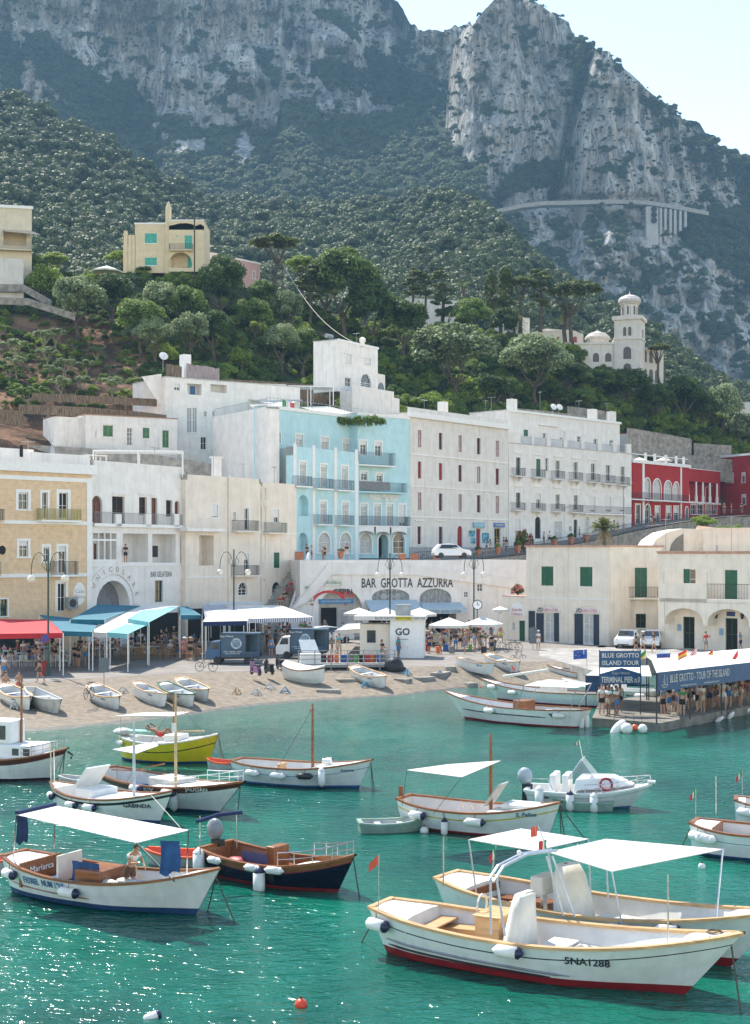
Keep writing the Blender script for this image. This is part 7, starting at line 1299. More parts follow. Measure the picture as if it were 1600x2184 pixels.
# ---- right edge boats
b = Boat('fishing_boat', 'white boat with wooden stern seat cut off by the right edge', 'boat', (1482,1815), (1760,1840), 2.3, .85, .5, .15, bottom=BOTB, rail=WOOD, decka=.18, stripe=BLUS, sw=.02, so=.3); b.bx('aft_panel', WOOD, .18,.19,-.7,.7,.3,.95,0); b.bench(.2,.6,.4,.5,WOODL); b.fender(.08,size=1.3,end=0); b.fender(.14,size=1.3,end=0); p = b.l(1484,1742,.98); b.flag(p, p+Vector((0,0,.95)), 'italy', .3, (-.3,.1), 1.); p = b.l(1527,1740,.95); b.pole('pole', p, p+Vector((0,0,1.35)), .02); b.rope(b.pt(0,.8,-1), 1450,1800)
b = Boat('fishing_boat', 'white boat with wooden rail just showing at the right edge, flag pole astern', 'boat', (1570,1755), (1790,1765), 2.2, .75, .5, .15, bottom=BOTB, rail=WOOD, decka=.1); b.fender(.1,size=1.2,end=0); p = b.l(1583,1715,.9); b.flag(p, p+Vector((0,0,1.2)), 'italy', .3, (-.3,.1), 1.)
# ---- boats at the pier
b = Boat('motor_launch', 'white tender with long black line and wooden console lying at the pier head', 'boat', (1236,1552), (992,1532), 2.5, .95, .6, .1, bottom=BOTR, rail=WOOD, rake=0.38, deckf=.85, n=26); b.strake(.2,.92,.55,.6,BLK,.04); b.bx('console', WOOD, .38,.47,-.55,.55,.1,1.35,.05); b.bx('helm_seat', WHITE, .25,.3,-.5,.5,.1,.85,.04); b.bench(.5,.84,.42,.5,HWI); c = b.canopy([(1118,1462,2.5),(1150,1452,2.5),(1262,1457,2.5),(1230,1467,2.5)], sag=.05)
for t in (.12,.6): b.fender(t,size=1.3)
for k,(px,py) in zip(range(4),((1100,1512),(1130,1500),(1235,1508),(1215,1520))): b.pole('arch_leg', b.l(px,py,1.), c[k], .03, ALU)
b.letter('5NA 9702', .16, .15, .75, LET); p = Vector(b.pt(.8,1.3,-1)); b.flag(p, p+Vector((0,0,.75)), 'italy', .22, (-.3,.1), .9)
b = Boat('motor_launch', 'white tender with a covered helm moored second from the pier head', 'boat', (1290,1508), (1062,1492), 2.4, .8, .55, .1, bottom=BOTR, rail=WOOD, rake=0.36, deckf=.85); b.bx('helm_cover', COVER, .35,.5,-.55,.55,.1,1.5,.08); b.fender(.9,size=1.4); b.fender(.7,size=1.2); b.part('furled_awning', CANVAS, lambda q: q.tube([(.3*b.L,.3,1.6),(-.05*b.L,.3,2.2)],.09,8)); p = Vector(b.pt(.8,1.3,-1)); b.flag(p, p+Vector((0,0,1.0)), 'red', .35, (-.5,.1), .6)
b = Boat('motorboat', 'white motorboat with a grey outboard between the tenders and the pier', 'boat', (1400,1500), (1215,1487), 2.3, .75, .5, .1, shape='transom', bottom=BOTB, rail=HW, rake=.2, deckf=.7); outboard(b, 0, 0, LGR); b.bx('console', WHITE, .35,.42,-.4,.4,.1,1.3,.04); b.letter('5NA 9703', .16, .2, .5, LET); b.fender(.1,size=1.3,end=0)
b = Boat('motor_launch', 'farthest white tender behind the terminal sign, orange lifebuoy aboard', 'boat', (1380,1462), (1180,1452), 2.3, .7, .5, .1, bottom=BOTB, rail=WOOD, rake=.16, deckf=.85); b.part('lifebuoy', ORN, lambda q: q.tube([(-.38*b.L+.3*cos(i*pi/8),.5,1.1+.3*sin(i*pi/8)) for i in range(17)],.08,6))
# ---- rowing boats drawn up on the slipway
def slipz(px, py):
    a = float(shx(px)); e = float(quay_edge(px)); t = 0.5
    for _ in range(30):
        p = G(px, py, QZ*t); qa = G(px, a, 0); qb = G(px, e, QZ); t2 = max(0, min(1, (p.y-qa.y)/(qb.y-qa.y))); t = t*.5+t2*.5
    return QZ*t
for i, (sx, sy, bx_, by_, c, lb, tr) in enumerate([(5,1488,68,1520,HW,'leftmost white rowing boat on the slipway, blue inside',None),(62,1497,128,1525,LGR,'white upturned-looking bare dinghy second from the left on the slipway',None),(192,1486,262,1520,HW,'white rowing boat lying alone right of the grey noticeboard post',None),(285,1480,362,1515,HW,'white and blue rowing boat, left one of three on the slipway',None),(347,1482,416,1513,HW,'green-railed rowing boat, middle one of three on the slipway',GREENP),(380,1470,450,1504,HW,'white rowing boat, right one of three on the slipway',None),(752,1442,826,1474,HW,'white rowing boat on the sand below the big black bag',None),(978,1418,1052,1448,HW,'white rowing boat, left one of two below the quay steps',None),(1040,1412,1108,1442,HW,'white rowing boat, right one of two below the quay steps',None)]):
    a = G(sx, sy, slipz(sx, sy)); c_ = G(bx_, by_, slipz(bx_, by_)); d = c_-a; L_ = d.length*1.0; mid = (a+c_)/2; hd = atan2(d.y, d.x)
    L_ = min(L_, 4.6); bb = Boat('rowing_boat', lb, 'rowing boat', L=L_, at=mid, head=hd, B=1.45, fb=.45, br=.28, sr=.12, shape='row', hull=c, bottom=c, stripe=None, rail=tr or (WOODL if i != 1 else LGR), inside=HWI, floor=.05, floormat=(mat('row_blue_floor',(.04,.09,.2),rough=.7,var=.3) if i != 1 else LGR), deckf=.84 if i != 1 else 0, decka=.12 if i != 1 else 0, rake=.1, n=16, z=.26, tilt=(R([4,-3,5,-5,3,4,6,-4,3][i]), R(7)), draft=.26, group='white rowing boats drawn up on the slipway', railw=.08)
    for t in (.35,.62): bb.thwart(t,.2,z=.32,m=HWI)
    if i not in (1,): bb.letter('MM 25', .14, .72, .36, BLUS)
# covered boat near the platform
a = G(610,1446,slipz(610,1446)); c_ = G(690,1462,slipz(690,1462)); d = c_-a; bb = Boat('rowing_boat', 'white covered boat drawn up beside the wooden platform', 'rowing boat', L=d.length*1.05, at=(a+c_)/2, head=atan2(d.y,d.x), B=1.8, fb=.6, br=.3, sr=.15, shape='row', hull=HW, bottom=HW, deckf=0, z=.3, tilt=(R(3),R(5)), n=16, draft=.3); bb.part('cover', COVER, lambda q: q.sheet([[(lambda p: (p[0],p[1]*k/3,p[2]+.04+.22*(1-(k/3)**2)+.03*sin(5*t+k)))(bb.pt(t,bb.zs(t),1)) for t in [j/12 for j in range(13)]] for k in (-3,-2,-1,0,1,2,3)]), smooth=True)
# small wooden cradles on the sand
BLP = mat('blue_trestle', (.1,.3,.45), rough=.7)
for i, (px, py, m_, lb) in enumerate([(608,1478,BLP,'blue wooden boat cradle on the sand below the scooters'),(547,1482,LGR,'white wooden cradle on the sand left of the blue one'),(505,1480,WOODL,'small yellow anchor-like cradle right of the three boats'),(868,1440,BLP,'blue cradle on the sand left of the quay steps'),(938,1442,BLP,'blue cradle on a stone slab below the quay steps'),(780,1466,BLP,'blue cradle beside the boat below the black bag'),(262,1478,LGR,'white cradle behind the lone rowing boat'),(30,1512,LGR,'white cradle under the leftmost rowing boat'),(575,1470,LGR,'weathered cradle lying left of the covered boat')]):
    e = empty('boat_cradle', G(px, py, slipz(px, py)), i*.7, lb, 'cradle', 'boat cradles on the slipway'); s_ = .75
    for sd in (-1, 1): m = MB(); m.tube([(-.45*s_,sd*.3*s_,0),(0,sd*.05*s_,.55*s_),(.45*s_,sd*.3*s_,0)],.045,4); m.build('frame', m_, e)
    m = MB(); m.tube([(-.4*s_,0,.12),(.4*s_,0,.12)],.045,4); m.build('crossbar', m_, e)
for px, py, r, m_, lb, n_ in [(642,2148,.14,mat('orange_buoy',(.75,.06,.02),rough=.35),'orange round mooring buoy low in the picture','buoy'),(1497,1852,.12,FEN,'small white float in open water at the right','buoy'),(905,1775,.16,FEN,'white float beside the grey-green dinghy','buoy')]:
    e = empty(n_, G(px, py), 0, lb, 'buoy'); m = MB(); m.ball((0,0,.05),r,r*(1.0 if m_ != FEN else .8),r,14); m.build('float', m_, e, smooth=True); m = MB(); m.tube([(0,0,r*.9),(0,0,r+.1)],.03,6); m.build('ring', ROPE, e)
e = empty('buoy', G(325,2168), .4, 'white pill-shaped float with a dark end at the bottom', 'buoy'); m = MB(); m.T = rot(ry=R(75)); m.lathe([(.03,-.2),(.09,-.15),(.1,.1)],12,0); m.lathe([(.1,.101),(.08,.17),(.03,.2)],12,1); m.build('float', [FEN, FENB], e, smooth=True)
TENS = ['','','twenty','thirty','forty','fifty']; NORD = ORD+['thirteenth','fourteenth','fifteenth','sixteenth','seventeenth','eighteenth','nineteenth','twentieth']
def ordw(n): return NORD[n-1] if n <= 20 else TENS[n//10]+'-'+ORD[n%10-1] if n % 10 else {30:'thirtieth',40:'fortieth',50:'fiftieth'}[n]
# ================================================================ QUAY, PIER AND WHAT STANDS THERE
def ring_(px, z): return [G(x, y, z) for x, y in px]
def slab(name, px, z0, z1, m, kind=None, label=None, cat=None, inner=True):
    P_ = ring_(px, z1); mb = MB(); mb.prism([(p.x, p.y) for p in P_], z0, z1); return tag(mb.build(name, m), label, cat, kind=kind)
slab('quay_wall', [(1150,1398),(1272,1432),(1330,1408),(1420,1400),(1750,1402),(1750,1370),(1150,1384)], -1.5, QZ+.004, CONC, 'structure')
for k in range(5): slab('quay_steps', [(878-k*9,1418+k*4.2),(1100+k*5,1403+k*4.2),(1192,1403+k*4.2),(1192,1395),(878,1410)], -.6, QZ-.02-.17*k-.1, CONC, 'structure')
slab('pier_deck', [(1263,1531),(1410,1542),(1600,1505),(1760,1475),(1760,1440),(1600,1462),(1480,1470),(1340,1488),(1275,1505)], -1.2, .5, mat('pier_concrete', (.23,.21,.18), rough=.95, scale=1.2, var=.25, bump=.6, bscale=6, streak=.4), 'structure')
P_ = [W(1262, 0, 1)]
st = empty('staircase', G(618,1352,QZ), 0, 'stone staircase with seated people between the pale house and the arcade', 'stairs'); o0 = Vector(st.location)
a0, a1 = W(598,1300,145)-o0, W(652,1212,152)-o0; n = 22; mb = MB(); a0.z = 0; hz_ = 8.9-QZ
for i in range(n): p = a0.lerp(a1, i/n); q = a0.lerp(a1, (i+1)/n); mb.add([(p.x-2.6,p.y,0),(p.x+.2,p.y,0),(q.x+.2,q.y,0),(q.x-2.6,q.y,0),(p.x-2.6,p.y,hz_*(i+1)/n),(p.x+.2,p.y,hz_*(i+1)/n),(q.x+.2,q.y,hz_*(i+1)/n),(q.x-2.6,q.y,hz_*(i+1)/n)], [(0,1,5,4),(4,5,6,7),(1,2,6,5),(3,0,4,7)])
mb.build('steps', CONC, st); mb = MB(); mb.add([(a0.x+.2,a0.y,0),(a0.x+.2,a0.y,1.0),(a1.x+.2,a1.y,hz_+1),(a1.x+.2,a1.y,0),(a0.x+.45,a0.y,0),(a0.x+.45,a0.y,1.0),(a1.x+.45,a1.y,hz_+1),(a1.x+.45,a1.y,0)], [(0,1,2,3),(7,6,5,4),(1,5,6,2),(0,4,5,1)]); mb.build('side_parapet', Wst, st)
# ---- awnings of the restaurants
REDA = mat('red_awning', (.5,.02,.03), rough=.8, var=.1); TEA = mat('teal_awning', (.02,.15,.21), rough=.8, var=.1); TEAL2 = mat('light_teal_awning', (.16,.42,.45), rough=.8, var=.05)
STR = mat('blue_white_stripes', (.7,.7,.7)); nt = STR.node_tree; wv = nt.nodes.new('ShaderNodeTexWave'); wv.inputs['Scale'].default_value = 2.2; tc = nt.nodes.new('ShaderNodeTexCoord'); nt.links.new(tc.outputs['Object'], wv.inputs[0]); cr = nt.nodes.new('ShaderNodeValToRGB'); cr.color_ramp.interpolation = 'CONSTANT'; cr.color_ramp.elements[1].position = .5; cr.color_ramp.elements[0].color = (.03,.05,.16,1); cr.color_ramp.elements[1].color = (.75,.75,.75,1); nt.links.new(wv.outputs[0], cr.inputs[0]); nt.links.new(cr.outputs[0], nt.nodes['Principled BSDF'].inputs['Base Color'])
def awn(quad, m_, lb, val=None, **k):
    r = shade('awning', quad, lb, 'awning', m_, sag=.02, pole_h=3.4, **k); v = MB(); o = Vector(r.location); a, b_ = W(*quad[3])-o, W(*quad[2])-o; v.sheet([[a, b_], [a-Vector((0,0,.35)), b_-Vector((0,0,.35))]]); v.build('valance', val or m_, r); return r
awn([(-20,1320,113),(105,1322,113),(135,1350,101),(-20,1352,100)], REDA, 'red awning over the restaurant tables at the left edge', pm=WHITE)
awn([(84,1311,117),(213,1325,116),(198,1348,105),(128,1346,105)], TEA, 'dark teal awning next to the red one', pm=WHITE); awn([(208,1289,123),(300,1292,123),(224,1322,112),(150,1321,112)], TEA, 'large dark teal awning below the big arch', pm=WHITE)
awn([(315,1296,123),(381,1294,123),(318,1327,110),(273,1320,112)], TEAL2, 'light turquoise awning at the corner of the restaurant', pm=WHITE); awn([(275,1329,112),(315,1332,111),(273,1352,104),(228,1349,105)], TEAL2, 'small light turquoise awning in front of the corner one', pm=WHITE); awn([(300,1290,124),(383,1292,124),(235,1350,106),(190,1348,106)], CANVAS, 'long cream canvas ridge between the teal and turquoise awnings', pm=WHITE)
awn([(383,1294,124),(400,1293,128),(430,1312,124),(384,1312,116)], TEA, 'triangular teal side awning beside the turquoise corner awning', pm=WHITE)
awn([(470,1292,136),(600,1291,138),(668,1316,124),(520,1320,118)], CANVAS, 'wide white awning with blue striped valance left of the arcade', STR, pm=WHITE); awn([(432,1290,135),(470,1288,136),(545,1318,120),(438,1322,118)], STR, 'blue and white striped awning behind the first blue truck', pm=WHITE); awn([(440,1314,118),(532,1315,118),(528,1324,114),(432,1326,114)], CANVAS, 'narrow white awning above the first blue truck', NAVC, pm=WHITE); awn([(450,1283,137),(560,1283,139),(562,1290,136),(445,1291,134)], CANVAS, 'thin white awning high on the wall above the striped awnings', pm=WHITE)
awn([(740,1330,134),(830,1328,134),(845,1336,124),(716,1344,121)], CANVAS, 'white canopy in front of the GO ticket kiosk', pm=WHITE)
def umbrella(px, py, Y, r, lb, m_=None, val=True, closed=False, z0=None, h=2.5):
    p = W(px, py, Y); base = Vector((p.x, p.y, p.z-h)); e = empty('parasol', base, random.random(), lb, 'parasol'); m = MB(); m.tube([(0,0,0),(0,0,h+.1)],.04,6); m.build('pole', WHITE, e); m = MB()
    if closed: m.lathe([(.12,h*.35),(.28,h*.5),(.2,h*.8),(.03,h)],8); m.build('canopy', m_ or CANVAS, e)
    else:
        n = 8; m.add([(0,0,h+.05)]+[(r*cos(2*pi*i/n),r*sin(2*pi*i/n),h-r*.32) for i in range(n)]+[(r*.985*cos(2*pi*i/n),r*.985*sin(2*pi*i/n),h-r*.32-.22) for i in range(n)], [(0,1+i,1+(i+1)%n) for i in range(n)]+[(1+i,1+n+i,1+n+(i+1)%n,1+(i+1)%n) for i in range(n)]); m.build('canopy', m_ or CANVAS, e)
        for i in range(n): k = MB(); k.tube([(0,0,h-.7),(r*.6*cos(2*pi*i/n),r*.6*sin(2*pi*i/n),h-r*.2-.05)],.015,3); k.build('rib', GRAYI, e)
for x,y,Y,r,lb in [(766,1297,138,1.5,'left of three white parasols lettered snack bar by the arcade'),(825,1298,138,1.9,'middle of three white parasols by the arcade, wider'),(896,1297,139,1.7,'right of three white parasols by the arcade'),(958,1318,128,1.9,'broad cream parasol over the queue right of the kiosk'),(1030,1316,130,1.9,'broad cream parasol over the queue below the clock'),(1067,1294,140,.8,'small white parasol beside the coastguard house'),(192,645-70,219,2.4,'white parasol in the garden of the cream villa')]:
    if Y < 200: umbrella(x,y,Y,r,lb)
    else: umbrella(228,567,Y,r,'white parasol in the garden below the cream villa')
umbrella(112,946,135,1,'closed grey parasol on the roof of the yellow house',mat('grey_cloth',(.4,.4,.44)),closed=True)
for x,Y,lb in [(1364,226,'white parasol left on the red villa terrace'),(1415,232,'white parasol right on the red villa terrace')]: umbrella(x,976,Y,1.5,lb,h=2.2)
# ---- street lamps with two globes
GRL = mat('dark_green_iron', (.015,.06,.045), rough=.5); GLOBE = mat('frosted_globe', (.72,.66,.56), rough=.2, var=.02)
def lamp(x, yb, Y, ytop, lb, sp=1.15):
    p = W(x, yb, Y); s_ = F/Y; h = (yb-ytop)/s_; e = empty('street_lamp', p, R(8), lb, 'street lamp', 'double-globe street lamps on the quay'); m = MB(); m.lathe([(.2,0),(.16,.3),(.1,.5),(.075,1.0),(.06,h)],8); m.build('post', GRL, e)
    for sd in (-1, 1):
        m = MB(); m.tube([(0,0,h-1.5)]+[(sd*(.1+(sp-.1)*(1-cos(t*pi/8))/2*1.0), 0, h-1.5+1.3*sin(t*pi/8)) for t in range(9)]+[(sd*sp,0,h-1.75)],.03,5); m.tube([(0,0,h-1.6),(sd*.45,0,h-1.1),(sd*.3,0,h-.7)],.02,4); a = m.build('arm', GRL, e); m = MB(); m.ball((sd*sp,0,h-2.05),.29,n=14); m.build('globe', GLOBE, a, smooth=True)
lamp(103,1440,101,1172,'double-globe lamp standing by the yellow house'); lamp(499,1352,131,1172,'double-globe lamp in front of the cream house',1.25); lamp(832,1335,136,1180,'double-globe lamp in the middle of the arcade front',1.15); lamp(1011,1350,132,1178,'double-globe lamp with a clock near the coastguard house',.9)
def post(name, x, yb, Y, ytop, lb, cat, r=.05, m_=None, extra=None):
    p = W(x, yb, Y); h = (yb-ytop)*Y/F; e = empty(name, p, 0, lb, cat); m = MB(); m.tube([(0,0,0),(0,0,h)],r,6); m.build('post', m_ or GRAYI, e); (extra(e, h) if extra else None); return e
def board(w, z0, z1, m_, y=-.08, nm='board'): return lambda e, h: (lambda q: (q.box(-w/2,y,z0,w/2,y+.05,z1), q.build(nm, m_, e)))(MB())
post('notice_post',222,1470,90,1405,'grey blank noticeboard on a post at the top of the slipway','sign',.03,None,board(.62,1.05,1.95,mat('grey_board',(.12,.14,.16)))); post('notice_post',1137,1392,128,1336,'dark double noticeboard by the coastguard doors','sign',.03,None,board(.7,.8,2.2,mat('grey_board',())))
def nopark(e, h): m = MB(); m.T = TR(0,-.1,h-.3) @ rot(rx=pi/2); m.lathe([(.34,0),(.34,.04)],18); d = m.build('disc', REDP, e); m = MB(); m.T = TR(0,-.15,h-.3) @ rot(rx=pi/2); m.lathe([(.26,0),(.26,.02)],18); m.build('face', mat('sign_blue',(.03,.08,.4)), d); m = MB(); m.T = TR(0,-.18,h-.3) @ rot(ry=R(45)); m.box(-.28,-.01,-.035,.28,.005,.035); m.build('bar', REDP, d)
post('no_parking_sign',97,1444,99.5,1352,'round no parking sign by the left street lamp','road sign',.03,GRL,nopark)
def clock(e, h): m = MB(); m.T = TR(0,-.15,h-.5) @ rot(rx=pi/2); m.lathe([(.45,0),(.45,.12)],18); m.build('clock_case', IRON, e); m = MB(); m.T = TR(0,-.28,h-.5) @ rot(rx=pi/2); m.lathe([(.38,0),(.38,.01)],18); f = m.build('clock_face', WHITE, e); m = MB(); m.box(-.02,-.31,h-.5,.02,-.3,h-.2); m.box(-.02,-.31,h-.52,.2,-.3,h-.48); m.build('hands', LET, f)
post('street_clock',1018,1350,131,1278,'round street clock beside the right lamp','clock',.05,GRL,clock)
post('utility_pole',415,600,221,462,'tall dark pole in front of the cream villa','pole',.12,BARK); post('utility_pole',602,640,232,560,'wooden pole at the top of the cable on the crest','pole',.1,BARK); post('utility_pole',1578,900,258,820,'pole with wires at the right edge of the hill','pole',.1,BARK)
for x,Y,lb in [(1085,200,'slim lamp post in front of the exchange shop'),(1203,206,'slim lamp post by the long balcony house'),(1330,212,'slim lamp post left of the red villa'),(1383,216,'slim pale lamp post before the red villa'),(1505,226,'slim lamp post before the colonnade house')]: post('lamp_post',x,HZ-((12.4 if x>1180 else 10)-9.8)*F/Y,Y,1085 if x < 1300 else 1040,lb,'street lamp',.05,None,lambda e,h: (lambda q:(q.tube([(0,0,h),(.5,-.2,h+.25),(1.1,-.4,h+.3)],.03,5),q.build('arm',GRAYI,e)))(MB()))
c_ = MB(); a, b_ = W(602,562,232), W(775,741,196); c_.tube([a.lerp(b_, i/12)-Vector((0,0,2.2*sin(pi*i/12))) for i in range(13)],.05,5); tag(c_.build('cable', mat('pale_rope',(.5,.45,.38))), 'pale cable hanging from the crest down to the white hill house', 'cable')
# ---- trucks, cars, scooters, bicycles
TYRE = BLK; RIM = mat('rim_grey', (.4,.4,.42), rough=.35, metal=.5)
def wheel(e, x, y, r, w=.2): m = MB(); m.T = TR(x,y,r) @ rot(rx=pi/2); m.lathe([(r*.6,-w/2),(r*.95,-w/2),(r,-w*.3),(r,w*.3),(r*.95,w/2),(r*.6,w/2)],16); o = m.build('wheel', TYRE, e); m = MB(); m.T = TR(x,y,r) @ rot(rx=pi/2); m.lathe([(.02,-w*.48),(r*.6,-w*.4),(r*.6,w*.4),(.02,w*.48)],12); m.build('rim', RIM, o)
BOXB = mat('truck_box_blue', (.01,.035,.07), rough=.4, scale=.8, col2=(.04,.10,.16)); CABB = mat('truck_cab_blue', (.02,.10,.22), rough=.3)
def truck(x, y, Y, head, cabm, lb):
    e = empty('box_truck', W(x, y, Y), head, lb, 'truck'); e.location.z = QZ; 
    for xx in (-1.2, 1.15):
        for yy in (-.75, .75): wheel(e, xx, yy, .3)
    m = MB(); m.prismy([(-2.1,.35),(-2.1,.95),(-1.95,1.15),(-1.6,1.75),(-.95,1.8),(-.95,.35)], -.8, .8); c = m.build('cab', cabm, e, bev=.03); m = MB(); m.add([(-1.93,-.7,1.2),(-1.93,.7,1.2),(-1.63,.7,1.68),(-1.63,-.7,1.68)],[(0,1,2,3)]); m.add([(-1.8,-.805,1.15),(-1.1,-.805,1.15),(-1.1,-.805,1.65),(-1.58,-.805,1.65)],[(0,1,2,3)]); m.build('window', GLASS, c)
    for yy in (-.55,.55): m = MB(); m.ball((-2.1,yy,.7),.05,.12,.12,8); m.build('headlight', CANVAS, c)
    m = MB(); m.box(-.9,-.85,.45,2.0,.85,.55); m.build('chassis', BLK, e); m = MB(); m.box(-.9,-.9,.551,1.0,.9,2.35); m.box(-.9,-.9,2.3,2.05,.9,2.4); m.box(.999,.85,.551,2.05,.9,2.3); m.box(1.95,-.9,.551,2.05,-.82,2.3); m.box(1.0,-.9,.551,1.95,-.86,1.0); bx_ = m.build('cargo_box', BOXB, e); m = MB(); m.box(1.0,-.5,.56,1.02,.84,2.29); m.build('dark_interior', DARK, bx_)
    m = MB(); m.T = TR(.3,-.905,1.6) @ rot(rx=pi/2); m.lathe([(.42,0),(.42,.02)],20); d = m.build('round_watch_picture', mat('watch_face',(.5,.55,.58),var=.3,scale=3), bx_); m = MB(); m.T = TR(.3,-.93,1.6) @ rot(rx=pi/2); m.lathe([(.3,0),(.3,.01)],20); m.build('dial', mat('watch_dial',(.22,.32,.4),var=.3,scale=4), d)
    text('Capri Watch', .2, 'lettering', WHITE, bx_, TR(-.45,-.91,2.15)); text('CAPRI - FIRENZE - ROMA\nwww.capriwatch.com', .13, 'lettering', WHITE, bx_, TR(.0,-.91,.9))
truck(500,1418,112,R(-4),CABB,'blue box truck with a watch picture parked left of the scooters'); truck(646,1404,118,R(-4),WHITE,'box truck with white cab and blue watch-picture box beside the kiosk')
CARW = mat('car_paint_white', (.75,.75,.74), rough=.15, var=.01)
def car(x, y, Y, head, lb, m_=CARW, z=QZ, s_=1.):
    e = empty('parked_car', W(x, y, Y), head, lb, 'car'); e.location.z = z; pr = [(-2.1,.3),(-2.15,.65),(-2.0,.9),(-1.2,1.02),(-.5,1.5),(.3,1.62),(1.4,1.55),(1.95,1.0),(2.05,.6),(2.0,.3)]
    m = MB(); k = len(pr); wy = lambda z_: .85 if z_ < 1.03 else .66; vs = [(a,-wy(b_),b_) for a,b_ in pr]+[(a,wy(b_),b_) for a,b_ in pr]; m.add(vs, [tuple(range(k)), tuple(range(k,2*k))[::-1]]+[((i+1)%k,i,k+i,k+(i+1)%k) for i in range(k)]); bd = m.build('body', m_, e, bev=.06)
    m = MB(); m.add([(-1.14,-.74,1.08),(-1.14,.74,1.08),(-.54,.62,1.48),(-.54,-.62,1.48)],[(0,1,2,3)]); 
    for v_ in range(len(m.v)): m.v[v_] = m.v[v_]+Vector((-.02,0,.03))
    m.build('windscreen', GLASS, e); 
    for sd in (-1,1): m = MB(); m.add([(-.85,sd*.83,1.08),(1.5,sd*.83,1.08),(1.2,sd*.69,1.5),(-.4,sd*.69,1.48)],[(0,1,2,3)]); m.build('side_window', GLASS, e); m = MB(); m.ball((-1.95,sd*.62,.78),.16,.2,.1,8); m.build('headlight', mat('headlight_glass',(.5,.52,.55),rough=.1), e)
    for xx in (-1.3,1.3):
        for yy in (-.78,.78): wheel(e, xx, yy, .32)
    m = MB(); m.box(-2.19,-.35,.42,-2.16,.35,.62); m.build('number_plate', FEN, e); m = MB(); m.box(-2.17,-.5,.33,-2.14,.5,.4); m.build('grille', BLK, e)
car(1340,1380,131.5,R(68),'white car parked left in front of the harbour office'); car(1392,1384,131,R(72),'white car parked right in front of the harbour office'); car(962,1205,160,R(-170),'white car parked on the upper road above the arcade',z=9.25); car(705,1345,138,R(-160),'pale car parked by the arcade behind the second truck'); car(908,1352,134,R(-150),'small pale truck-like car right of the kiosk',mat('car_paint_cream',(.5,.42,.3),rough=.3))
def scooter(x, y, head, lb, col):
    e = empty('scooter', G(x, y, QZ), head, lb, 'scooter'); 
    for xx in (-.65,.6): wheel(e, xx, 0, .24, .1)
    m = MB(); m.prismy([(-.75,.2),(-.5,.62),(0,.62),(.12,.3),(.45,.28),(.5,.95),(.58,.95),(.62,.3),(.5,.2)], -.16, .16); m.build('body', col, e, bev=.03); m = MB(); m.box(-.75,-.13,.63,.0,.13,.76); m.build('seat', BLK, e, bev=.03); m = MB(); m.tube([(.6,0,.3),(.48,0,1.05)],.03,5); m.tube([(.42,-.32,1.08),(.48,0,1.05),(.42,.32,1.08)],.02,5); m.ball((.52,0,1.02),.09,n=8); m.build('handlebar', IRON, e)
scooter(545,1440,R(120),'lilac scooter parked beside the first blue truck',mat('lilac_paint',(.3,.15,.28),rough=.3)); scooter(574,1438,R(115),'black scooter next to the lilac one',BLK); scooter(597,1428,R(110),'black scooter nearest the wooden platform',mat('black_paint',(.02,.02,.025),rough=.25))
def bike(p, head, lb):
    e = empty('bicycle', p, head, lb, 'bicycle')
    for xx in (-.5,.5): m = MB(); m.tube([(xx+.33*cos(i*pi/8),0,.34+.33*sin(i*pi/8)) for i in range(17)],.022,5); [m.tube([(xx,0,.34),(xx+.33*cos(i*pi/4),0,.34+.33*sin(i*pi/4))],.005,3) for i in range(8)]; m.build('wheel', BLK, e)
    m = MB(); [m.tube(q,.018,5) for q in ([(-.5,0,.34),(-.15,0,.85),(.35,0,.85),(.5,0,.34)],[(-.15,0,.85),(-.05,0,.3),(.35,0,.8)],[(-.5,0,.34),(-.05,0,.3)])]; m.build('frame', IRON, e); m = MB(); m.box(-.28,-.06,.9,-.04,.06,.95); m.build('saddle', BLK, e); m = MB(); m.tube([(.3,-.26,1.0),(.36,0,.98),(.3,.26,1.0)],.015,5); m.tube([(.35,0,.85),(.36,0,.98)],.015,5); m.build('handlebar', IRON, e)
bike(G(440,1432,QZ),R(-10),'bicycle standing left of the first blue truck'); bike(G(1070,1392,QZ),R(25),'bicycle standing on the quay above the steps, left one'); bike(G(1096,1389,QZ),R(200),'bicycle standing on the quay above the steps, right one'); bike(W(620,1204,152),R(10),'bicycle at the top of the staircase'); bike(W(905,1200,161),R(-10),'bicycle left of the small sign on the upper road'); bike(G(1105,1415,.9),R(30),'bicycle leaning on the quay steps'); bike(G(190,1490,1.0),R(80),'bicycle standing behind the lone rowing boat')
# ---- kiosk and platform
k_ = empty('ticket_kiosk', W(868,1398,118), R(-5), 'white ticket kiosk with a big GO on its wall', 'kiosk'); k_.location.z = QZ; m = MB(); m.box(-1.35,0,0,1.35,3,3.05); m.build('wall', WHITE, k_); m = MB(); m.box(-3.9,.6,0,-1.36,3,2.7); m.build('side_room', OCH, k_); m = MB(); m.box(-4.3,-.3,3.06,1.5,3.2,3.4); rf = m.build('roof', CANVAS, k_)
text('GO', .78, 'lettering', LET, k_, TR(-.35,-.02,2.1), bold=.02); m = MB(); m.box(-.8,-.02,1.5,.1,-.005,1.54); m.build('line', LET, k_); text('BLUE GROTTO  ', .3, 'lettering', LET, rf, TR(-1.5,-.31,3.23)); m = MB(); m.box(-.9,-.33,3.08,.45,-.303,3.38); m.build('yellow_panel', mat('kiosk_yellow',(.6,.5,.03)), rf); text('TICKET POINT', .2, 'lettering', LET, rf, TR(-.22,-.34,3.23)); text('ISLAND TOUR', .22, 'lettering', LET, rf, TR(1.0,-.31,3.23), width=.95); m = MB(); m.box(-1.0,.8,3.41,.2,2.0,4.3); m.build('air_conditioner', GRAYI, k_); m = MB(); m.box(-3.3,.55,1.2,-2.6,.59,2.2); m.build('window', GLASS, k_)
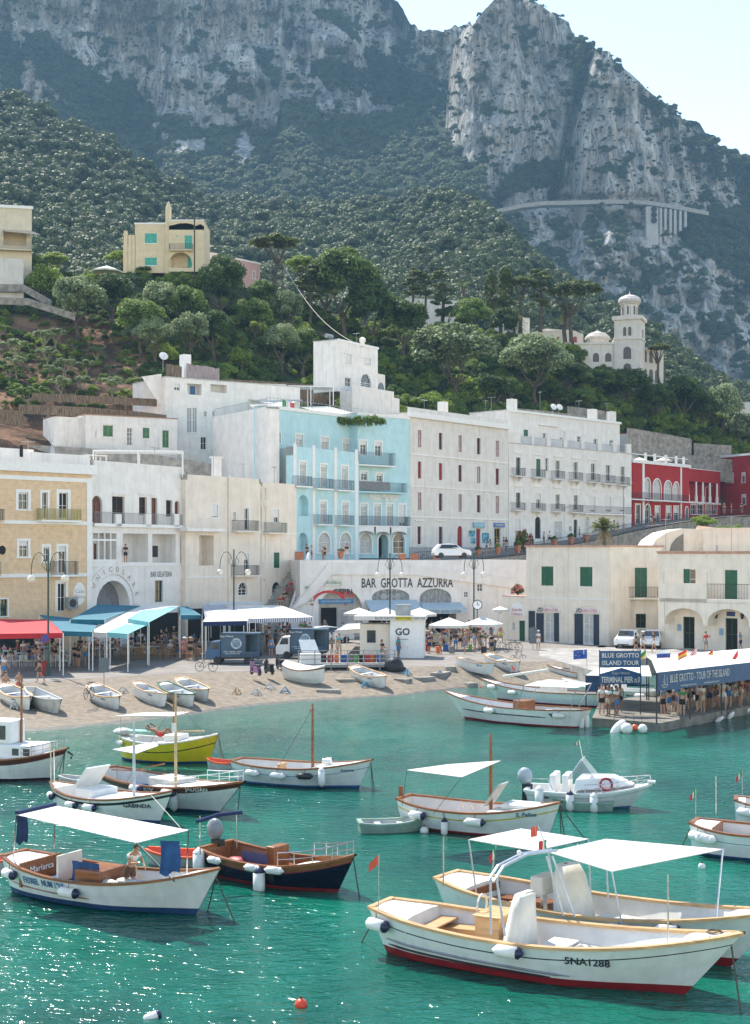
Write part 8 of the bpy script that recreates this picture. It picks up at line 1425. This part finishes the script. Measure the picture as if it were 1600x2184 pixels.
pl = empty('wooden_platform', W(740,1430,107), R(6), 'grey railed platform with luggage beside the kiosk', 'platform'); pl.location.z = .9; m = MB(); m.box(-3.6,0,.55,3.6,2.4,.7); m.build('deck', mat('grey_wood',(.25,.25,.24),rough=.8), pl)
pieces('post', GRAYI, pl, [(x,-.04,0,x+.08,.04,1.75) for x in (-3.6,-2.4,-1.2,0,1.2,2.4,3.5)]); m = MB(); [m.box(-3.6,-.02,z,3.6,.02,z+.05) for z in (1.72,1.4,1.1)]; m.build('railing', GRAYI, pl); m = MB(); m.box(-3.6,-.05,.5,3.6,-.003,.72); m.build('edge_board', mat('grey_wood',()) if 0 else MATS['grey_wood'], pl)
m = MB(); m.add([(-3.4,.2,.72),(-1.9,.2,.72),(-1.9,1.2,.72),(-3.4,1.2,.72),(-3.4,.2,1.5),(-1.9,.2,1.5),(-1.9,1.2,1.5),(-3.4,1.2,1.5)],[(0,1,5,4),(1,2,6,5),(2,3,7,6),(3,0,4,7),(4,5,6,7)]); tk = m.build('counter', WHITE, pl); m = MB(); m.add([(-3.3,.5,1.6),(-2.0,.5,1.6),(-2.3,1.1,2.5),(-3.5,1.1,2.5)],[(0,1,2,3)]); m.build('board', WHITE, tk)
LC = [mat('bag_black',(.02,.02,.025)), mat('bag_red',(.4,.03,.03)), mat('bag_orange',(.6,.13,.02)), mat('bag_blue',(.03,.1,.3)), mat('bag_grey',(.2,.2,.2)), mat('bag_green',(.1,.3,.05))]
def suitcase(p, i, lb, grp): e = empty('suitcase', p, i*.9, lb, 'suitcase', grp); m = MB(); m.box(-.22,-.13,.06,.22,.13,.66); m.build('case', LC[i % 6], e, bev=.03); m = MB(); m.tube([(-.12,.1,.66),(-.12,.1,.95),(.12,.1,.95),(.12,.1,.66)],.012,4); m.build('handle', IRON, e)
for i, x in enumerate([690,705,718,733,748,760,772,784,796,808,818]):
    suitcase(W(x,1410-(x-690)*.03,108.5)*1, i, '%s suitcase from the left on the railed platform' % ORD[i], 'suitcases on the platform'); bpy.context.view_layer.objects.active = None
for o in [o for o in bpy.data.objects if o.name.startswith('suitcase')]: o.location.z = 1.6
for i, x in enumerate([912,934,951,964,1003,1032]): suitcase(G(x,1390+(i%2)*5,QZ), i+1, '%s suitcase from the left among the queue right of the kiosk' % ORD[i], 'suitcases in the queue')
for i,(x,y,Y,h) in enumerate([(1048,885,204,2.6),(1035,880,204,1.8),(1152,875,214,2.8),(1235,885,218,2.2),(1295,892,222,2.4),(905,885,186,2.),(455,1010,142,2.6),(520,1030,146,2.),(60,985,124,1.8),(330,1003,136,2.2),(585,1035,152,2.),(760,738,199,1.8),(668,880,176,2.4),(1420,1175,140,3.2),(1560,1180,136,3.5)]):
    p = W(x,y,Y); e = empty('television_aerial', p, i*.8, 'thin metal television aerial on %s' % ['the attic roof left end','the attic roof beside the tallest aerial','the middle of the attic roof','the attic roof right of its middle','the right end of the attic roof','the roof of the red-windowed house','the cream house roof beside the chimney','the cream house roof right part','the yellow house roof','the arcaded house roof','the pale house roof','the white hill house roof','the hotel roof terrace','the coastguard house roof by the vault','the portico house roof'][i], 'aerial'); m = MB(); m.tube([(0,0,-.3),(0,0,h)],.03,4); m.build('mast', GRAYI, e); m = MB(); m.tube([(-.6,0,h*.95),(.6,0,h*.95)],.02,4); [m.tube([(-.5+.2*k,-.25,h*.95),(-.5+.2*k,.25,h*.95)],.012,3) for k in range(6)]; m.build('aerial_rods', GRAYI, e)
e = empty('covered_bundle', G(840,1437,.9), 0, 'big black covered bundle at the end of the platform', 'bundle'); m = MB(); m.ball((0,0,.5),.75,.6,.75,12); m.ball((.5,.1,.2),.5,.4,.4,10); m.build('tarpaulin', mat('black_tarpaulin',(.015,.015,.018),rough=.5,bump=1,bscale=4), e, smooth=True)
for x,y,c,lb in [(95,1440,'bag_red','red litter bin at the foot of the left street lamp'),(1052,1388,'bag_green','dark green litter bin at the end of the queue')]: e = empty('litter_bin', G(x,y,QZ), 0, lb, 'bin'); m = MB(); m.lathe([(.22,0),(.27,.85),(.29,.87),(.29,.95),(.1,1.0)],10); m.build('body', MATS[c] if c == 'bag_red' else GRL, e)
# stone slabs on the sand
for i,(x,y,w,h) in enumerate([(700,1475,1.6,.9),(745,1452,1.8,.9),(905,1448,1.5,.9),(940,1438,2,1),(960,1425,1.6,.8),(1000,1460,1.4,.8),(860,1452,1.2,.7)]): e = empty('stone_slab', G(x,y,slipz(x,y)), i*.4, '%s flat stone slab from the left on the sand' % ORD[i], 'stone', 'stone slabs on the sand'); m = MB(); m.box(-w/2,-h/2,-.3,w/2,h/2,.16); m.build('slab', STONE, e, bev=.04)
# ---- tables and chairs
CHW = mat('white_chair', (.65,.65,.65), rough=.5); CHB = mat('wicker_chair', (.4,.24,.11), rough=.8)
def chair(p, a, m_, lb, grp, proto={}):
    if m_.name not in proto:
        e = empty('chair', p, a, lb, 'chair', grp); m = MB(); m.box(-.22,-.22,.42,.22,.22,.46); m.build('seat', m_, e); m = MB(); m.tube([(-.2,.2,.46),(-.2,.28,.9),(.2,.28,.9),(.2,.2,.46)],.02,4); [m.box(-.2+.1*i-.01,.22,.46,-.2+.1*i+.01,.26,.88) for i in range(5)]; m.build('backrest', m_, e)
        for x,y in ((-.2,-.2),(.2,-.2),(-.2,.2),(.2,.2)): m = MB(); m.tube([(x*1.1,y*1.1,0),(x,y,.43)],.018,4); m.build('leg', m_, e)
        proto[m_.name] = e; return
    c = copytree(proto[m_.name], None, p, a); tag(c, lb, 'chair', grp)
k1 = sorted([(x+random.uniform(-3,3), y) for x in range(0,150,13) for y in (1422,1411)]); k2 = sorted([(x+random.uniform(-3,3), y) for x in range(262,435,12) for y in (1406,1397)])
for i,(x,y) in enumerate(k1): chair(G(x,y,QZ), random.uniform(0,6.3), CHW, '%s white chair from the left under the red awning' % ordw(i+1), 'white restaurant chairs')
for i,(x,y) in enumerate(k2): chair(G(x,y,QZ), random.uniform(0,6.3), CHB, '%s wicker chair from the left under the teal awnings' % ordw(i+1), 'wicker restaurant chairs')
tb = None
for i,(x,y) in enumerate([(10,1408),(45,1413),(80,1410),(120,1407),(160,1404),(195,1402),(240,1402),(285,1400),(330,1398),(370,1396),(405,1393),(100,1398),(300,1390)]):
    lb = '%s restaurant table %s from the left' % (['cloth-covered','cloth-covered'][0], ORD[i] if i < 12 else 'farthest back'); 
    if tb is None: tb = empty('table', G(x,y,QZ), 0, lb, 'table', 'restaurant tables'); m = MB(); m.box(-.45,-.45,.72,.45,.45,.75); m.build('top', CANVAS, tb); m = MB(); m.tube([(0,0,0),(0,0,.72)],.04,6); m.build('leg', IRON, tb)
    else: c = copytree(tb, None, G(x,y,QZ), .2*i); tag(c, lb, 'table', 'restaurant tables')
# ---- pier canopy, signs, flags
SIGN = mat('pier_sign_blue', (.02,.08,.2), rough=.5); pc = empty('pier_shelter', G(1403,1530,.5), 0, 'long white-roofed shelter on the pier with the blue tour banner', 'shelter'); O = Vector(pc.location); 
q0, q1 = W(1401,1435,79)-O, W(1720,1400,91)-O; bk0, bk1 = W(1380,1400,92)-O, W(1700,1375,106)-O
m = MB(); m.sheet([[q0, q1], [q0.lerp(bk0,.5)+Vector((0,0,.25)), q1.lerp(bk1,.5)+Vector((0,0,.25))], [bk0, bk1]], 0, .04); m.build('roof', CANVAS, pc)
d = (q1-q0); d.z = 0; L_ = d.length; ang = atan2(d.y, d.x); M_ = TR(q0.x,q0.y,q0.z) @ rot(rz=ang) @ rot(ry=-atan2(q1.z-q0.z, L_)); m = MB(); m.T = M_; m.box(0,-.08,-1.0,L_,-.04,.02); bn = m.build('banner', SIGN, pc)
text('BLUE GROTTO - TOUR OF THE ISLAND', .62, 'lettering', CANVAS, bn, M_ @ TR(1.15,-.1,-.42), align='LEFT', width=6.2 if L_ > 7.5 else L_*.8); text('www.bluegrottotour.com', .16, 'lettering', CANVAS, bn, M_ @ TR(2.2,-.1,-.84), align='LEFT'); text('www.bluegrottotour.com', .16, 'lettering', CANVAS, bn, M_ @ TR(4.6,-.1,-.84), align='LEFT')
m = MB(); m.T = M_; [m.tube(q,.02,4) for q in ([(.3,-.1,-.7),(.45,-.1,-.82),(.8,-.1,-.82),(.95,-.1,-.68),(.3,-.1,-.7)],[(.6,-.1,-.65),(.6,-.1,-.15),(.42,-.1,-.62)],[(.66,-.1,-.65),(.85,-.1,-.25),(.9,-.1,-.62)])]; m.build('boat_emblem', CANVAS, bn)
for i in range(6):
    for a, b_ in ((q0, q1), (bk0, bk1)): p = a.lerp(b_, i/5); m = MB(); m.tube([(p.x,p.y+.05,0),(p.x,p.y+.05,p.z-.02)],.045,6); m.build('post', IRON, pc)
l0, l1, l2, l3 = W(1250,1440,88)-O, W(1272,1426,94)-O, W(1384,1419,92)-O, W(1390,1442,85)-O; m = MB(); m.sheet([[l0,l3],[l1,l2]],0,.04); m.build('side_roof', CANVAS, pc); m = MB(); m.box(l0.x,l0.y-.03,l0.z-1.0,l0.x+.9,l0.y,l0.z); m.build('side_banner', SIGN, pc)
for p in (l0,l1,l2): m = MB(); m.tube([(p.x,p.y,0),(p.x,p.y,p.z)],.04,6); m.build('post', IRON, pc)
sg = empty('terminal_sign', G(1322,1524,.5), R(2), 'blue terminal pier sign board with a pointed top on two posts', 'sign'); s_ = F/G(1322,1524,.5).y; zt = lambda y: (1524-y)/s_
for x in (-1.17,1.2): m = MB(); m.tube([(x,0,0),(x,0,zt(1386))],.035,6); m.build('post', IRON, sg)
m = MB(); m.prismy([(-1.16,zt(1459)),(1.25,zt(1459)),(1.25,zt(1437)),(.1,zt(1424)),(-1.16,zt(1437))], -.08,-.04); o = m.build('lower_board', SIGN, sg); text('TERMINAL PIER n.0', .46, 'lettering', CANVAS, o, TR(.03,-.1,zt(1450)), width=2.25, bold=.012); text('Capri Watch', .2, 'lettering', CANVAS, o, TR(.05,-.1,zt(1435.5)))
m = MB(); m.box(-1.16,-.08,zt(1423),1.2,-.04,zt(1388)); o = m.build('upper_board', SIGN, sg); text('BLUE GROTTO', .36, 'lettering', CANVAS, o, TR(.02,-.1,zt(1398)), width=2.15, bold=.006); text('ISLAND TOUR', .36, 'lettering', CANVAS, o, TR(.02,-.1,zt(1414)), width=2.15, bold=.006)
def flagpole(p, h, kind, lb, sz=.7, dirn=(-1,.2), droop=.3): e = empty('flag', p, 0, lb, 'flag'); m = MB(); m.tube([(0,0,0),(0,0,h)],.018,5); m.build('pole', STEEL, e); mkflag(e, Vector((0,0,h)), kind, sz, dirn, droop, 'cloth')
for x,y,Y,k,lb,dr in [(1430,1428,88,'russia','white, blue and red striped flag above the pier shelter',.1),(1465,1432,86,'spain','red and yellow flag above the pier shelter',.5),(1378,1430,88,'green','green and yellow flag behind the terminal sign',.8),(1486,1425,90,'usa','red and white striped flag with blue corner over the pier',1.),(1521,1424,90,'spain','small red and yellow flag farther along the pier shelter',.8),(1574,1424,88,'plainred','red flag at the right end of the pier shelter',1.2),(1252,1428,90,'aus','blue flag with a white emblem left of the terminal sign',.1)]: p = W(x,y,Y); flagpole(p, (y-(1375 if x < 1400 or x > 1425 else 1368)-10)*Y/F*(1 if x != 1486 else 1.15), k, lb, .85 if k in ('russia','aus') else .6, droop=dr)
flagpole(W(1192,1278,139), 1.2, 'italy', 'Italian flag hanging by the coastguard doors', 1.3, (-.25,-.3), 1.15); flagpole(W(1200,1282,139), 1.3, 'dark', 'folded dark blue flag beside the Italian flag', 1.3, (.25,-.2), 1.25); flagpole(W(602,885,174), 1.9, 'italy', 'Italian flag flying on the hotel roof terrace', 1.6, (1,.1), .35)
for x,y,rx,rz,m_,lb,tl in [(1240,1541,.17,.55,FEN,'left of two long white fenders at the pier head',0),(1252,1540,.17,.55,FEN,'right of two long white fenders at the pier head',0),(1312,1551,.3,.62,FEN,'largest white fender leaning on the pier corner',40),(1337,1553,.32,.32,FEN,'round white ball fender left of the orange one',0),(1354,1551,.2,.2,mat('orange_buoy',()) if 0 else ORN,'orange ball fender between the white ones at the pier',0),(1371,1553,.26,.26,FEN,'round white ball fender right of the orange one',0),(1527,1528,.12,.3,FEN,'small white fender hanging on the pier side, left one',60),(1553,1522,.14,.3,FEN,'small white fender hanging on the pier side, middle one',40),(1585,1512,.14,.3,FEN,'small white fender hanging on the pier side, right one',50)]:
    e = empty('fender', G(x,y+11,0), 0, lb, 'fender'); m = MB(); m.T = rot(ry=R(tl)); m.ball((0,0,.25),rx,rx,rz,14); m.build('float', m_, e, smooth=True); m = MB(); m.tube([(0,0,.25),(0,.35,.9)],.015,4); m.build('line', ROPE, e)
# ================================================================ PEOPLE
SKIN = [mat('skin_tan', (.42,.23,.15), rough=.6, var=.03), mat('skin_light', (.55,.34,.25), rough=.6, var=.03), mat('skin_brown', (.25,.13,.08), rough=.6, var=.03)]
HAIR = [mat('hair_dark', (.03,.02,.015), rough=.7), mat('hair_brown', (.1,.055,.03), rough=.7), mat('hair_blond', (.42,.28,.13), rough=.7), mat('straw_hat', (.5,.4,.25), rough=.9), mat('white_cap', (.7,.7,.68), rough=.9)]
HNAME = ['', '', '', ' and straw hat', ' and white cap']
CLO = {'white': (.72,.71,.69), 'black': (.02,.02,.022), 'navy': (.02,.035,.1), 'red': (.5,.03,.03), 'blue': (.06,.2,.45), 'pink': (.6,.25,.28), 'teal': (.03,.35,.36), 'grey': (.25,.25,.26), 'beige': (.5,.4,.28), 'orange': (.6,.15,.03), 'yellow': (.6,.5,.08), 'green': (.08,.28,.08), 'striped blue': (.15,.25,.4), 'brown': (.12,.06,.04)}
CM = {k: mat('cloth_'+k.replace(' ','_'), v, rough=.9, var=.12, scale=9) for k, v in CLO.items()}
def skel(pose, seed):
    r = random.Random(seed); J = {}; j = lambda n, p, rad, par=None: J.__setitem__(n, (Vector(p), rad, par)); lean = {'bend': .55, 'walk': .05}.get(pose, 0.); sit = pose == 'sit'; lie = pose == 'lie'
    pz = .5 if sit else .92; up = lambda d, h: Vector((0, -lean*h, pz+h*(1-lean*lean*.35))) if not lie else Vector((0, .3+h*.9, .25+h*.35))
    j('pelvis', up(0,0), .125); j('spine', up(0,.24), .108, 'pelvis'); j('chest', up(0,.44), .132, 'spine'); j('neck', up(0,.6), .052, 'chest'); j('jaw', up(0,.68)+Vector((0,-.02,0)), .07, 'neck'); j('brow', up(0,.76), .09, 'jaw'); j('top', up(0,.82), .07, 'brow'); j('nose', up(0,.71)+Vector((0,-.12,0)), .012, 'jaw')
    sw = {'walk': .25, 'stand': .03, 'arm': .05, 'sit': 0, 'bend': .1, 'lie': 0}[pose]
    for k, sd in (('l', 1), ('r', -1)):
        sh = J['chest'][0]+Vector((sd*.18,0,.04)); j('sh'+k, sh, .055, 'chest'); ph = sd*(1 if pose == 'walk' else 0)
        if pose == 'arm' and sd > 0: el = sh+Vector((sd*.06,-.2,-.16)); wr = el+Vector((-sd*.06,-.16,.18))
        elif pose in ('bend',): el = sh+Vector((sd*.03,-.16,-.2)); wr = el+Vector((-sd*.06,-.2,-.12 if sd > 0 else .02))
        elif sit: el = sh+Vector((sd*.05,-.08,-.25)); wr = el+Vector((-sd*.05,-.24,-.02))
        elif lie: el = sh+Vector((sd*.18,.05,.05)); wr = el+Vector((-sd*.1,.18,.12))
        else: el = sh+Vector((sd*.05,.02-ph*.1,-.27)); wr = el+Vector((sd*.0,-.06-ph*.1,-.23))
        d = (wr-el).normalized(); j('el'+k, el, .043, 'sh'+k); j('wr'+k, wr, .028, 'el'+k); pm = wr+d*.06; j('pm'+k, pm, .036, 'wr'+k); side = Vector((0,-1,0)) if abs(d.z) > .6 else Vector((0,0,1))
        for f in range(4): a = pm+side*(.027-.018*f)+d*.035; j('f%d%s' % (f,k), a, .009, 'pm'+k); j('g%d%s' % (f,k), a+d*(.04-.006*abs(f-1.3))+Vector((-sd*.012,0,0)), .008, 'f%d%s' % (f,k))
        j('th'+k, wr+d*.045+side*.045+Vector((-sd*.015,0,0)), .01, 'wr'+k)
        hp = J['pelvis'][0]+Vector((sd*.095,0,-.04)); j('hp'+k, hp, .09, 'pelvis')
        if sit: kn = hp+Vector((sd*.03,-.4,.03)); an = kn+Vector((0,-.02,-.42))
        elif lie: kn = hp+Vector((sd*.05,-.28,.32 if sd > 0 else .2)); an = kn+Vector((0,-.25,-.3))
        else: kn = hp+Vector((sd*.01,-.03-sd*sw*.5,-.41)); an = kn+Vector((0,.06-sd*sw*.35+(.12 if sw > .2 and sd < 0 else 0),-.39))
        if not lie: an.z = max(an.z, .075)
        j('kn'+k, kn, .058, 'hp'+k); j('an'+k, an, .038, 'kn'+k); j('to'+k, an+Vector((sd*.02,-.15,-.045)), .032, 'an'+k)
    return J
def skinmesh(J, names, name, grow=0., sub=1):
    bm = bmesh.new(); ly = bm.verts.layers.skin.verify(); V = {}
    for n in names: v = bm.verts.new(J[n][0]); v[ly].radius = (J[n][1]+grow,)*2; V[n] = v
    for n in names:
        if J[n][2] in V: bm.edges.new((V[n], V[J[n][2]]))
    V[names[0]][ly].use_root = True; me = bpy.data.meshes.new(name); bm.to_mesh(me); bm.free(); o = bpy.data.objects.new(name, me); COL.objects.link(o)
    o.modifiers.new('s', 'SKIN').use_smooth_shade = True; s = o.modifiers.new('u', 'SUBSURF'); s.levels = sub; bpy.context.view_layer.update()
    r = bpy.data.meshes.new_from_object(o.evaluated_get(bpy.context.evaluated_depsgraph_get())); bpy.data.objects.remove(o); r.name = name; r.materials.clear(); r.materials.append(None); return r
PP = {}
def parts(pose, fem):
    if (pose, fem) in PP: return PP[(pose, fem)]
    J = skel(pose, 1); 
    d = {'person': skinmesh(J, list(J), 'body')}
    d['shirt'] = skinmesh(J, ['pelvis','spine','chest','shl','shr']+([] if fem else []), 'shirt', .02) if 0 else None
    K = dict(J)
    for k, sd in (('l',1),('r',-1)): K['sv'+k] = (J['sh'+k][0].lerp(J['el'+k][0], .5), .058, 'sh'+k); K['th_'+k] = (J['hp'+k][0].lerp(J['kn'+k][0], .6 if not fem else .45), .088 if not fem else .115, 'hp'+k)
    K['pelvis'] = (J['pelvis'][0], .125, None); K['neckb'] = (J['chest'][0].lerp(J['neck'][0], .5), .075, 'chest')
    d['shirt'] = skinmesh(K, ['spine','chest','neckb','shl','shr','svl','svr']+(['pelvis'] if 0 else []), 'shirt', .016)
    K['waist'] = (J['pelvis'][0].lerp(J['spine'][0], .7), .112, 'pelvis'); K['pelvis'] = (J['pelvis'][0], .13, None)
    d['shorts'] = skinmesh(K, ['pelvis','waist','hpl','hpr','th_l','th_r'], 'shorts', .014)
    c = J['brow'][0]; m = MB(); m.ball((c.x, c.y+.028, c.z+.022), .098,.1,.1,12); 
    if fem: m.ball((c.x, c.y+.07, c.z-.1), .075,.05,.16,8)
    o = m.build('hair', HAIR[0]); me = o.data; bpy.data.objects.remove(o); me.materials.clear(); me.materials.append(None); d['hair'] = me
    m = MB(); m.ball((c.x, c.y+.005, c.z+.035), .105,.11,.085,12); m.lathe([(.1,.0),(.19,-.015),(.19,-.005),(.1,.02)],14,c=(c.x,c.y,c.z+.03)); o = m.build('hat', HAIR[3]); me = o.data; bpy.data.objects.remove(o); me.materials.clear(); me.materials.append(None); d['hat'] = me
    m = MB(); [m.ball((J['an'+k][0].x+sd*.01, J['an'+k][0].y-.07, J['an'+k][0].z-.035), .047,.13,.042,8) for k, sd in (('l',1),('r',-1))]; d['_sh'] = m
    PP[(pose, fem)] = d; return d
def addp(name, me, mt, par): o = bpy.data.objects.new(name, me); COL.objects.link(o); o.parent = par; o.material_slots[0].link = 'OBJECT'; o.material_slots[0].material = mt; return o
def person(p, head, pose, top, bot, label, fem=None, hat=None, sk=None, s=1., grp=None, tilt=0):
    rs = random; fem = rs.random() < .45 if fem is None else fem; d = parts(pose, fem); b = bpy.data.objects.new('person', d['person']); COL.objects.link(b); b.material_slots[0].link = 'OBJECT'; b.material_slots[0].material = SKIN[rs.choice([0,0,1,1,2]) if sk is None else sk]
    b.location = p; b.rotation_euler = (0,0,head); k = s*rs.uniform(.94,1.05); b.scale = (k,k,k); tag(b, label, 'person', grp)
    if top: addp('shirt', d['shirt'], CM[top], b)
    addp('shorts' if not fem else 'skirt', d['shorts'], CM[bot], b); h = rs.choice([0,0,0,1,1,2]) if hat is None else hat; addp('hat' if h > 2 else 'hair', d['hat' if h > 2 else 'hair'], HAIR[h], b); return b
TOPS = ['white']*4+['black','black','black','navy','navy','brown','red','blue','pink','teal','grey','beige','orange','striped blue','yellow','green']; BOTS = ['navy','black','beige','white','blue','grey','brown','black']
def crowd(spots, z, place, grp, pose='stand', heads=None, tops=None):
    spots = sorted(spots, key=lambda q: q[0])
    for i, q in enumerate(spots):
        x, y = q[0], q[1]; p = G(x, y, z) if len(q) < 3 else W(x, y, q[2]); ps = pose if pose != 'mix' else random.choice(['stand','stand','arm','walk','stand']); t = random.choice(tops or TOPS); bt = random.choice(BOTS); hat = random.choice([0,0,1,1,2,0,3,4]); hd = random.uniform(-3.1,3.1) if heads is None else heads+random.uniform(-.7,.7)
        person(p, hd, ps, t, bt, 'person in %s top, %s bottoms, %s from left %s' % (t.replace('striped ',''), bt, ordw(i+1), place), hat=hat, grp=grp)
R_ = random.uniform
crowd([(R_(895,1052), 1352+12*(i%4)+R_(0,8)) for i in range(58)], QZ, 'in queue right of kiosk', 'people queuing right of the kiosk', 'mix')
crowd([(R_(640,780), 1345+R_(0,18)) for i in range(36)], QZ, 'before the arcade', 'people in front of the arcade', 'mix')
crowd([(1415+i*7.0+R_(-3,3), 1526-i*1.15+R_(-3,10)-(8 if i%2 else 0)) for i in range(27)], .5, 'under the pier banner', 'people waiting under the pier shelter', 'mix')
crowd([(R_(770,892), 1342+R_(0,20)) for i in range(24)], QZ, 'behind the ticket kiosk', 'people behind the ticket kiosk', 'mix')
crowd([(1284,1526),(1291,1522),(1298,1528),(1306,1524),(1315,1528),(1322,1519)], .5, 'below the terminal sign', 'people below the terminal sign', 'mix', tops=['white','beige','pink','teal','brown'])
crowd([(R_(-5,142), R_(1390,1418)) for i in range(26)], QZ, 'seated under red awning', 'diners under the red awning', 'sit'); crowd([(R_(155,434), R_(1376,1404)) for i in range(46)], QZ, 'seated under teal awnings', 'diners under the teal awnings', 'sit')
crowd([(50,1412),(82,1408),(128,1396),(345,1382),(355,1380),(372,1378),(300,1388),(240,1392)], QZ, 'standing among tables', 'people standing among the tables', 'mix', tops=['white','white','black'])
crowd([(552,1392),(560,1396),(570,1390),(578,1402),(588,1388),(708,1392),(718,1396),(540,1384),(600,1384)], QZ, 'around the box trucks', 'people around the trucks', 'mix'); crowd([(R_(545,655), R_(1350,1370)) for i in range(24)], QZ, 'under white striped awning', 'people under the striped awning', 'mix')
crowd([(842,1400),(850,1404),(858,1401),(866,1403),(838,1397),(874,1398),(846,1396)], QZ, 'at the GO kiosk wall', 'people at the kiosk wall', 'mix'); crowd([(598+i*7.5, 1298-i*11, 146.5+i*.8) for i in range(7)], 0, 'on the staircase', 'people sitting on the staircase', 'sit', heads=.2, tops=['white','black','red','white'])
crowd([(655,1197,154),(665,1197,154),(688,1197,155),(692,1198,155),(740,1196,157),(1038,1181,172),(1046,1180,172),(1062,1178,174),(1074,1177,175),(1080,1176,176),(1125,1168,181),(1133,1166,182),(1160,1163,186),(1172,1161,187),(1236,1150,196),(1310,1136,206),(1318,1135,206),(1330,1133,208),(1390,1122,214),(1396,1121,214),(1508,1100,228),(1522,1098,230),(1545,1096,234),(1560,1095,236),(1582,1094,240)], 0, 'along upper road railing', 'people along the upper road', 'mix')
for x,y,ps,t,b_,lb,hd,hat,fm,z in [(85,1455,'walk','black','brown','man in black top and brown shorts walking past the left lamp',-1.2,0,0,QZ),(9,1450,'walk','white','blue','person in white top with red backpack walking at the left edge',1.4,0,0,QZ),(160,1421,'stand','black','black','woman in a black dress in front of the teal awning',.4,1,1,QZ),(168,1423,'stand','black','navy','person in dark clothes beside the woman in black dress',2.4,0,1,QZ),(182,1420,'arm','white','blue','person in white top and blue shorts drinking near the red awning',-1.,1,0,QZ),(393,1407,'walk','pink','pink','woman in pink swimwear walking toward the first blue truck',.8,4,1,QZ),(406,1408,'walk','black','black','woman in black dress and straw hat walking beside her friend',.6,3,1,QZ),(1148,1386,'stand','white','white','man in white top and white cap standing by the coastguard flag',.3,4,0,QZ),(1356,1392,'walk','black','black','person in black walking in front of the white cars, left of three',1.5,0,1,QZ),(1371,1390,'walk','black','white','person in black top and white trousers passing the white cars',1.5,4,1,QZ),(1395,1392,'walk','black','white','person in black top and white skirt, right of three by cars',-1.5,1,1,QZ),(1506,1391,'arm','red','grey','man in a red polo shirt in front of the portico',.2,0,0,QZ),(1580,1391,'walk','striped blue','navy','man in blue striped shirt walking before the portico doors',-1.4,4,0,QZ),(655,1404,'sit','teal','grey','person in teal top seated behind the platform counter',2.6,1,0,1.6),(724,1400,'arm','teal','beige','person in teal top standing at the platform rail',.3,0,0,1.6),(815,1400,'sit','black','black','dark-clothed person seated at the right end of the platform',.9,0,1,1.6),(542,1396,'sit','white','navy','man in white top sitting in the open end of the first truck',.4,4,0,QZ+.3),(1067,1372,'walk',None,'yellow','bare-chested man in yellow-green shorts near the coastguard house',.9,0,0,QZ),(1568,1496,'stand','teal','teal','person in a teal dress at the right end of the pier shelter',.5,0,1,.5),(1590,1492,'stand','red','red','woman in a red dress at the right end of the pier shelter',.5,1,1,.5)]:
    person(G(x,y,z), hd, ps, t, b_, lb, fem=bool(fm), hat=hat, sk=0)
for x,y,t,lb in [(12,1466,None,'tanned person sitting on the ground at the left edge'),(40,1462,None,'young man sitting on the ground with a white bag at left')]: person(G(x,y,QZ)-Vector((0,0,.42)), .6, 'sit', t, 'red', lb, fem=False, hat=0, sk=0)
person(W(268,1200,131), .2, 'stand', 'black', 'black', 'person in black standing inside the white loggia', fem=False, hat=0)
p = BOAT3.root.matrix_basis @ Vector(((.57-.5)*BOAT3.L, .1, .12)); mn = person(p, BOAT3.head+1.2, 'bend', 'white', 'brown', 'man in white shirt bending over a mop on the canopy boat', fem=False, hat=1, sk=0)
e = empty('mop', p, BOAT3.head, 'long wooden mop held by the man on the canopy boat', 'mop'); m = MB(); m.tube([(.28,-.25,1.25),(.95,-.35,.12)],.018,6); m.build('handle', WOODL, e); m = MB(); m.ball((.97,-.36,.08),.12,.1,.05,8); m.build('head', GREENP, e)
p = YB.root.matrix_basis @ Vector((-.02*YB.L, 0, 1.0)); person(p, YB.head+1.5, 'lie', None, 'red', 'sunbather in red shorts lying on the yellow boat with knees up', fem=False, hat=0, sk=2)
# ================================================================ haze over everything
hz = MB(); hz.box(-900, -40, -12, 900, 1500, 760)
hm = bpy.data.materials.new('sea_haze'); hm.use_nodes = True; N = hm.node_tree.nodes; N.remove(N['Principled BSDF'])
pv = N.new('ShaderNodeVolumePrincipled'); pv.inputs['Density'].default_value = .00018; pv.inputs['Color'].default_value = (.27,.5,.74,1); pv.inputs['Anisotropy'].default_value = .2
hm.node_tree.links.new(pv.outputs[0], N['Material Output'].inputs['Volume'])
tag(hz.build('haze', hm), kind='stuff')
